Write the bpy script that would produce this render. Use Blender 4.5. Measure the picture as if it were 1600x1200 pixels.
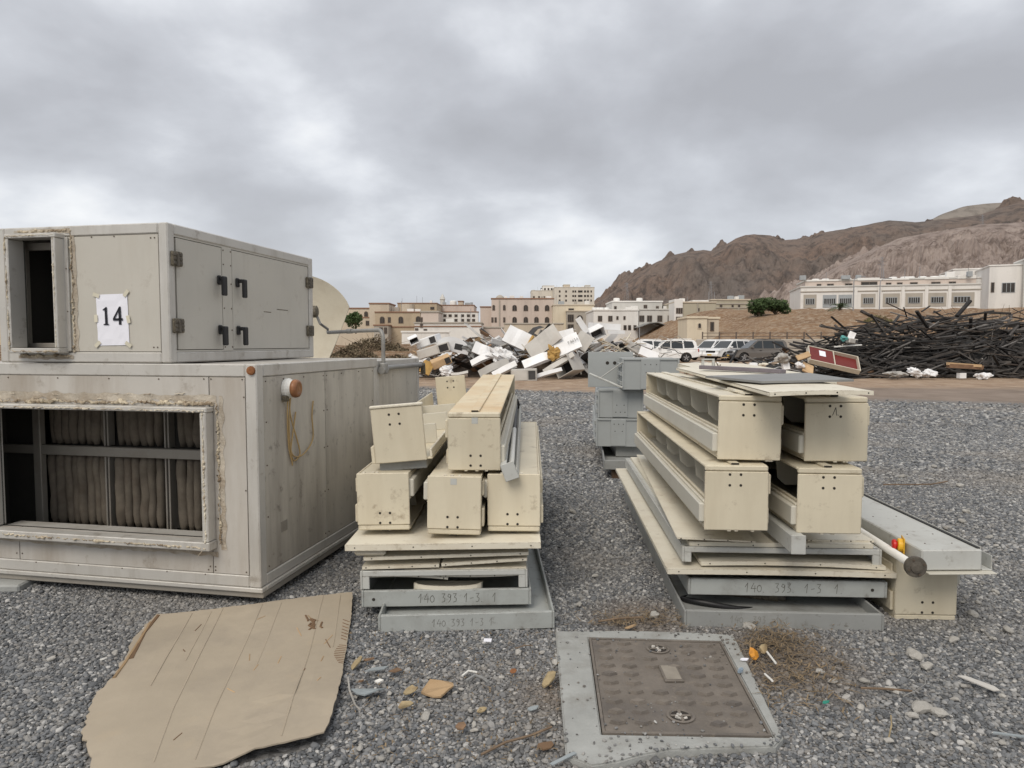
import bpy, bmesh, math, random
from mathutils import Vector, Matrix, Euler, noise
R = math.radians
random.seed(7)
for o in list(bpy.data.objects): bpy.data.objects.remove(o)
sc = bpy.context.scene
C = sc.collection

# ------------------------------------------------------------------ camera
FPX, HOR, CAMZ = 1090.0, 537.0, 1.5
PITCH = math.atan((600.0 - HOR) / FPX)
cd = bpy.data.cameras.new('camera'); cam = bpy.data.objects.new('camera', cd); C.objects.link(cam)
cam.location = (0, 0, CAMZ); cam.rotation_euler = (math.pi / 2 - PITCH, 0, 0)
cd.sensor_width = 36; cd.lens = 36 * FPX / 1600; cd.clip_start = .05; cd.clip_end = 6000
sc.camera = cam
def ray(px, py):
    u = (px - 800) / FPX; v = (py - 600) / FPX
    return Vector((u, math.cos(PITCH) - v * math.sin(PITCH), -math.sin(PITCH) - v * math.cos(PITCH)))
def at(px, py, Y):            # point of the place seen at that pixel of the photo, Y metres away
    d = ray(px, py); return Vector((0, 0, CAMZ)) + d * (Y / d.y)
def atz(px, py, z):           # the same on a level at height z
    d = ray(px, py); return Vector((0, 0, CAMZ)) + d * ((z - CAMZ) / d.z)

# ------------------------------------------------------------------ world, sun, exposure
SUN_EL, SUN_AZ = R(48), R(205)      # azimuth: clockwise from +Y
w = bpy.data.worlds.new('World'); sc.world = w; w.use_nodes = True
nt = w.node_tree; N = nt.nodes; L = nt.links; N.clear()
def nd(t, **k):
    n = N.new(t)
    for a, b in k.items(): setattr(n, a, b)
    return n
def mth(op, a, b=None, c=None):
    n = nd('ShaderNodeMath', operation=op)
    for i, x in enumerate((a, b, c)):
        if x is None: continue
        if isinstance(x, (int, float)): n.inputs[i].default_value = x
        else: L.new(x, n.inputs[i])
    return n.outputs[0]
tc = nd('ShaderNodeTexCoord'); sp = nd('ShaderNodeSeparateXYZ'); L.new(tc.outputs['Generated'], sp.inputs[0])
zc = mth('ADD', mth('MAXIMUM', sp.outputs[2], 0.0), 0.35)
cb = nd('ShaderNodeCombineXYZ')
L.new(mth('DIVIDE', sp.outputs[0], zc), cb.inputs[0]); L.new(mth('DIVIDE', sp.outputs[1], zc), cb.inputs[1]); cb.inputs[2].default_value = 13.3
n1 = nd('ShaderNodeTexNoise'); n1.inputs['Scale'].default_value = 1.8; n1.inputs['Detail'].default_value = 7; n1.inputs['Roughness'].default_value = .5; n1.inputs['Distortion'].default_value = .1
L.new(cb.outputs[0], n1.inputs['Vector'])
n2 = nd('ShaderNodeTexNoise'); n2.inputs['Scale'].default_value = .55; n2.inputs['Detail'].default_value = 3
mp = nd('ShaderNodeMapping'); mp.inputs['Location'].default_value = (7., 3., 8.); L.new(cb.outputs[0], mp.inputs[0]); L.new(mp.outputs[0], n2.inputs['Vector'])
dens = mth('ADD', mth('MULTIPLY', n1.outputs[0], .62), mth('MULTIPLY', n2.outputs[0], .38))
cr = nd('ShaderNodeValToRGB'); L.new(dens, cr.inputs[0])
e = cr.color_ramp.elements
e[0].position = .41; e[0].color = (.83, .84, .85, 1)
e[1].position = .635; e[1].color = (.37, .376, .40, 1)
for p, c in ((.465, (.66, .678, .712)), (.515, (.515, .53, .565)), (.575, (.425, .435, .465))):
    x = cr.color_ramp.elements.new(p); x.color = c + (1,)
sky = nd('ShaderNodeTexSky', sky_type='NISHITA'); sky.sun_disc = False; sky.sun_elevation = SUN_EL; sky.sun_rotation = SUN_AZ
sky.dust_density = 3
hz = mth('POWER', mth('SUBTRACT', 1.0, mth('MAXIMUM', sp.outputs[2], 0.0)), 7.0)      # thinner, brighter cloud low down
hm = nd('ShaderNodeMix', data_type='RGBA'); L.new(mth('MULTIPLY', hz, .55), hm.inputs[0]); L.new(cr.outputs[0], hm.inputs[6]); hm.inputs[7].default_value = (.61, .64, .675, 1)
sc10 = nd('ShaderNodeMix', data_type='RGBA', blend_type='MULTIPLY'); sc10.inputs[0].default_value = 1; L.new(hm.outputs[2], sc10.inputs[6]); sc10.inputs[7].default_value = (10, 10, 10, 1)
mxs = nd('ShaderNodeMix', data_type='RGBA'); mxs.inputs[0].default_value = .93; L.new(sky.outputs[0], mxs.inputs[6]); L.new(sc10.outputs[2], mxs.inputs[7])
bg = nd('ShaderNodeBackground'); bg.inputs[1].default_value = .1; L.new(mxs.outputs[2], bg.inputs[0])
wo = nd('ShaderNodeOutputWorld'); L.new(bg.outputs[0], wo.inputs[0])
sd = bpy.data.lights.new('sun', 'SUN'); sd.energy = 1.5; sd.angle = R(30); sd.color = (1, .915, .80)
so = bpy.data.objects.new('sun', sd); C.objects.link(so); so.rotation_euler = (math.pi / 2 - SUN_EL, 0, math.pi - SUN_AZ)
vs = sc.view_settings; vs.view_transform = 'Standard'; vs.look = 'None'; vs.gamma = 1; vs.exposure = 0.3

# ------------------------------------------------------------------ materials
M = {}
def mat(name, col, rough=.6, metal=0., var=.12, vs=3., dirt=None, damt=.5, ds=2.5, streak=False, bump=.15, bs=60., spec=.35, dlo=.5, dhi=.7, space='Object', rnd=0., d2=None, d2amt=.5, d2s=9., edge=None, eamt=.7):
    m = bpy.data.materials.new(name); m.use_nodes = True; t = m.node_tree; n = t.nodes; l = t.links
    b = n['Principled BSDF']; b.inputs['Roughness'].default_value = rough; b.inputs['Metallic'].default_value = metal
    b.inputs['Specular IOR Level'].default_value = spec
    tcn = n.new('ShaderNodeTexCoord'); oi = n.new('ShaderNodeObjectInfo')
    ad = n.new('ShaderNodeVectorMath'); ad.operation = 'MULTIPLY_ADD'; l.new(oi.outputs['Random'], ad.inputs[0]); ad.inputs[1].default_value = (37., 53., 71.)
    if space == 'World':
        g = n.new('ShaderNodeNewGeometry'); vec = g.outputs['Position']
    else:
        l.new(tcn.outputs['Object'], ad.inputs[2]); vec = ad.outputs[0]
    def nz(scale, detail=5, rough_=.6, st=False):
        x = n.new('ShaderNodeTexNoise'); x.inputs['Scale'].default_value = scale; x.inputs['Detail'].default_value = detail; x.inputs['Roughness'].default_value = rough_
        if st:
            mpn = n.new('ShaderNodeMapping'); mpn.inputs['Scale'].default_value = (1.6, 1.6, .22); l.new(vec, mpn.inputs[0]); l.new(mpn.outputs[0], x.inputs['Vector'])
        else: l.new(vec, x.inputs['Vector'])
        return x.outputs[0]
    def mix(f, a, c):
        x = n.new('ShaderNodeMix'); x.data_type = 'RGBA'
        if isinstance(f, float): x.inputs[0].default_value = f
        else: l.new(f, x.inputs[0])
        for i, q in ((6, a), (7, c)):
            if isinstance(q, tuple): x.inputs[i].default_value = q + (1,)
            else: l.new(q, x.inputs[i])
        return x.outputs[2]
    def ramp(f, lo, hi, amt):
        x = n.new('ShaderNodeMapRange'); x.inputs['From Min'].default_value = lo; x.inputs['From Max'].default_value = hi; x.inputs['To Max'].default_value = amt
        l.new(f, x.inputs[0]); return x.outputs[0]
    c = mix(ramp(nz(vs), .3, .7, 1.), tuple(max(0, q * (1 - var)) for q in col), tuple(min(1, q * (1 + var)) for q in col))
    if dirt: c = mix(ramp(nz(ds, 7, .65, streak), dlo, dhi, damt), c, dirt)
    if d2: c = mix(ramp(nz(d2s, 8, .7), .58, .7, d2amt), c, d2)
    if edge:                      # chipped and grubby along folded edges
        bv = n.new('ShaderNodeBevel'); bv.samples = 3; bv.inputs['Radius'].default_value = .007; g3 = n.new('ShaderNodeNewGeometry'); dt = n.new('ShaderNodeVectorMath'); dt.operation = 'DOT_PRODUCT'; l.new(bv.outputs[0], dt.inputs[0]); l.new(g3.outputs['True Normal'], dt.inputs[1])
        f1 = ramp(dt.outputs['Value'], .985, .86, 1.); f2 = ramp(nz(26, 6, .7), .44, .6, eamt); mm = n.new('ShaderNodeMath'); mm.operation = 'MULTIPLY'; l.new(f1, mm.inputs[0]); l.new(f2, mm.inputs[1]); c = mix(mm.outputs[0], c, edge)
    if rnd:
        hs = n.new('ShaderNodeHueSaturation'); l.new(c, hs.inputs['Color'])
        mr = n.new('ShaderNodeMapRange'); mr.inputs['To Min'].default_value = 1 - rnd; mr.inputs['To Max'].default_value = 1 + rnd; l.new(oi.outputs['Random'], mr.inputs[0]); l.new(mr.outputs[0], hs.inputs['Value'])
        c = hs.outputs[0]
    l.new(c, b.inputs['Base Color'])
    if bump:
        bn = n.new('ShaderNodeBump'); bn.inputs['Strength'].default_value = bump; bn.inputs['Distance'].default_value = .01; l.new(nz(bs, 6), bn.inputs['Height']); l.new(bn.outputs[0], b.inputs['Normal'])
    M[name] = m
    return m
CREAM = (.615, .555, .425)
mat('cream', CREAM, .5, var=.05, dirt=(.36, .29, .19), damt=.34, ds=3.2, dlo=.45, dhi=.8, streak=True, bump=.10, bs=9, d2=(.22, .16, .10), d2amt=.62, d2s=8, rnd=.06, edge=(.2, .15, .1))
mat('cream_light', (.68, .635, .525), .5, var=.05, dirt=(.42, .35, .25), damt=.5, ds=3, bump=.10, bs=9, d2=(.25, .19, .12), d2amt=.5, d2s=11, rnd=.05, edge=(.19, .13, .08), eamt=.85)
mat('cream_grey', (.57, .545, .47), .5, var=.05, dirt=(.36, .32, .26), damt=.3, ds=3, bump=.05, rnd=.04)
mat('cream_stained', (.66, .57, .40), .55, var=.06, dirt=(.55, .33, .13), damt=.6, ds=2.2, dlo=.42, dhi=.7, bump=.06, d2=(.3, .2, .1), d2amt=.35, d2s=7)
mat('grey', (.36, .375, .36), .5, var=.06, dirt=(.16, .15, .13), damt=.4, ds=4, bump=.06, d2=(.1, .08, .06), d2amt=.55, d2s=18, rnd=.05, edge=(.09, .07, .05), eamt=.8)
mat('grey_dirty', (.27, .275, .265), .6, var=.1, dirt=(.14, .125, .1), damt=.5, ds=5, bump=.1, d2=(.07, .05, .035), d2amt=.6, d2s=24)
mat('grey_light', (.47, .475, .45), .5, var=.05, dirt=(.28, .26, .22), damt=.35, ds=4, bump=.05, d2=(.14, .11, .08), d2amt=.5, d2s=16, edge=(.14, .11, .08))
mat('grey_blue', (.335, .35, .345), .5, var=.05, dirt=(.2, .2, .19), damt=.3, ds=3, bump=.05)
mat('alu_panel', (.49, .465, .425), .55, var=.07, vs=2, dirt=(.27, .22, .165), damt=.65, ds=2.2, dlo=.42, dhi=.72, streak=True, bump=.1, bs=30, d2=(.2, .16, .115), d2amt=.6, d2s=6)
mat('alu_side', (.51, .475, .41), .55, var=.08, vs=2, dirt=(.23, .205, .175), damt=.6, ds=2.3, dlo=.46, dhi=.66, streak=True, bump=.08, bs=30, d2=(.13, .115, .1), d2amt=.6, d2s=11)
mat('alu_clean', (.50, .475, .42), .5, var=.05, vs=2, dirt=(.33, .29, .235), damt=.4, ds=1.7, streak=True, bump=.05, bs=30, d2=(.25, .21, .16), d2amt=.3, d2s=8)
mat('alu_frame', (.55, .53, .49), .42, metal=.25, var=.06, dirt=(.3, .265, .215), damt=.42, ds=3.5, streak=True, bump=.06, d2=(.24, .205, .16), d2amt=.6, d2s=8, edge=(.2, .165, .12))
mat('alu_inner', (.33, .305, .265), .5, metal=.2, var=.08, dirt=(.17, .14, .11), damt=.5, ds=3)
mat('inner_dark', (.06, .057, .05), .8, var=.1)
mat('sealant', (.56, .49, .37), .9, var=.3, vs=14, dirt=(.17, .115, .07), damt=.85, ds=11, dlo=.42, dhi=.6, bump=.8, bs=40)
mat('sealant_pale', (.68, .62, .5), .85, var=.2, vs=14, dirt=(.26, .18, .11), damt=.7, ds=14, dlo=.48, dhi=.62, bump=.7, bs=45)
mat('residue', (.46, .415, .345), .9, var=.25, vs=9, dirt=(.31, .25, .185), damt=.8, ds=7, dlo=.4, dhi=.62, bump=.7, bs=60, d2=(.55, .5, .42), d2amt=.8, d2s=16)
mat('filter', (.17, .145, .115), .95, var=.25, vs=8, dirt=(.13, .1, .075), damt=.6, ds=5, bump=.5, bs=30, spec=.1)
mat('rubber', (.02, .02, .02), .6, var=.2, bump=.1)
mat('black_plastic', (.018, .018, .019), .45, var=.2, bump=.03)
mat('hinge', (.10, .085, .06), .55, var=.3, vs=40, dirt=(.3, .26, .19), damt=.7, ds=60, bump=.4, bs=90)
mat('gap', (.035, .03, .025), .9, var=.1, bump=0)
mat('screw', (.13, .1, .075), .5, metal=.4, var=.2, bump=0)
mat('rust', (.24, .1, .04), .85, var=.3, vs=20, dirt=(.09, .04, .02), damt=.7, ds=15, bump=.5)
mat('paper', (.80, .80, .86), .7, var=.015, bump=.03, bs=20)
mat('tape', (.62, .58, .46), .4, var=.1, bump=.05)
mat('ink', (.012, .012, .018), .6, var=0, bump=0)
mat('pencil', (.10, .095, .08), .7, var=.2, bump=0); mat('pencil_faint', (.2, .195, .18), .7, var=.3, bump=0)
mat('white_plastic', (.74, .73, .69), .4, var=.04, dirt=(.5, .45, .35), damt=.3)
mat('amber', (.27, .12, .055), .35, var=.25, vs=20, dirt=(.45, .26, .1), damt=.5, ds=14)
mat('wire', (.42, .29, .13), .6, var=.15)
mat('pipe', (.27, .265, .25), .5, metal=.25, var=.15, dirt=(.13, .1, .08), damt=.5, ds=9)
mat('dish', (.62, .565, .45), .55, var=.05, dirt=(.42, .34, .24), damt=.35, ds=2.5)
mat('card', (.375, .32, .245), .9, var=.1, vs=2, dirt=(.29, .25, .2), damt=.7, ds=1.6, bump=.12, bs=25, spec=.15, d2=(.42, .34, .24), d2amt=.4, d2s=5)
mat('card_dark', (.17, .105, .06), .9, var=.2)
mat('concrete', (.33, .335, .32), .9, var=.15, vs=4, dirt=(.2, .19, .17), damt=.65, ds=5, bump=.35, bs=70, d2=(.45, .45, .43), d2amt=.5, d2s=20, spec=.2)
mat('iron', (.172, .15, .128), .75, metal=.1, var=.25, vs=5, dirt=(.11, .1, .095), damt=.75, ds=3, bump=.45, bs=60, d2=(.28, .235, .185), d2amt=.5, d2s=14)
mat('iron_pale', (.27, .24, .2), .8, var=.2, vs=9, bump=.2)
mat('red_knob', (.55, .02, .015), .35, var=.03, bump=0)
mat('yellow', (.75, .43, .03), .4, var=.05, bump=0)
mat('flange', (.12, .105, .085), .6, metal=.3, var=.3, vs=30, bump=.3)
mat('wood_grey', (.17, .15, .165), .7, var=.12, vs=6, dirt=(.1, .085, .09), damt=.5, ds=8)
mat('slate', (.235, .235, .228), .5, var=.1, vs=5, dirt=(.12, .12, .12), damt=.4, ds=5)
mat('block_wood', (.11, .07, .045), .9, var=.3, vs=9, bump=.5)
mat('white_scrap', (.80, .80, .80), .5, var=.05, dirt=(.45, .41, .35), damt=.4, ds=1.5, bump=.05, rnd=.12)
mat('grey_scrap', (.46, .44, .405), .6, var=.1, dirt=(.26, .22, .18), damt=.5, ds=1.5, bump=.1, rnd=.25)
mat('dark_scrap', (.045, .043, .042), .7, var=.3, bump=.2, rnd=.4)
mat('brown_scrap', (.21, .125, .075), .85, var=.25, vs=4, bump=.2, rnd=.4)
mat('tan_scrap', (.42, .29, .165), .85, var=.15, vs=4, bump=.2, rnd=.25)
mat('foam', (.42, .26, .085), .9, var=.2, vs=8, bump=.6)
mat('teal', (.10, .33, .31), .5, var=.1)
mat('plank', (.028, .026, .025), .75, var=.35, vs=5, dirt=(.11, .095, .08), damt=.55, ds=3, dlo=.5, dhi=.75, bump=.4, bs=30, rnd=.55)
mat('plank_mix', (.06, .054, .05), .8, var=.6, vs=1.4, dirt=(.18, .16, .14), damt=.7, ds=.9, dlo=.52, dhi=.7, bump=.3)
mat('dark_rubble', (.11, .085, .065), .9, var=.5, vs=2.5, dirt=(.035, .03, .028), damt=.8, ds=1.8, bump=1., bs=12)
mat('plank_brown', (.055, .043, .035), .8, var=.4, vs=5, bump=.4, bs=30, rnd=.5)
mat('plank_grey', (.16, .15, .14), .75, var=.3, vs=5, bump=.3, rnd=.4)
mat('maroon', (.15, .022, .018), .5, var=.1, bump=.05)
mat('strut', (.58, .53, .43), .5, var=.1, rnd=.1)
mat('car_white', (.78, .78, .77), .22, var=.02, bump=0, spec=.5)
mat('car_grey', (.165, .15, .135), .3, metal=.35, var=.03, bump=0, spec=.5)
mat('glass', (.025, .03, .033), .06, var=.1, bump=0, spec=.6)
mat('rim', (.42, .42, .42), .35, metal=.6, var=.05, bump=0)
mat('lamp_clear', (.6, .62, .62), .15, var=.05, bump=0)
mat('lamp_red', (.4, .03, .02), .2, var=.05, bump=0)
mat('number_plate', (.62, .42, .06), .5, var=.02, bump=0)
mat('leaf', (.055, .085, .03), .7, var=.4, vs=2.2, bump=0, spec=.2)
mat('palm_leaf', (.075, .1, .05), .7, var=.3, vs=2, bump=0)
mat('bark', (.13, .1, .07), .9, var=.25, vs=6, bump=.5)
mat('scrub', (.145, .115, .075), .95, var=.4, vs=1.5, bump=0, spec=.1)
mat('scrub_green', (.145, .13, .06), .95, var=.35, vs=1.5, bump=0, spec=.1)
mat('straw', (.20, .15, .095), .9, var=.4, vs=12, bump=0, spec=.15)
mat('dry_leaf', (.33, .26, .15), .8, var=.3, vs=20, dirt=(.2, .12, .06), damt=.5, ds=30)
mat('dry_leaf_brown', (.2, .125, .075), .8, var=.3, vs=20)
mat('orange_wrap', (.50, .22, .03), .4, var=.3, vs=25)
mat('green_bit', (.03, .23, .17), .5, var=.1)
mat('blue_bit', (.2, .25, .3), .5, var=.1)
mat('pale_stone', (.37, .355, .325), .85, var=.2, vs=12, dirt=(.32, .29, .25), damt=.5, ds=10, bump=.3, rnd=.2)
mat('twig', (.17, .12, .08), .9, var=.3, vs=20)
mat('scrap_sheet', (.27, .30, .31), .5, var=.1, vs=9)
# buildings
for nm, c in (('b_tan', (.44, .36, .26)), ('b_beige', (.54, .47, .375)), ('b_pink', (.57, .485, .425)), ('b_white', (.72, .70, .665)), ('b_grey', (.55, .535, .50)),
              ('b_olive', (.42, .385, .30)), ('b_cream', (.66, .585, .455)), ('b_far', (.60, .56, .49)), ('b_trim', (.27, .165, .115)), ('b_stone', (.40, .365, .315)), ('b_yellow', (.62, .52, .30))):
    mat(nm, c, .85, var=.04, vs=.25, dirt=tuple(q * .72 for q in c), damt=.55, ds=.3, streak=True, bump=0, spec=.2, d2=tuple(q * .6 for q in c), d2amt=.35, d2s=.5)
mat('pane', (.045, .04, .035), .25, var=.3, vs=.7, bump=0)
mat('frame_dark', (.13, .10, .08), .6, var=.1, bump=0)
mat('frame_grey', (.33, .35, .36), .6, var=.1, bump=0)
mat('tank', (.78, .77, .74), .5, var=.03, bump=0)
mat('steel', (.30, .30, .31), .6, metal=.2, var=.1, bump=0)

# ------------------------------------------------------------------ mesh helpers
class MB:
    def __init__(s): s.v = []; s.f = []; s.m = Matrix.Identity(4)
    def add(s, vs_, fs):
        b = len(s.v); s.v += [tuple(s.m @ Vector(p)) for p in vs_]; s.f += [tuple(b + i for i in f) for f in fs]; return s
    def box(s, x0, x1, y0, y1, z0, z1, c=0.):
        if c <= 0:
            return s.add([(x0, y0, z0), (x1, y0, z0), (x1, y1, z0), (x0, y1, z0), (x0, y0, z1), (x1, y0, z1), (x1, y1, z1), (x0, y1, z1)],
                         [(3, 2, 1, 0), (4, 5, 6, 7), (0, 1, 5, 4), (1, 2, 6, 5), (2, 3, 7, 6), (3, 0, 4, 7)])
        c = min(c, (x1 - x0) * .45, (y1 - y0) * .45, (z1 - z0) * .45)
        X, Y, Z = (x0, x1), (y0, y1), (z0, z1); vs_ = []; ix = {}
        for i in (0, 1):
            for j in (0, 1):
                for k in (0, 1):
                    sx, sy, sz = (1 - 2 * i) * c, (1 - 2 * j) * c, (1 - 2 * k) * c
                    for a, q in enumerate(((X[i], Y[j] + sy, Z[k] + sz), (X[i] + sx, Y[j], Z[k] + sz), (X[i] + sx, Y[j] + sy, Z[k]))):
                        ix[i, j, k, a] = len(vs_); vs_.append(q)
        fs = []; ctr = Vector(((x0 + x1) / 2, (y0 + y1) / 2, (z0 + z1) / 2))
        for i in (0, 1):
            fs.append([ix[i, 0, 0, 0], ix[i, 1, 0, 0], ix[i, 1, 1, 0], ix[i, 0, 1, 0]])
            fs.append([ix[0, i, 0, 1], ix[1, i, 0, 1], ix[1, i, 1, 1], ix[0, i, 1, 1]])
            fs.append([ix[0, 0, i, 2], ix[1, 0, i, 2], ix[1, 1, i, 2], ix[0, 1, i, 2]])
            for j in (0, 1):
                fs.append([ix[i, j, 0, 0], ix[i, j, 1, 0], ix[i, j, 1, 1], ix[i, j, 0, 1]])
                fs.append([ix[i, 0, j, 0], ix[i, 1, j, 0], ix[i, 1, j, 2], ix[i, 0, j, 2]])
                fs.append([ix[0, i, j, 1], ix[1, i, j, 1], ix[1, i, j, 2], ix[0, i, j, 2]])
                for k in (0, 1): fs.append([ix[i, j, k, 0], ix[i, j, k, 1], ix[i, j, k, 2]])
        for f in fs:
            a, b, d = (Vector(vs_[q]) for q in f[:3]); mid = sum((Vector(vs_[q]) for q in f), Vector()) / len(f)
            if (b - a).cross(d - a).dot(mid - ctr) < 0: f.reverse()
        return s.add(vs_, fs)
    def prism(s, pts, a0, a1, ax='y'):     # polygon in the two other axes, extruded along ax
        n = len(pts); mk = {'y': lambda p, a: (p[0], a, p[1]), 'x': lambda p, a: (a, p[0], p[1]), 'z': lambda p, a: (p[0], p[1], a)}[ax]
        return s.add([mk(p, a0) for p in pts] + [mk(p, a1) for p in pts],
                     [tuple(range(n)), tuple(range(2 * n - 1, n - 1, -1))] + [(i, i + n, (i + 1) % n + n, (i + 1) % n) for i in range(n)])
    def tube(s, pts, r, n=8, cap=True):
        pts = [Vector(p) for p in pts]; vs_ = []; fs = []; up = None; k = len(pts)
        for i, p in enumerate(pts):
            d = (pts[min(i + 1, k - 1)] - pts[max(i - 1, 0)]).normalized()
            if up is None: up = d.orthogonal().normalized()
            else: up = (up - d * up.dot(d)).normalized()
            sd_ = d.cross(up); rr = r[i] if isinstance(r, (list, tuple)) else r
            for j in range(n):
                a = 2 * math.pi * j / n; vs_.append(p + (up * math.cos(a) + sd_ * math.sin(a)) * rr)
        for i in range(k - 1):
            for j in range(n):
                fs.append((i * n + j, i * n + (j + 1) % n, (i + 1) * n + (j + 1) % n, (i + 1) * n + j))
        if cap: fs += [tuple(range(n - 1, -1, -1)), tuple(range((k - 1) * n, k * n))]
        return s.add(vs_, fs)
    def lathe(s, prof, n=16, ax='z'):      # prof: (r, h)
        vs_ = []; fs = []
        for r_, h in prof:
            for j in range(n):
                a = 2 * math.pi * j / n; x, y = r_ * math.cos(a), r_ * math.sin(a)
                vs_.append({'z': (x, y, h), 'y': (x, h, y), 'x': (h, x, y)}[ax])
        for i in range(len(prof) - 1):
            for j in range(n): fs.append((i * n + j, i * n + (j + 1) % n, (i + 1) * n + (j + 1) % n, (i + 1) * n + j))
        fs += [tuple(range(n - 1, -1, -1)), tuple(range((len(prof) - 1) * n, len(prof) * n))]
        return s.add(vs_, fs)
    def mesh(s, name, smooth=False, fix=True):
        me = bpy.data.meshes.new(name); me.from_pydata(s.v, [], s.f)
        if fix:
            bm = bmesh.new(); bm.from_mesh(me); bmesh.ops.recalc_face_normals(bm, faces=bm.faces); bm.to_mesh(me); bm.free()
        if smooth: me.polygons.foreach_set('use_smooth', [True] * len(me.polygons))
        return me
    def build(s, name, m, parent=None, smooth=False, fix=True):
        me = s.mesh(name, smooth, fix); me.materials.append(M[m] if isinstance(m, str) else m)
        return link(name, me, parent)
def link(name, me, parent=None):
    o = bpy.data.objects.new(name, me); C.objects.link(o)
    if parent: o.parent = parent
    return o
def tag(o, label=None, cat=None, group=None, kind=None):
    if label: o['label'] = label
    if cat: o['category'] = cat
    if group: o['group'] = group
    if kind: o['kind'] = kind
    return o
def thing(name, label, cat, loc=(0, 0, 0), rot=(0, 0, 0), group=None):
    o = bpy.data.objects.new(name, None); C.objects.link(o); o.location = loc; o.rotation_euler = tuple(R(a) for a in rot); o.empty_display_size = .1
    return tag(o, label, cat, group, 'thing')
def bx(name, m, parent, x0, x1, y0, y1, z0, z1, c=.003):
    return MB().box(x0, x1, y0, y1, z0, z1, c).build(name, m, parent, fix=False)
def fr(a, b): return random.uniform(a, b)
STROKE = {'1': [[(0, .55), (.28, 1), (.2, 0)]], '4': [[(.3, 1), (0, .38), (.55, .42)], [(.42, .72), (.36, 0)]],
          '0': [[(.25, .8), (.05, .6), (.03, .25), (.2, .02), (.42, .15), (.47, .5), (.32, .78), (.2, .7)]],
          '3': [[(.05, .95), (.4, .97), (.18, .58), (.4, .42), (.34, .1), (.05, .03)]],
          '9': [[(.42, .8), (.2, .95), (.08, .68), (.3, .52), (.42, .8), (.38, .3), (.15, 0)]], '-': [[(.05, .42), (.4, .48)]], '.': [[(.02, .06), (.08, .0)]],
          '"': [[(.1, 1.15), (.14, 1.02)], [(.24, 1.15), (.28, 1.02)]], 'A': [[(0, 0), (.38, 1), (.5, 0)]]}
def script_text(txt, h, x0, z0, y, wd, parent, m='pencil', name='lettering', adv=.62):
    b = MB(); x = x0
    for ch in txt:
        if ch == '"': x -= adv * h
        for st in STROKE.get(ch, []):
            for (a, c), (d, e_) in zip(st, st[1:]):
                p = Vector((x + a * h, 0, z0 + c * h)); q = Vector((x + d * h, 0, z0 + e_ * h)); t = (q - p).normalized() * wd; nn = Vector((-t.z, 0, t.x))
                b.add([(p - t * .4 - nn).to_tuple(), (q + t * .4 - nn).to_tuple(), (q + t * .4 + nn).to_tuple(), (p - t * .4 + nn).to_tuple()], [(0, 1, 2, 3)])
        x += adv * h
    b.v = [(vx, y, vz) for vx, vy, vz in b.v]
    return b.build(name, m, parent, fix=False)
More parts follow.
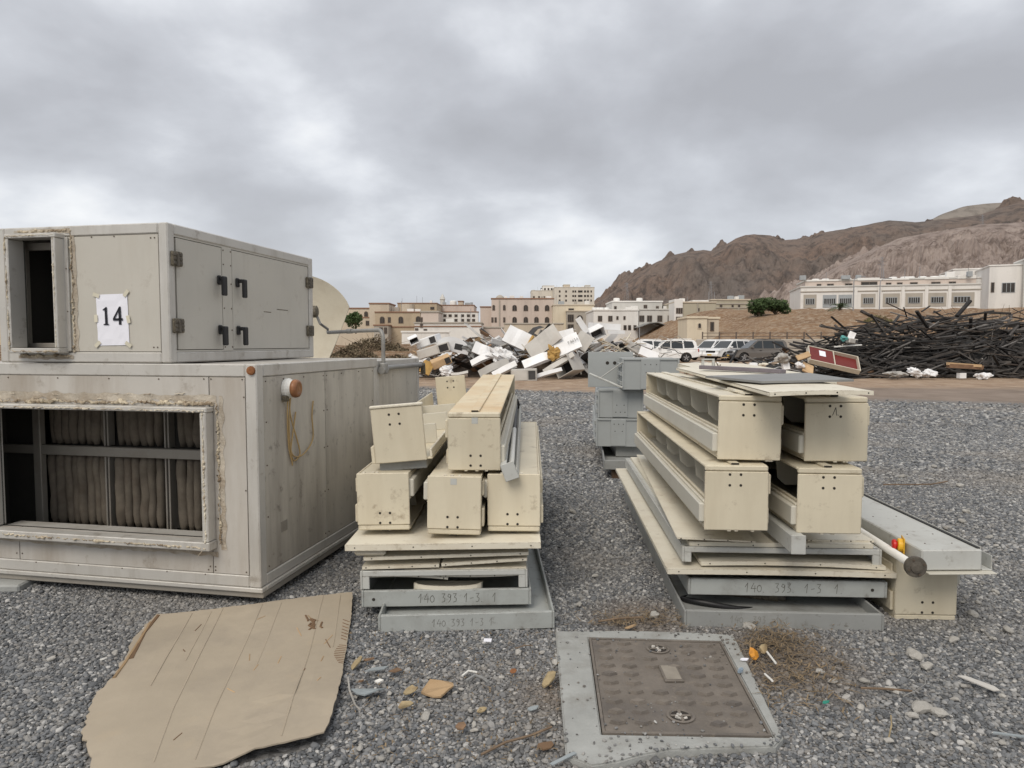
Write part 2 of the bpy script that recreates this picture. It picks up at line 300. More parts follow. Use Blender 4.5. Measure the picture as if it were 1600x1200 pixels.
# ================================================================== SETTING: ground
def smooth(a, b, x):
    t = max(0., min(1., (x - a) / (b - a))); return t * t * (3 - 2 * t)
def lerp_tab(tab, x):
    if x <= tab[0][0]: return tab[0][1]
    for (a, b), (c, d) in zip(tab, tab[1:]):
        if x <= c: return b + (d - b) * (x - a) / (c - a)
    return tab[-1][1]
def ground_material():
    m = bpy.data.materials.new('ground'); m.use_nodes = True; t = m.node_tree; n = t.nodes; l = t.links; b = n['Principled BSDF']
    b.inputs['Roughness'].default_value = .95; b.inputs['Specular IOR Level'].default_value = .15
    g = n.new('ShaderNodeNewGeometry'); P = g.outputs['Position']; s = n.new('ShaderNodeSeparateXYZ'); l.new(P, s.inputs[0])
    def nz(scale, det=5, ro=.6):
        x = n.new('ShaderNodeTexNoise'); x.inputs['Scale'].default_value = scale; x.inputs['Detail'].default_value = det; x.inputs['Roughness'].default_value = ro; l.new(P, x.inputs['Vector']); return x.outputs[0]
    def ma(op, a, c):
        x = n.new('ShaderNodeMath'); x.operation = op
        for i, q in enumerate((a, c)):
            if isinstance(q, (int, float)): x.inputs[i].default_value = q
            else: l.new(q, x.inputs[i])
        return x.outputs[0]
    def rng(f, lo, hi, a=0., c=1.):
        x = n.new('ShaderNodeMapRange'); x.inputs[1].default_value = lo; x.inputs[2].default_value = hi; x.inputs[3].default_value = a; x.inputs[4].default_value = c; l.new(f, x.inputs[0]); return x.outputs[0]
    def mix(f, a, c):
        x = n.new('ShaderNodeMix'); x.data_type = 'RGBA'
        if isinstance(f, float): x.inputs[0].default_value = f
        else: l.new(f, x.inputs[0])
        for i, q in ((6, a), (7, c)):
            if isinstance(q, tuple): x.inputs[i].default_value = q + (1,)
            else: l.new(q, x.inputs[i])
        return x.outputs[2]
    vo = n.new('ShaderNodeTexVoronoi'); vo.inputs['Scale'].default_value = 26; l.new(P, vo.inputs['Vector'])
    cr_ = n.new('ShaderNodeSeparateColor'); l.new(vo.outputs['Color'], cr_.inputs[0])
    grav = mix(rng(cr_.outputs[0], .1, .95), (.10, .10, .10), (.26, .255, .25))
    grav = mix(rng(nz(.45, 5), .45, .7, 0, .7), grav, (.27, .24, .205))
    earth = mix(rng(nz(1.2, 6), .35, .7), (.25, .175, .12), (.40, .30, .215))
    vd = n.new('ShaderNodeTexVoronoi'); vd.inputs['Scale'].default_value = 5; l.new(P, vd.inputs['Vector']); cd_ = n.new('ShaderNodeSeparateColor'); l.new(vd.outputs['Color'], cd_.inputs[0])
    earth = mix(rng(cd_.outputs[0], .75, 1., 0, .6), earth, (.42, .34, .27))
    track = mix(rng(nz(.8, 6), .35, .7), (.19, .15, .12), (.28, .225, .185))
    edge = ma('ADD', s.outputs[1], ma('ADD', ma('MULTIPLY', s.outputs[0], .42), ma('MULTIPLY', nz(.6, 7), 5.)))   # gravel ends nearer on the right
    f1 = rng(edge, 24.0, 26.2)
    tr = ma('MULTIPLY', rng(s.outputs[0], 3., 8.), rng(ma('ADD', s.outputs[1], ma('MULTIPLY', nz(.4, 4), 5.)), 27.5, 25.))
    c = mix(f1, grav, mix(tr, earth, track))
    far = rng(s.outputs[1], 70., 130.)
    c = mix(far, c, mix(rng(nz(.05, 5), .4, .6), (.27, .20, .14), (.34, .27, .2)))
    l.new(c, b.inputs['Base Color'])
    bn = n.new('ShaderNodeBump'); bn.inputs['Strength'].default_value = .7; bn.inputs['Distance'].default_value = .02
    l.new(ma('ADD', ma('MULTIPLY', vo.outputs['Distance'], -.6), nz(30, 5)), bn.inputs['Height']); l.new(bn.outputs[0], b.inputs['Normal'])
    return m
M['ground'] = ground_material()
g = MB()
xs = [-2500, -600, -150, -60, -30, -15, -8, -4, 0, 4, 8, 15, 30, 60, 150, 600, 2500]; ys = [-40, -5, 0, 4, 8, 14, 20, 24, 28, 34, 42, 60, 90, 200, 600, 1500, 4000]
g.add([(x, y, 0) for y in ys for x in xs], [(j * 17 + i, j * 17 + i + 1, (j + 1) * 17 + i + 1, (j + 1) * 17 + i) for j in range(16) for i in range(16)])
tag(g.build('ground', 'ground', fix=False), kind='structure')

# ------------------------------------------------------------------ hills
def rock_mat(name, c1, c2, c3, sc1, sc2, stretch, bump=1., bd=3.):
    m = bpy.data.materials.new(name); m.use_nodes = True; t = m.node_tree; n = t.nodes; l = t.links; b = n['Principled BSDF']
    b.inputs['Roughness'].default_value = .95; b.inputs['Specular IOR Level'].default_value = .1
    g_ = n.new('ShaderNodeNewGeometry'); mp_ = n.new('ShaderNodeMapping'); mp_.inputs['Scale'].default_value = stretch; mp_.inputs['Rotation'].default_value = (0, R(-38), 0); l.new(g_.outputs['Position'], mp_.inputs[0])
    def nz(s, src, d=8, ro=.65):
        x = n.new('ShaderNodeTexNoise'); x.inputs['Scale'].default_value = s; x.inputs['Detail'].default_value = d; x.inputs['Roughness'].default_value = ro; l.new(src, x.inputs['Vector']); return x.outputs[0]
    def mix(f, a, c, lo, hi):
        q = n.new('ShaderNodeMapRange'); q.inputs[1].default_value = lo; q.inputs[2].default_value = hi; l.new(f, q.inputs[0])
        x = n.new('ShaderNodeMix'); x.data_type = 'RGBA'; l.new(q.outputs[0], x.inputs[0])
        for i, u in ((6, a), (7, c)):
            if isinstance(u, tuple): x.inputs[i].default_value = u + (1,)
            else: l.new(u, x.inputs[i])
        return x.outputs[2]
    a = nz(sc1, g_.outputs['Position']); s2 = nz(sc2, mp_.outputs[0], 10, .72)
    rg = n.new('ShaderNodeTexNoise'); rg.noise_type = 'RIDGED_MULTIFRACTAL'; rg.inputs['Scale'].default_value = sc2 * .55; rg.inputs['Detail'].default_value = 9; rg.inputs['Roughness'].default_value = .62; l.new(mp_.outputs[0], rg.inputs['Vector'])
    c = mix(s2, mix(a, c1, c2, .38, .62), c3, .47, .62)
    l.new(c, b.inputs['Base Color'])
    bn = n.new('ShaderNodeBump'); bn.inputs['Strength'].default_value = bump; bn.inputs['Distance'].default_value = bd; l.new(s2, bn.inputs['Height']); l.new(bn.outputs[0], b.inputs['Normal'])
    M[name] = m
rock_mat('rock_brown', (.225, .192, .17), (.285, .212, .172), (.135, .115, .105), .014, .09, (1, 1, .55), 1., 9)  # rock tones lightened, so some distant haze is put into the colour
rock_mat('rock_grey', (.24, .215, .19), (.27, .235, .2), (.18, .16, .14), .012, .05, (1, 1, .4), .8, 4)
rock_mat('rock_quarry', (.37, .30, .265), (.46, .38, .335), (.21, .165, .142), .05, .16, (1, 1, .22), 1., 5)
rock_mat('dirt_bank', (.22, .135, .08), (.31, .20, .12), (.44, .35, .26), .15, 1.5, (1, 1, .7), 1., .6)
def hill(name, m, pts, Y0, Y1, nx, ny, rough_, sc_, xpad=0, back=1.35):
    tab = sorted((at(px, py, Y1).x, at(px, py, Y1).z) for px, py in pts)
    x0, x1 = tab[0][0], tab[-1][0]; b = MB(); vs_ = []
    for j in range(ny + 1):
        v = j / ny; Y = Y0 + (Y1 * back - Y0) * v
        for i in range(nx + 1):
            xr = x0 + (x1 - x0) * i / nx; X = xr * (Y / Y1 if Y < Y1 else 1.)
            H = lerp_tab(tab, xr); s_ = smooth(Y0, Y1 * 1.01, Y) * .5 + .5 * max(0., min(1., (Y - Y0) / (Y1 - Y0)))
            if Y > Y1: s_ = 1 - .35 * (Y - Y1) / (Y1 * (back - 1))
            p = Vector((X * sc_, Y * sc_ * .6, 0))
            k = noise.ridged_multi_fractal(p, 1., 2.1, 6, 1., 2., noise_basis='PERLIN_ORIGINAL') - 1.0
            k2 = noise.fractal(p * 5, .8, 2.1, 5) - 1.3 * (noise.ridged_multi_fractal(Vector((X * sc_ * 3.2, Y * sc_ * 1.1, 2)), .9, 2.1, 5, 1., 2., noise_basis='PERLIN_ORIGINAL') - 1.)
            damp = min(1., s_ * 1.6) * (1 - .95 * smooth(.68, 1., s_) * (Y <= Y1 * 1.03))
            z = H * s_ + rough_ * (k * .8 + k2 * .5) * damp
            vs_.append((X, Y, max(z, -4 + 0 * X)))
    b.add(vs_, [(j * (nx + 1) + i, j * (nx + 1) + i + 1, (j + 1) * (nx + 1) + i + 1, (j + 1) * (nx + 1) + i) for j in range(ny) for i in range(nx)])
    return tag(b.build(name, m, smooth=False, fix=False), kind='structure')
hill('hill', 'rock_grey', [(1330, 470), (1440, 352), (1475, 332), (1510, 319), (1540, 315), (1570, 314), (1600, 309), (1680, 300), (1800, 310), (1900, 380)], 900, 1150, 90, 40, 10, .006)
hill('mountain', 'rock_brown', [(880, 528), (905, 500), (920, 485), (935, 472), (960, 455), (1000, 425), (1025, 410), (1050, 399), (1075, 393), (1100, 390), (1112, 392), (1135, 381), (1150, 371), (1165, 366), (1180, 365), (1205, 367), (1222, 375), (1245, 373), (1265, 374), (1285, 363), (1320, 358), (1350, 352), (1390, 343), (1430, 346), (1480, 341), (1530, 336), (1560, 326), (1600, 313), (1680, 300), (1800, 290), (1950, 330)], 470, 720, 360, 210, 15, .011)
hill('quarry_slope', 'rock_quarry', [(1190, 500), (1225, 478), (1260, 448), (1310, 416), (1350, 396), (1400, 374), (1450, 363), (1490, 357), (1530, 351), (1600, 346), (1700, 335), (1850, 320), (2000, 380)], 260, 430, 240, 130, 8, .028)

# dirt bank on the right, behind the parked cars
BT = [(x, z) for x, z in ((8, 0), (16, .6), (24, 1.4), (29, 2.0), (32, 3.0), (38, 4.8), (45, 6.1), (52, 6.5), (60, 6.2), (70, 6.1), (80, 6.6), (110, 7.5), (150, 8))]
def bank_z(X, Y):
    H = lerp_tab(BT, X); z = H * smooth(68, 104, Y) + (8.2 - H) * smooth(112, 138, Y) * smooth(22, 42, X)
    return z + .55 * noise.fractal(Vector((X * .3, Y * .2, 3)), .8, 2.1, 6) * smooth(66, 74, Y) * min(1, H / 3)
b = MB(); nx, ny = 130, 70
b.add([(2 + 168 * i / nx, 64 + 150 * (j / ny) ** 1.4, bank_z(2 + 168 * i / nx, 64 + 150 * (j / ny) ** 1.4) - .05) for j in range(ny + 1) for i in range(nx + 1)],
      [(j * (nx + 1) + i, j * (nx + 1) + i + 1, (j + 1) * (nx + 1) + i + 1, (j + 1) * (nx + 1) + i) for j in range(ny) for i in range(nx)])
tag(b.build('dirt_bank', 'dirt_bank', smooth=True, fix=False), kind='structure')
# low scrubby rise on the left, between the yard and the villas
b = MB(); nx, ny = 70, 30
def rise_z(X, Y): return (1.25 + .5 * noise.fractal(Vector((X * .15, Y * .15, 9)), 1., 2.1, 5)) * smooth(42, 60, Y) * smooth(104, 84, Y) * smooth(10, -6, X) - .05
b.add([(-75 + 85 * i / nx, 40 + 66 * j / ny, rise_z(-75 + 85 * i / nx, 40 + 66 * j / ny)) for j in range(ny + 1) for i in range(nx + 1)],
      [(j * (nx + 1) + i, j * (nx + 1) + i + 1, (j + 1) * (nx + 1) + i + 1, (j + 1) * (nx + 1) + i) for j in range(ny) for i in range(nx)])
tag(b.build('scrub_rise', 'dirt_bank', smooth=True, fix=False), kind='structure')

# ================================================================== BUILDINGS
def X_(px, Y): return (px - 800) / FPX * Y
def Z_(py, Y): return CAMZ + (HOR - py) / FPX * Y
def arch_pts(x0, x1, z0, z1, arch):
    if not arch: return [(x0, z0), (x1, z0), (x1, z1), (x0, z1)]
    r_ = (x1 - x0) / 2; zc_ = z1 - r_; cx = (x0 + x1) / 2
    return [(x0, z0), (x1, z0)] + [(cx + r_ * math.cos(a), zc_ + r_ * math.sin(a)) for a in [math.pi * k / 8 for k in range(9)]]
class House:
    # pixel rectangles are turned into metres on the facade plane at distance Y; the house stands there with its real depth
    def __init__(s, name, label, px0, px1, ytop, Y, depth, m, cat='house', base=0., yaw=0., trim='b_trim', wall='wall', parapet=True):
        s.Y = Y; s.ox = X_((px0 + px1) / 2, Y); s.m = m; s.trim = trim; s.base = base
        s.t = thing(name, label, cat, (s.ox, Y, base), (0, 0, yaw)); s.d = depth
        s.block(px0, px1, ytop, None, m, 0, depth, wall, parapet)
    def x(s, px): return X_(px, s.Y) - s.ox
    def z(s, py): return Z_(py, s.Y) - s.base
    def block(s, px0, px1, ytop, ybot=None, m=None, y0=0., y1=None, name='wall', parapet=True):
        x0, x1, z1 = s.x(px0), s.x(px1), s.z(ytop); z0 = 0 if ybot is None else s.z(ybot)
        wl = bx(name, m or s.m, s.t, x0, x1, y0, y1 or s.d, z0, z1, .05)
        if parapet: bx('cornice', s.trim, wl, x0 - .15, x1 + .15, y0 - .15, (y1 or s.d) + .15, z1 + .003, z1 + .32, .04)
        return wl
    def win(s, px, py, w_, h_, arch=False, y0=0., fm='frame_dark', name='window', sill=True, bars=1):
        cx, cz = s.x(px), s.z(py); W, H = w_ / FPX * s.Y / 2, h_ / FPX * s.Y / 2
        o = MB(); pts = arch_pts(cx - W - .12, cx + W + .12, cz - H - .12, cz + H + .12, arch); o.prism(pts, y0 - .10, y0 + .02)
        wn = o.build(name, fm, s.t)
        p = MB(); p.prism(arch_pts(cx - W, cx + W, cz - H, cz + H, arch), y0 - .125, y0 - .103); p.build('pane', 'pane', wn)
        if bars:
            q = MB()
            for k in range(bars): xx = cx - W + 2 * W * (k + 1) / (bars + 1); q.box(xx - .05, xx + .05, y0 - .15, y0 - .127, cz - H, cz + H)
            q.build('mullion', fm, wn)
        return wn
    def band(s, px0, px1, py, h_=.3, m=None, y0=0., out=.14):
        bx('string_course', m or s.trim, s.t, s.x(px0) - out, s.x(px1) + out, y0 - out, y0 + .02, s.z(py), s.z(py) + h_, .03)
    def tank(s, px, ztop_py, r_=.8, h_=1.3, y=4., m='tank'):
        b = MB(); b.m = Matrix.Translation((s.x(px), y, s.z(ztop_py))); b.lathe([(r_ * .98, 0), (r_, .1), (r_, h_ * .85), (r_ * .8, h_ * .97), (r_ * .25, h_)], 14); b.build('water_tank', m, s.t, smooth=False)

roofs = []
h = House('apartment_block', 'pale apartment block at the left edge behind the upper unit', -110, 9, 372, 130, 18, 'b_far', 'building')
for py in (398, 412, 428, 448, 462):
    for px in (4, -12): h.win(px, py, 5, 8)
h = House('boundary_wall', 'yellow boundary wall at the left edge under the apartment block', -150, 14, 478, 70, .4, 'b_yellow', 'wall', trim='b_yellow')

h = House('villa', 'beige two storey villa nearest the satellite dish with arched window', 520, 579, 483, 170, 14, 'b_beige')
h.win(573, 491, 4.5, 7, True); h.win(575, 505, 4, 6); h.win(556, 491, 5, 7, True); h.band(520, 579, 497, .25)
h = House('villa', 'tan corner villa with square stair tower and arched windows', 587, 657, 489, 160, 16, 'b_tan'); roofs.append((h, [615, 625, 640, 650], 489))
h.block(576, 607, 475, None, 'b_beige', 1.5, 10); h.band(587, 657, 512, .3)
for px in (598, 627): h.win(px, 500, 6, 9, True)
h.win(609, 500, 3, 7); h.win(654, 499, 6, 8, True); h.block(590, 612, 510, None, 'b_stone', -4, -.02, 'porch'); h.win(601, 516, 4, 6, False, -4.02); h.win(608, 517, 3, 8, False, -4.02, name='door')
h = House('villa', 'tan villa with long flat roof and rounded stair bay', 622, 683, 475, 215, 16, 'b_tan'); roofs.append((h, [628, 650, 660, 672], 475))
b = MB(); b.m = Matrix.Translation((h.x(638), 0, 0)); b.lathe([(2.0, 0), (2.0, h.z(476))], 16); b.build('stair_bay', 'b_beige', h.t); h.win(676, 482, 5, 3)
h = House('house', 'low white house with dark slot window behind the scrap heap', 648, 752, 506, 130, 10, 'b_white', trim='b_stone'); roofs.append((h, [700, 720, 735], 506))
h.block(656, 684, 488, None, 'b_pink', 2, 9); h.band(648, 752, 511, .22, 'b_trim'); h.win(659, 504, 2.5, 14, y0=-.02); h.win(651.5, 517, 3, 6); h.win(665, 518, 3.5, 6)
h = House('villa', 'pale pink villa with rooftop tanks below the minaret', 688, 741, 478, 230, 16, 'b_pink'); roofs.append((h, [694, 700, 730, 736], 478))
h.block(688, 748, 489, None, 'b_white', -3, -.05)
for px in (697, 705, 714, 724, 733, 741):
    for py in (494, 501): h.win(px, py, 3.6, 3, y0=-3)
h.tank(707, 477.5, 1.1, 1.8); h.block(715, 723, 471, 478, 'b_beige', 3, 7, 'roof_room')
t = thing('minaret', 'slim pale minaret rising over the pink villa roof', 'minaret', (X_(692, 330), 330, 0))
b = MB(); zt = Z_(461, 330); b.lathe([(1.5, 0), (1.5, zt - 7), (2.0, zt - 6.6), (2.0, zt - 5.8), (1.1, zt - 5.6), (1.1, zt - 2.4), (1.4, zt - 2.2), (.9, zt - 1), (.1, zt + .4)], 12); b.build('shaft', 'b_grey', t)
h = House('villa', 'large pink villa with two rows of arched windows and roof dome', 768, 865, 468, 180, 18, 'b_pink'); roofs.append((h, [790, 800, 815, 832, 848, 858], 468))
h.block(750, 769, 480, None, 'b_pink', 2.5, 12)
for px in (804, 821.5, 838, 854.5):
    for py in (481.5, 500): h.win(px, py, 5.6, 8, True)
for px in (771.5, 788): h.win(px, 481, 2.6, 7, True)
for px in (769.5, 774.5, 788): h.win(px, 500, 2, 6.5)
b = MB(); b.m = Matrix.Translation((h.x(781), 3, h.z(468) + .2)); b.lathe([(1.15, 0), (1.1, .35), (.85, .75), (.45, 1.0), (.05, 1.12)], 14); b.build('roof_dome', 'b_stone', h.t, smooth=True)
bx('downpipe', 'b_stone', h.t, h.x(780.5) - .12, h.x(780.5) + .12, -.25, -.02, 0, h.z(469), .02)
h = House('house', 'cream house with ornate brown arched porch beside pink villa', 864, 928, 478, 175, 14, 'b_cream', trim='b_beige'); roofs.append((h, [870, 878, 900, 918], 478))
h.block(884, 926, 488, None, 'b_stone', -2.5, -.03); h.win(890, 498, 8, 10, y0=-2.5, bars=2); h.win(904, 500, 8, 12, True, -2.5); h.win(922, 499, 7, 12, True, -2.5); h.win(892, 484, 7, 2.2, y0=-.0); h.win(890, 511, 8, 6, y0=-2.5, name='gate')
h = House('apartment_block', 'distant white stepped apartment block above pink villa roof', 830, 869, 455, 420, 20, 'b_far', 'building', trim='b_far'); roofs.append((h, [834, 840, 846], 455))
h.block(848, 866, 447, None, 'b_white', 3, 14)
for px in (846, 851.5, 857, 862): h.win(px, 452, 2.2, 3, y0=3)
for px in (834, 842, 850, 858, 865): h.win(px, 465, 2.2, 3)
h = House('apartment_block', 'distant tall beige apartment block with rows of dark windows', 866, 928, 450, 400, 22, 'b_far', 'building', trim='b_far'); roofs.append((h, [870, 876, 896, 902, 910], 450))
h.block(881, 891, 445, None, 'b_beige', 4, 12); h.block(915, 923, 446, 452, 'b_grey', 4, 10, 'roof_room')
for py in (456, 463, 470):
    for px, w_ in ((874, 2), (884, 2), (895, 2), (898.5, 2), (906, 6.5), (913.5, 2.8), (918, 2.4), (923, 1.6)): h.win(px, py, w_, 2.6, bars=0)
h = House('house', 'white two storey house with rooftop tanks left of grey villa', 927, 997, 486, 150, 15, 'b_white', trim='b_white'); roofs.append((h, [984, 992], 486))
h.block(960, 1040, 471, None, 'b_grey', 4, 14)
for px in (937, 953): h.win(px, 498, 5, 7)
for px in (964, 975): h.win(px, 497, 1.7, 4, bars=0)
for px in (976, 983, 991.5): h.win(px, 512, 3, 6, bars=0)
h.win(965, 481, 2.4, 6, y0=4, bars=0); h.win(1013, 478, 4, 4, y0=4); h.win(1032, 480, 3, 4, y0=4)
for px in (930, 936, 941, 949): h.tank(px, 485.5, .55, .75, 2)
for px in (969, 1006): h.tank(px, 470.5, .7, 1.0, 6)
h = House('house', 'grey white house with row of square windows and parked carport', 998, 1054, 485, 150, 15, 'b_grey', trim='b_grey'); roofs.append((h, [1044, 1050], 485))
for px in (1002, 1014, 1030): h.win(px, 498, 6, 8)
h.win(1048, 498, 10, 8, bars=3); h.win(1047, 510, 8, 4)
b = MB(); b.prism([(h.x(990), h.z(512)), (h.x(1006), h.z(505.5)), (h.x(1018), h.z(504.5)), (h.x(1034), h.z(510)), (h.x(1034), h.z(510.8)), (h.x(1018), h.z(505.6)), (h.x(1006), h.z(506.8)), (h.x(990), h.z(512.8))], -6, -.1); b.build('carport_roof', 'slate', h.t)
for px in (991, 1033): bx('carport_post', 'steel', h.t, h.x(px) - .07, h.x(px) + .07, -5.9, -5.75, 0, h.z(511.5), .01)
h = House('house', 'olive beige house with tall blank wall and white roof block', 1053, 1117, 474, 145, 14, 'b_olive', trim='b_beige'); roofs.append((h, [1070, 1078, 1112], 474))
h.block(1052, 1065, 468, None, 'b_white', -.4, 5, parapet=False); h.block(1085, 1110, 468.5, 474, 'b_white', 2, 10, 'roof_room', False)
for px in (1056, 1059.5, 1063): h.win(px, 486, 1.3, 7, y0=-.4, bars=0); h.win(px, 500, 1.3, 8, y0=-.4, bars=0)
h.win(1090, 484, 1.5, 3, bars=0); bx('downpipe', 'b_stone', h.t, h.x(1088.5) - .1, h.x(1088.5) + .1, -.2, -.02, 0, h.z(474), .02)
h = House('house', 'pale stepped house with grid of brown bands beside green tree', 1110, 1170, 470, 160, 14, 'b_olive', trim='b_beige'); roofs.append((h, [1120, 1146, 1158, 1166], 470))
for py in (476, 482, 496): h.band(1118, 1170, py, .22, 'b_stone')
for px in (1136, 1152): bx('pilaster', 'b_stone', h.t, h.x(px) - .15, h.x(px) + .15, -.17, -.02, 0, h.z(482), .02)
h.win(1125, 479, 2.5, 5); h.win(1143, 479, 1.8, 4, bars=0); h.win(1153, 479, 1.8, 4, bars=0); h.win(1117, 493, 3, 5); h.win(1142, 494, 1.5, 3, bars=0); h.block(1128, 1140, 467, 470, 'b_white', 3, 9, 'roof_room', False)
h = House('substation_kiosk', 'small cream box building with brown door left of dirt bank', 1073, 1104, 498, 105, 6, 'b_cream', 'kiosk', trim='b_cream')
h.block(1104.2, 1125, 498.5, None, 'b_beige', .8, 6); h.win(1114, 510, 3.6, 12, y0=.8, name='door', bars=0); h.win(1092, 509, 4, 7, True, fm='b_beige', bars=0)
def clutter(h, pxs, ytop, seed):       # air conditioners, small tanks and posts on a roof
    q = random.Random(seed)
    for px in pxs:
        x, y, z = h.x(px), q.uniform(1, 5), h.z(ytop) + .3; s_ = q.uniform(.35, .8)
        if q.random() < .6: bx('roof_unit', q.choice(('b_white', 'tank', 'b_stone', 'frame_grey')), h.t, x - s_, x + s_, y - .5, y + .5, z, z + q.uniform(.5, 1.2), .03)
        else: MB().tube([(x, y, z), (x, y, z + q.uniform(1.2, 2.6))], .05, 5).build('roof_pole', 'steel', h.t)
PL = 8.3
for k_, (hh, pxs, yt) in enumerate(roofs): clutter(hh, pxs, yt, k_)
h = House('townhouse_row', 'long pale row of townhouses on the bank with white roof tanks', 1257, 1512, 448, 142, 14, 'b_white', 'building', PL, -13, trim='b_grey')
h.block(1266, 1512, 437, 448, 'b_pink', 2.2, 12, 'upper_storey'); h.band(1257, 1512, 455.5, .22, 'b_stone')
for px, w_ in ((1271, 12), (1356, 13), (1389, 15), (1421, 15), (1453, 16), (1487, 21)):
    bx('window_bay', 'b_stone', h.t, h.x(px - w_ * .8), h.x(px + w_ * .8), -.08, -.003, h.z(480), h.z(459), .02)
    h.win(px, 470, w_, 8, y0=-.06, bars=4, fm='frame_grey')
for px in (1300, 1323):
    bx('window_bay', 'frame_grey', h.t, h.x(px - 10), h.x(px + 10), -.08, -.003, h.z(480), h.z(460), .02); h.win(px, 470, 16, 8, y0=-.06, bars=5, fm='frame_grey')
for px in (1338, 1372, 1405, 1438, 1470): bx('pilaster', 'b_white', h.t, h.x(px) - .3, h.x(px) + .3, -.2, -.003, 0, h.z(449), .02)
for px, w_ in ((1287, 5), (1304, 8), (1331, 9), (1389, 6), (1405, 6), (1425, 9), (1456, 11), (1479, 8)): h.win(px, 443.5, w_, 3, y0=2.2, bars=1)
h.win(1361, 443, 22, 6, y0=2.2, name='loggia', bars=1)
for a_, c_, yt_ in ((1268, 1316, 434.5), (1344, 1376, 433), (1376, 1418, 435), (1440, 1474, 433.5), (1486, 1511, 432)): h.block(a_, c_, yt_, 437.2, 'b_white', 2.0, 3.2, 'parapet', False)
clutter(h, [1262, 1296, 1326, 1349, 1384, 1412, 1437, 1476, 1500, 1507], 437, 3)
for px in (1287, 1302, 1336, 1358): h.tank(px, 437, .75, .85, 6)
for px in (1403, 1420, 1429, 1446, 1463, 1486): h.tank(px, 437, .8, .95, 6)
h.win(1272, 487, 27, 4, name='garage_door', bars=0)
h = House('villa', 'white villa with small windows behind end of townhouse row', 1490, 1562, 422, 165, 14, 'b_white', base=PL, yaw=-20, trim='b_white')
h.block(1512, 1545, 439, None, 'b_white', -6, -.05)
for px in (1506, 1515, 1533, 1547): h.win(px, 434, 4, 6)
h.win(1522, 452, 4, 8, y0=-6); h.win(1544, 450, 5, 14, y0=-6); h.tank(1478, 437, .9, 1.3, 2)
h = House('villa', 'large plain white villa at the right edge with one wide window', 1552, 1680, 415, 150, 16, 'b_white', base=PL, yaw=-22, trim='b_white')
h.win(1578, 449, 16, 14, fm='frame_grey', bars=2); h.win(1557, 448, 3, 14, bars=0); h.block(1595, 1680, 408, None, 'b_grey', -1.5, 6)
for nm, lb, a, c, yt, Y, m in (('garden_wall', 'beige garden wall with dark coping in front of pink villa', 788, 880, 507, 150, 'b_beige'), ('garden_wall', 'pale pink garden wall left of the beige villa wall', 716, 787, 513, 140, 'b_pink'),
                               ('garden_wall', 'low white wall behind the left end of the scrap heap', 628, 702, 520, 118, 'b_white')):
    h = House(nm, lb, a, c, yt, Y, .35, m, 'wall', trim='b_stone' if m != 'b_white' else 'b_white')
# retaining wall and rail fence at the foot of the bank
t = thing('retaining_wall', 'long low beige retaining wall at the foot of dirt bank', 'wall', (X_(1230, 70), 70, 0), (0, 0, -3))
bx('wall', 'b_stone', t, -9, 9, 0, .4, 0, Z_(530, 70), .05)
t = thing('rail_fence', 'thin dark rail fence along the retaining wall top', 'fence', (X_(1230, 71), 71.2, Z_(530, 71)), (0, 0, -3))
for k in range(11): bx('post', 'frame_dark', t, -8.5 + k * 1.7 - .06, -8.5 + k * 1.7 + .06, -.06, .06, -.6, .75, .01)
for z in (.25, .6): bx('rail', 'frame_dark', t, -8.5, 8.5, -.02, .02, z, z + .06, .005)
# lattice pylons on the slopes
def pylon(label, px, ybase, ytop, Y):
    p = at(px, ybase, Y); H = (ybase - ytop) / FPX * Y; t = thing('lattice_pylon', label, 'pylon', p, (0, 0, fr(0, 40)), 'pylons on the slopes')
    b = MB(); w0, w1 = H * .10, H * .022; r_ = H * .0022 + .025
    for sx in (-1, 1):
        for sy in (-1, 1): b.tube([(sx * w0, sy * w0, -3), (sx * w1, sy * w1, H)], r_, 4)
    for k in range(7):
        a, c = k / 7, (k + 1) / 7; wa = w0 + (w1 - w0) * a; wc = w0 + (w1 - w0) * c
        for s in (-1, 1):
            b.tube([(-wa * s, -wa, a * H), (wc * s, -wc, c * H)], r_ * .7, 4); b.tube([(wa, -wa * s, a * H), (wc, wc * s, c * H)], r_ * .7, 4)
    b.build('lattice_mast', 'steel', t)
    b = MB()
    for q, wd in ((.68, .2), (.82, .17), (.95, .13)): b.tube([(-wd * H, 0, q * H), (wd * H, 0, q * H)], r_, 4); b.tube([(-wd * H, 0, q * H), (0, 0, (q + .05) * H)], r_ * .7, 4); b.tube([(wd * H, 0, q * H), (0, 0, (q + .05) * H)], r_ * .7, 4)
    b.build('crossarm', 'steel', t)
pylon('steel lattice pylon on the slope above the townhouse row middle', 1377, 440, 402, 300)
pylon('steel lattice pylon high on the quarry slope at far right', 1534, 362, 336, 428)
pylon('steel lattice pylon before the mountain, above the white houses', 979, 478, 442, 400)
pylon('small lattice pylon before the mountain, above the olive house', 1110, 468, 440, 420)
for lb, px, Y, yt, yb in (('tall street lamp before the townhouse row beside the palm', 1333, 118, 433, 484), ('tall street lamp near the middle of the townhouse row', 1374, 118, 436, 484)):
    p = at(px, yb, Y); t = thing('street_lamp', lb, 'street lamp', (p.x, Y, bank_z(p.x, Y) - .1)); H = at(px, yt, Y).z - t.location.z
    MB().tube([(0, 0, 0), (0, 0, H - .8), (.1, 0, H - .25), (.5, 0, H), (1.3, 0, H + .1)], [.11, .08, .07, .06, .05], 8).build('pole', 'steel', t); bx('lamp_head', 'steel', t, 1.2, 1.9, -.12, .12, H + .03, H + .17, .03)

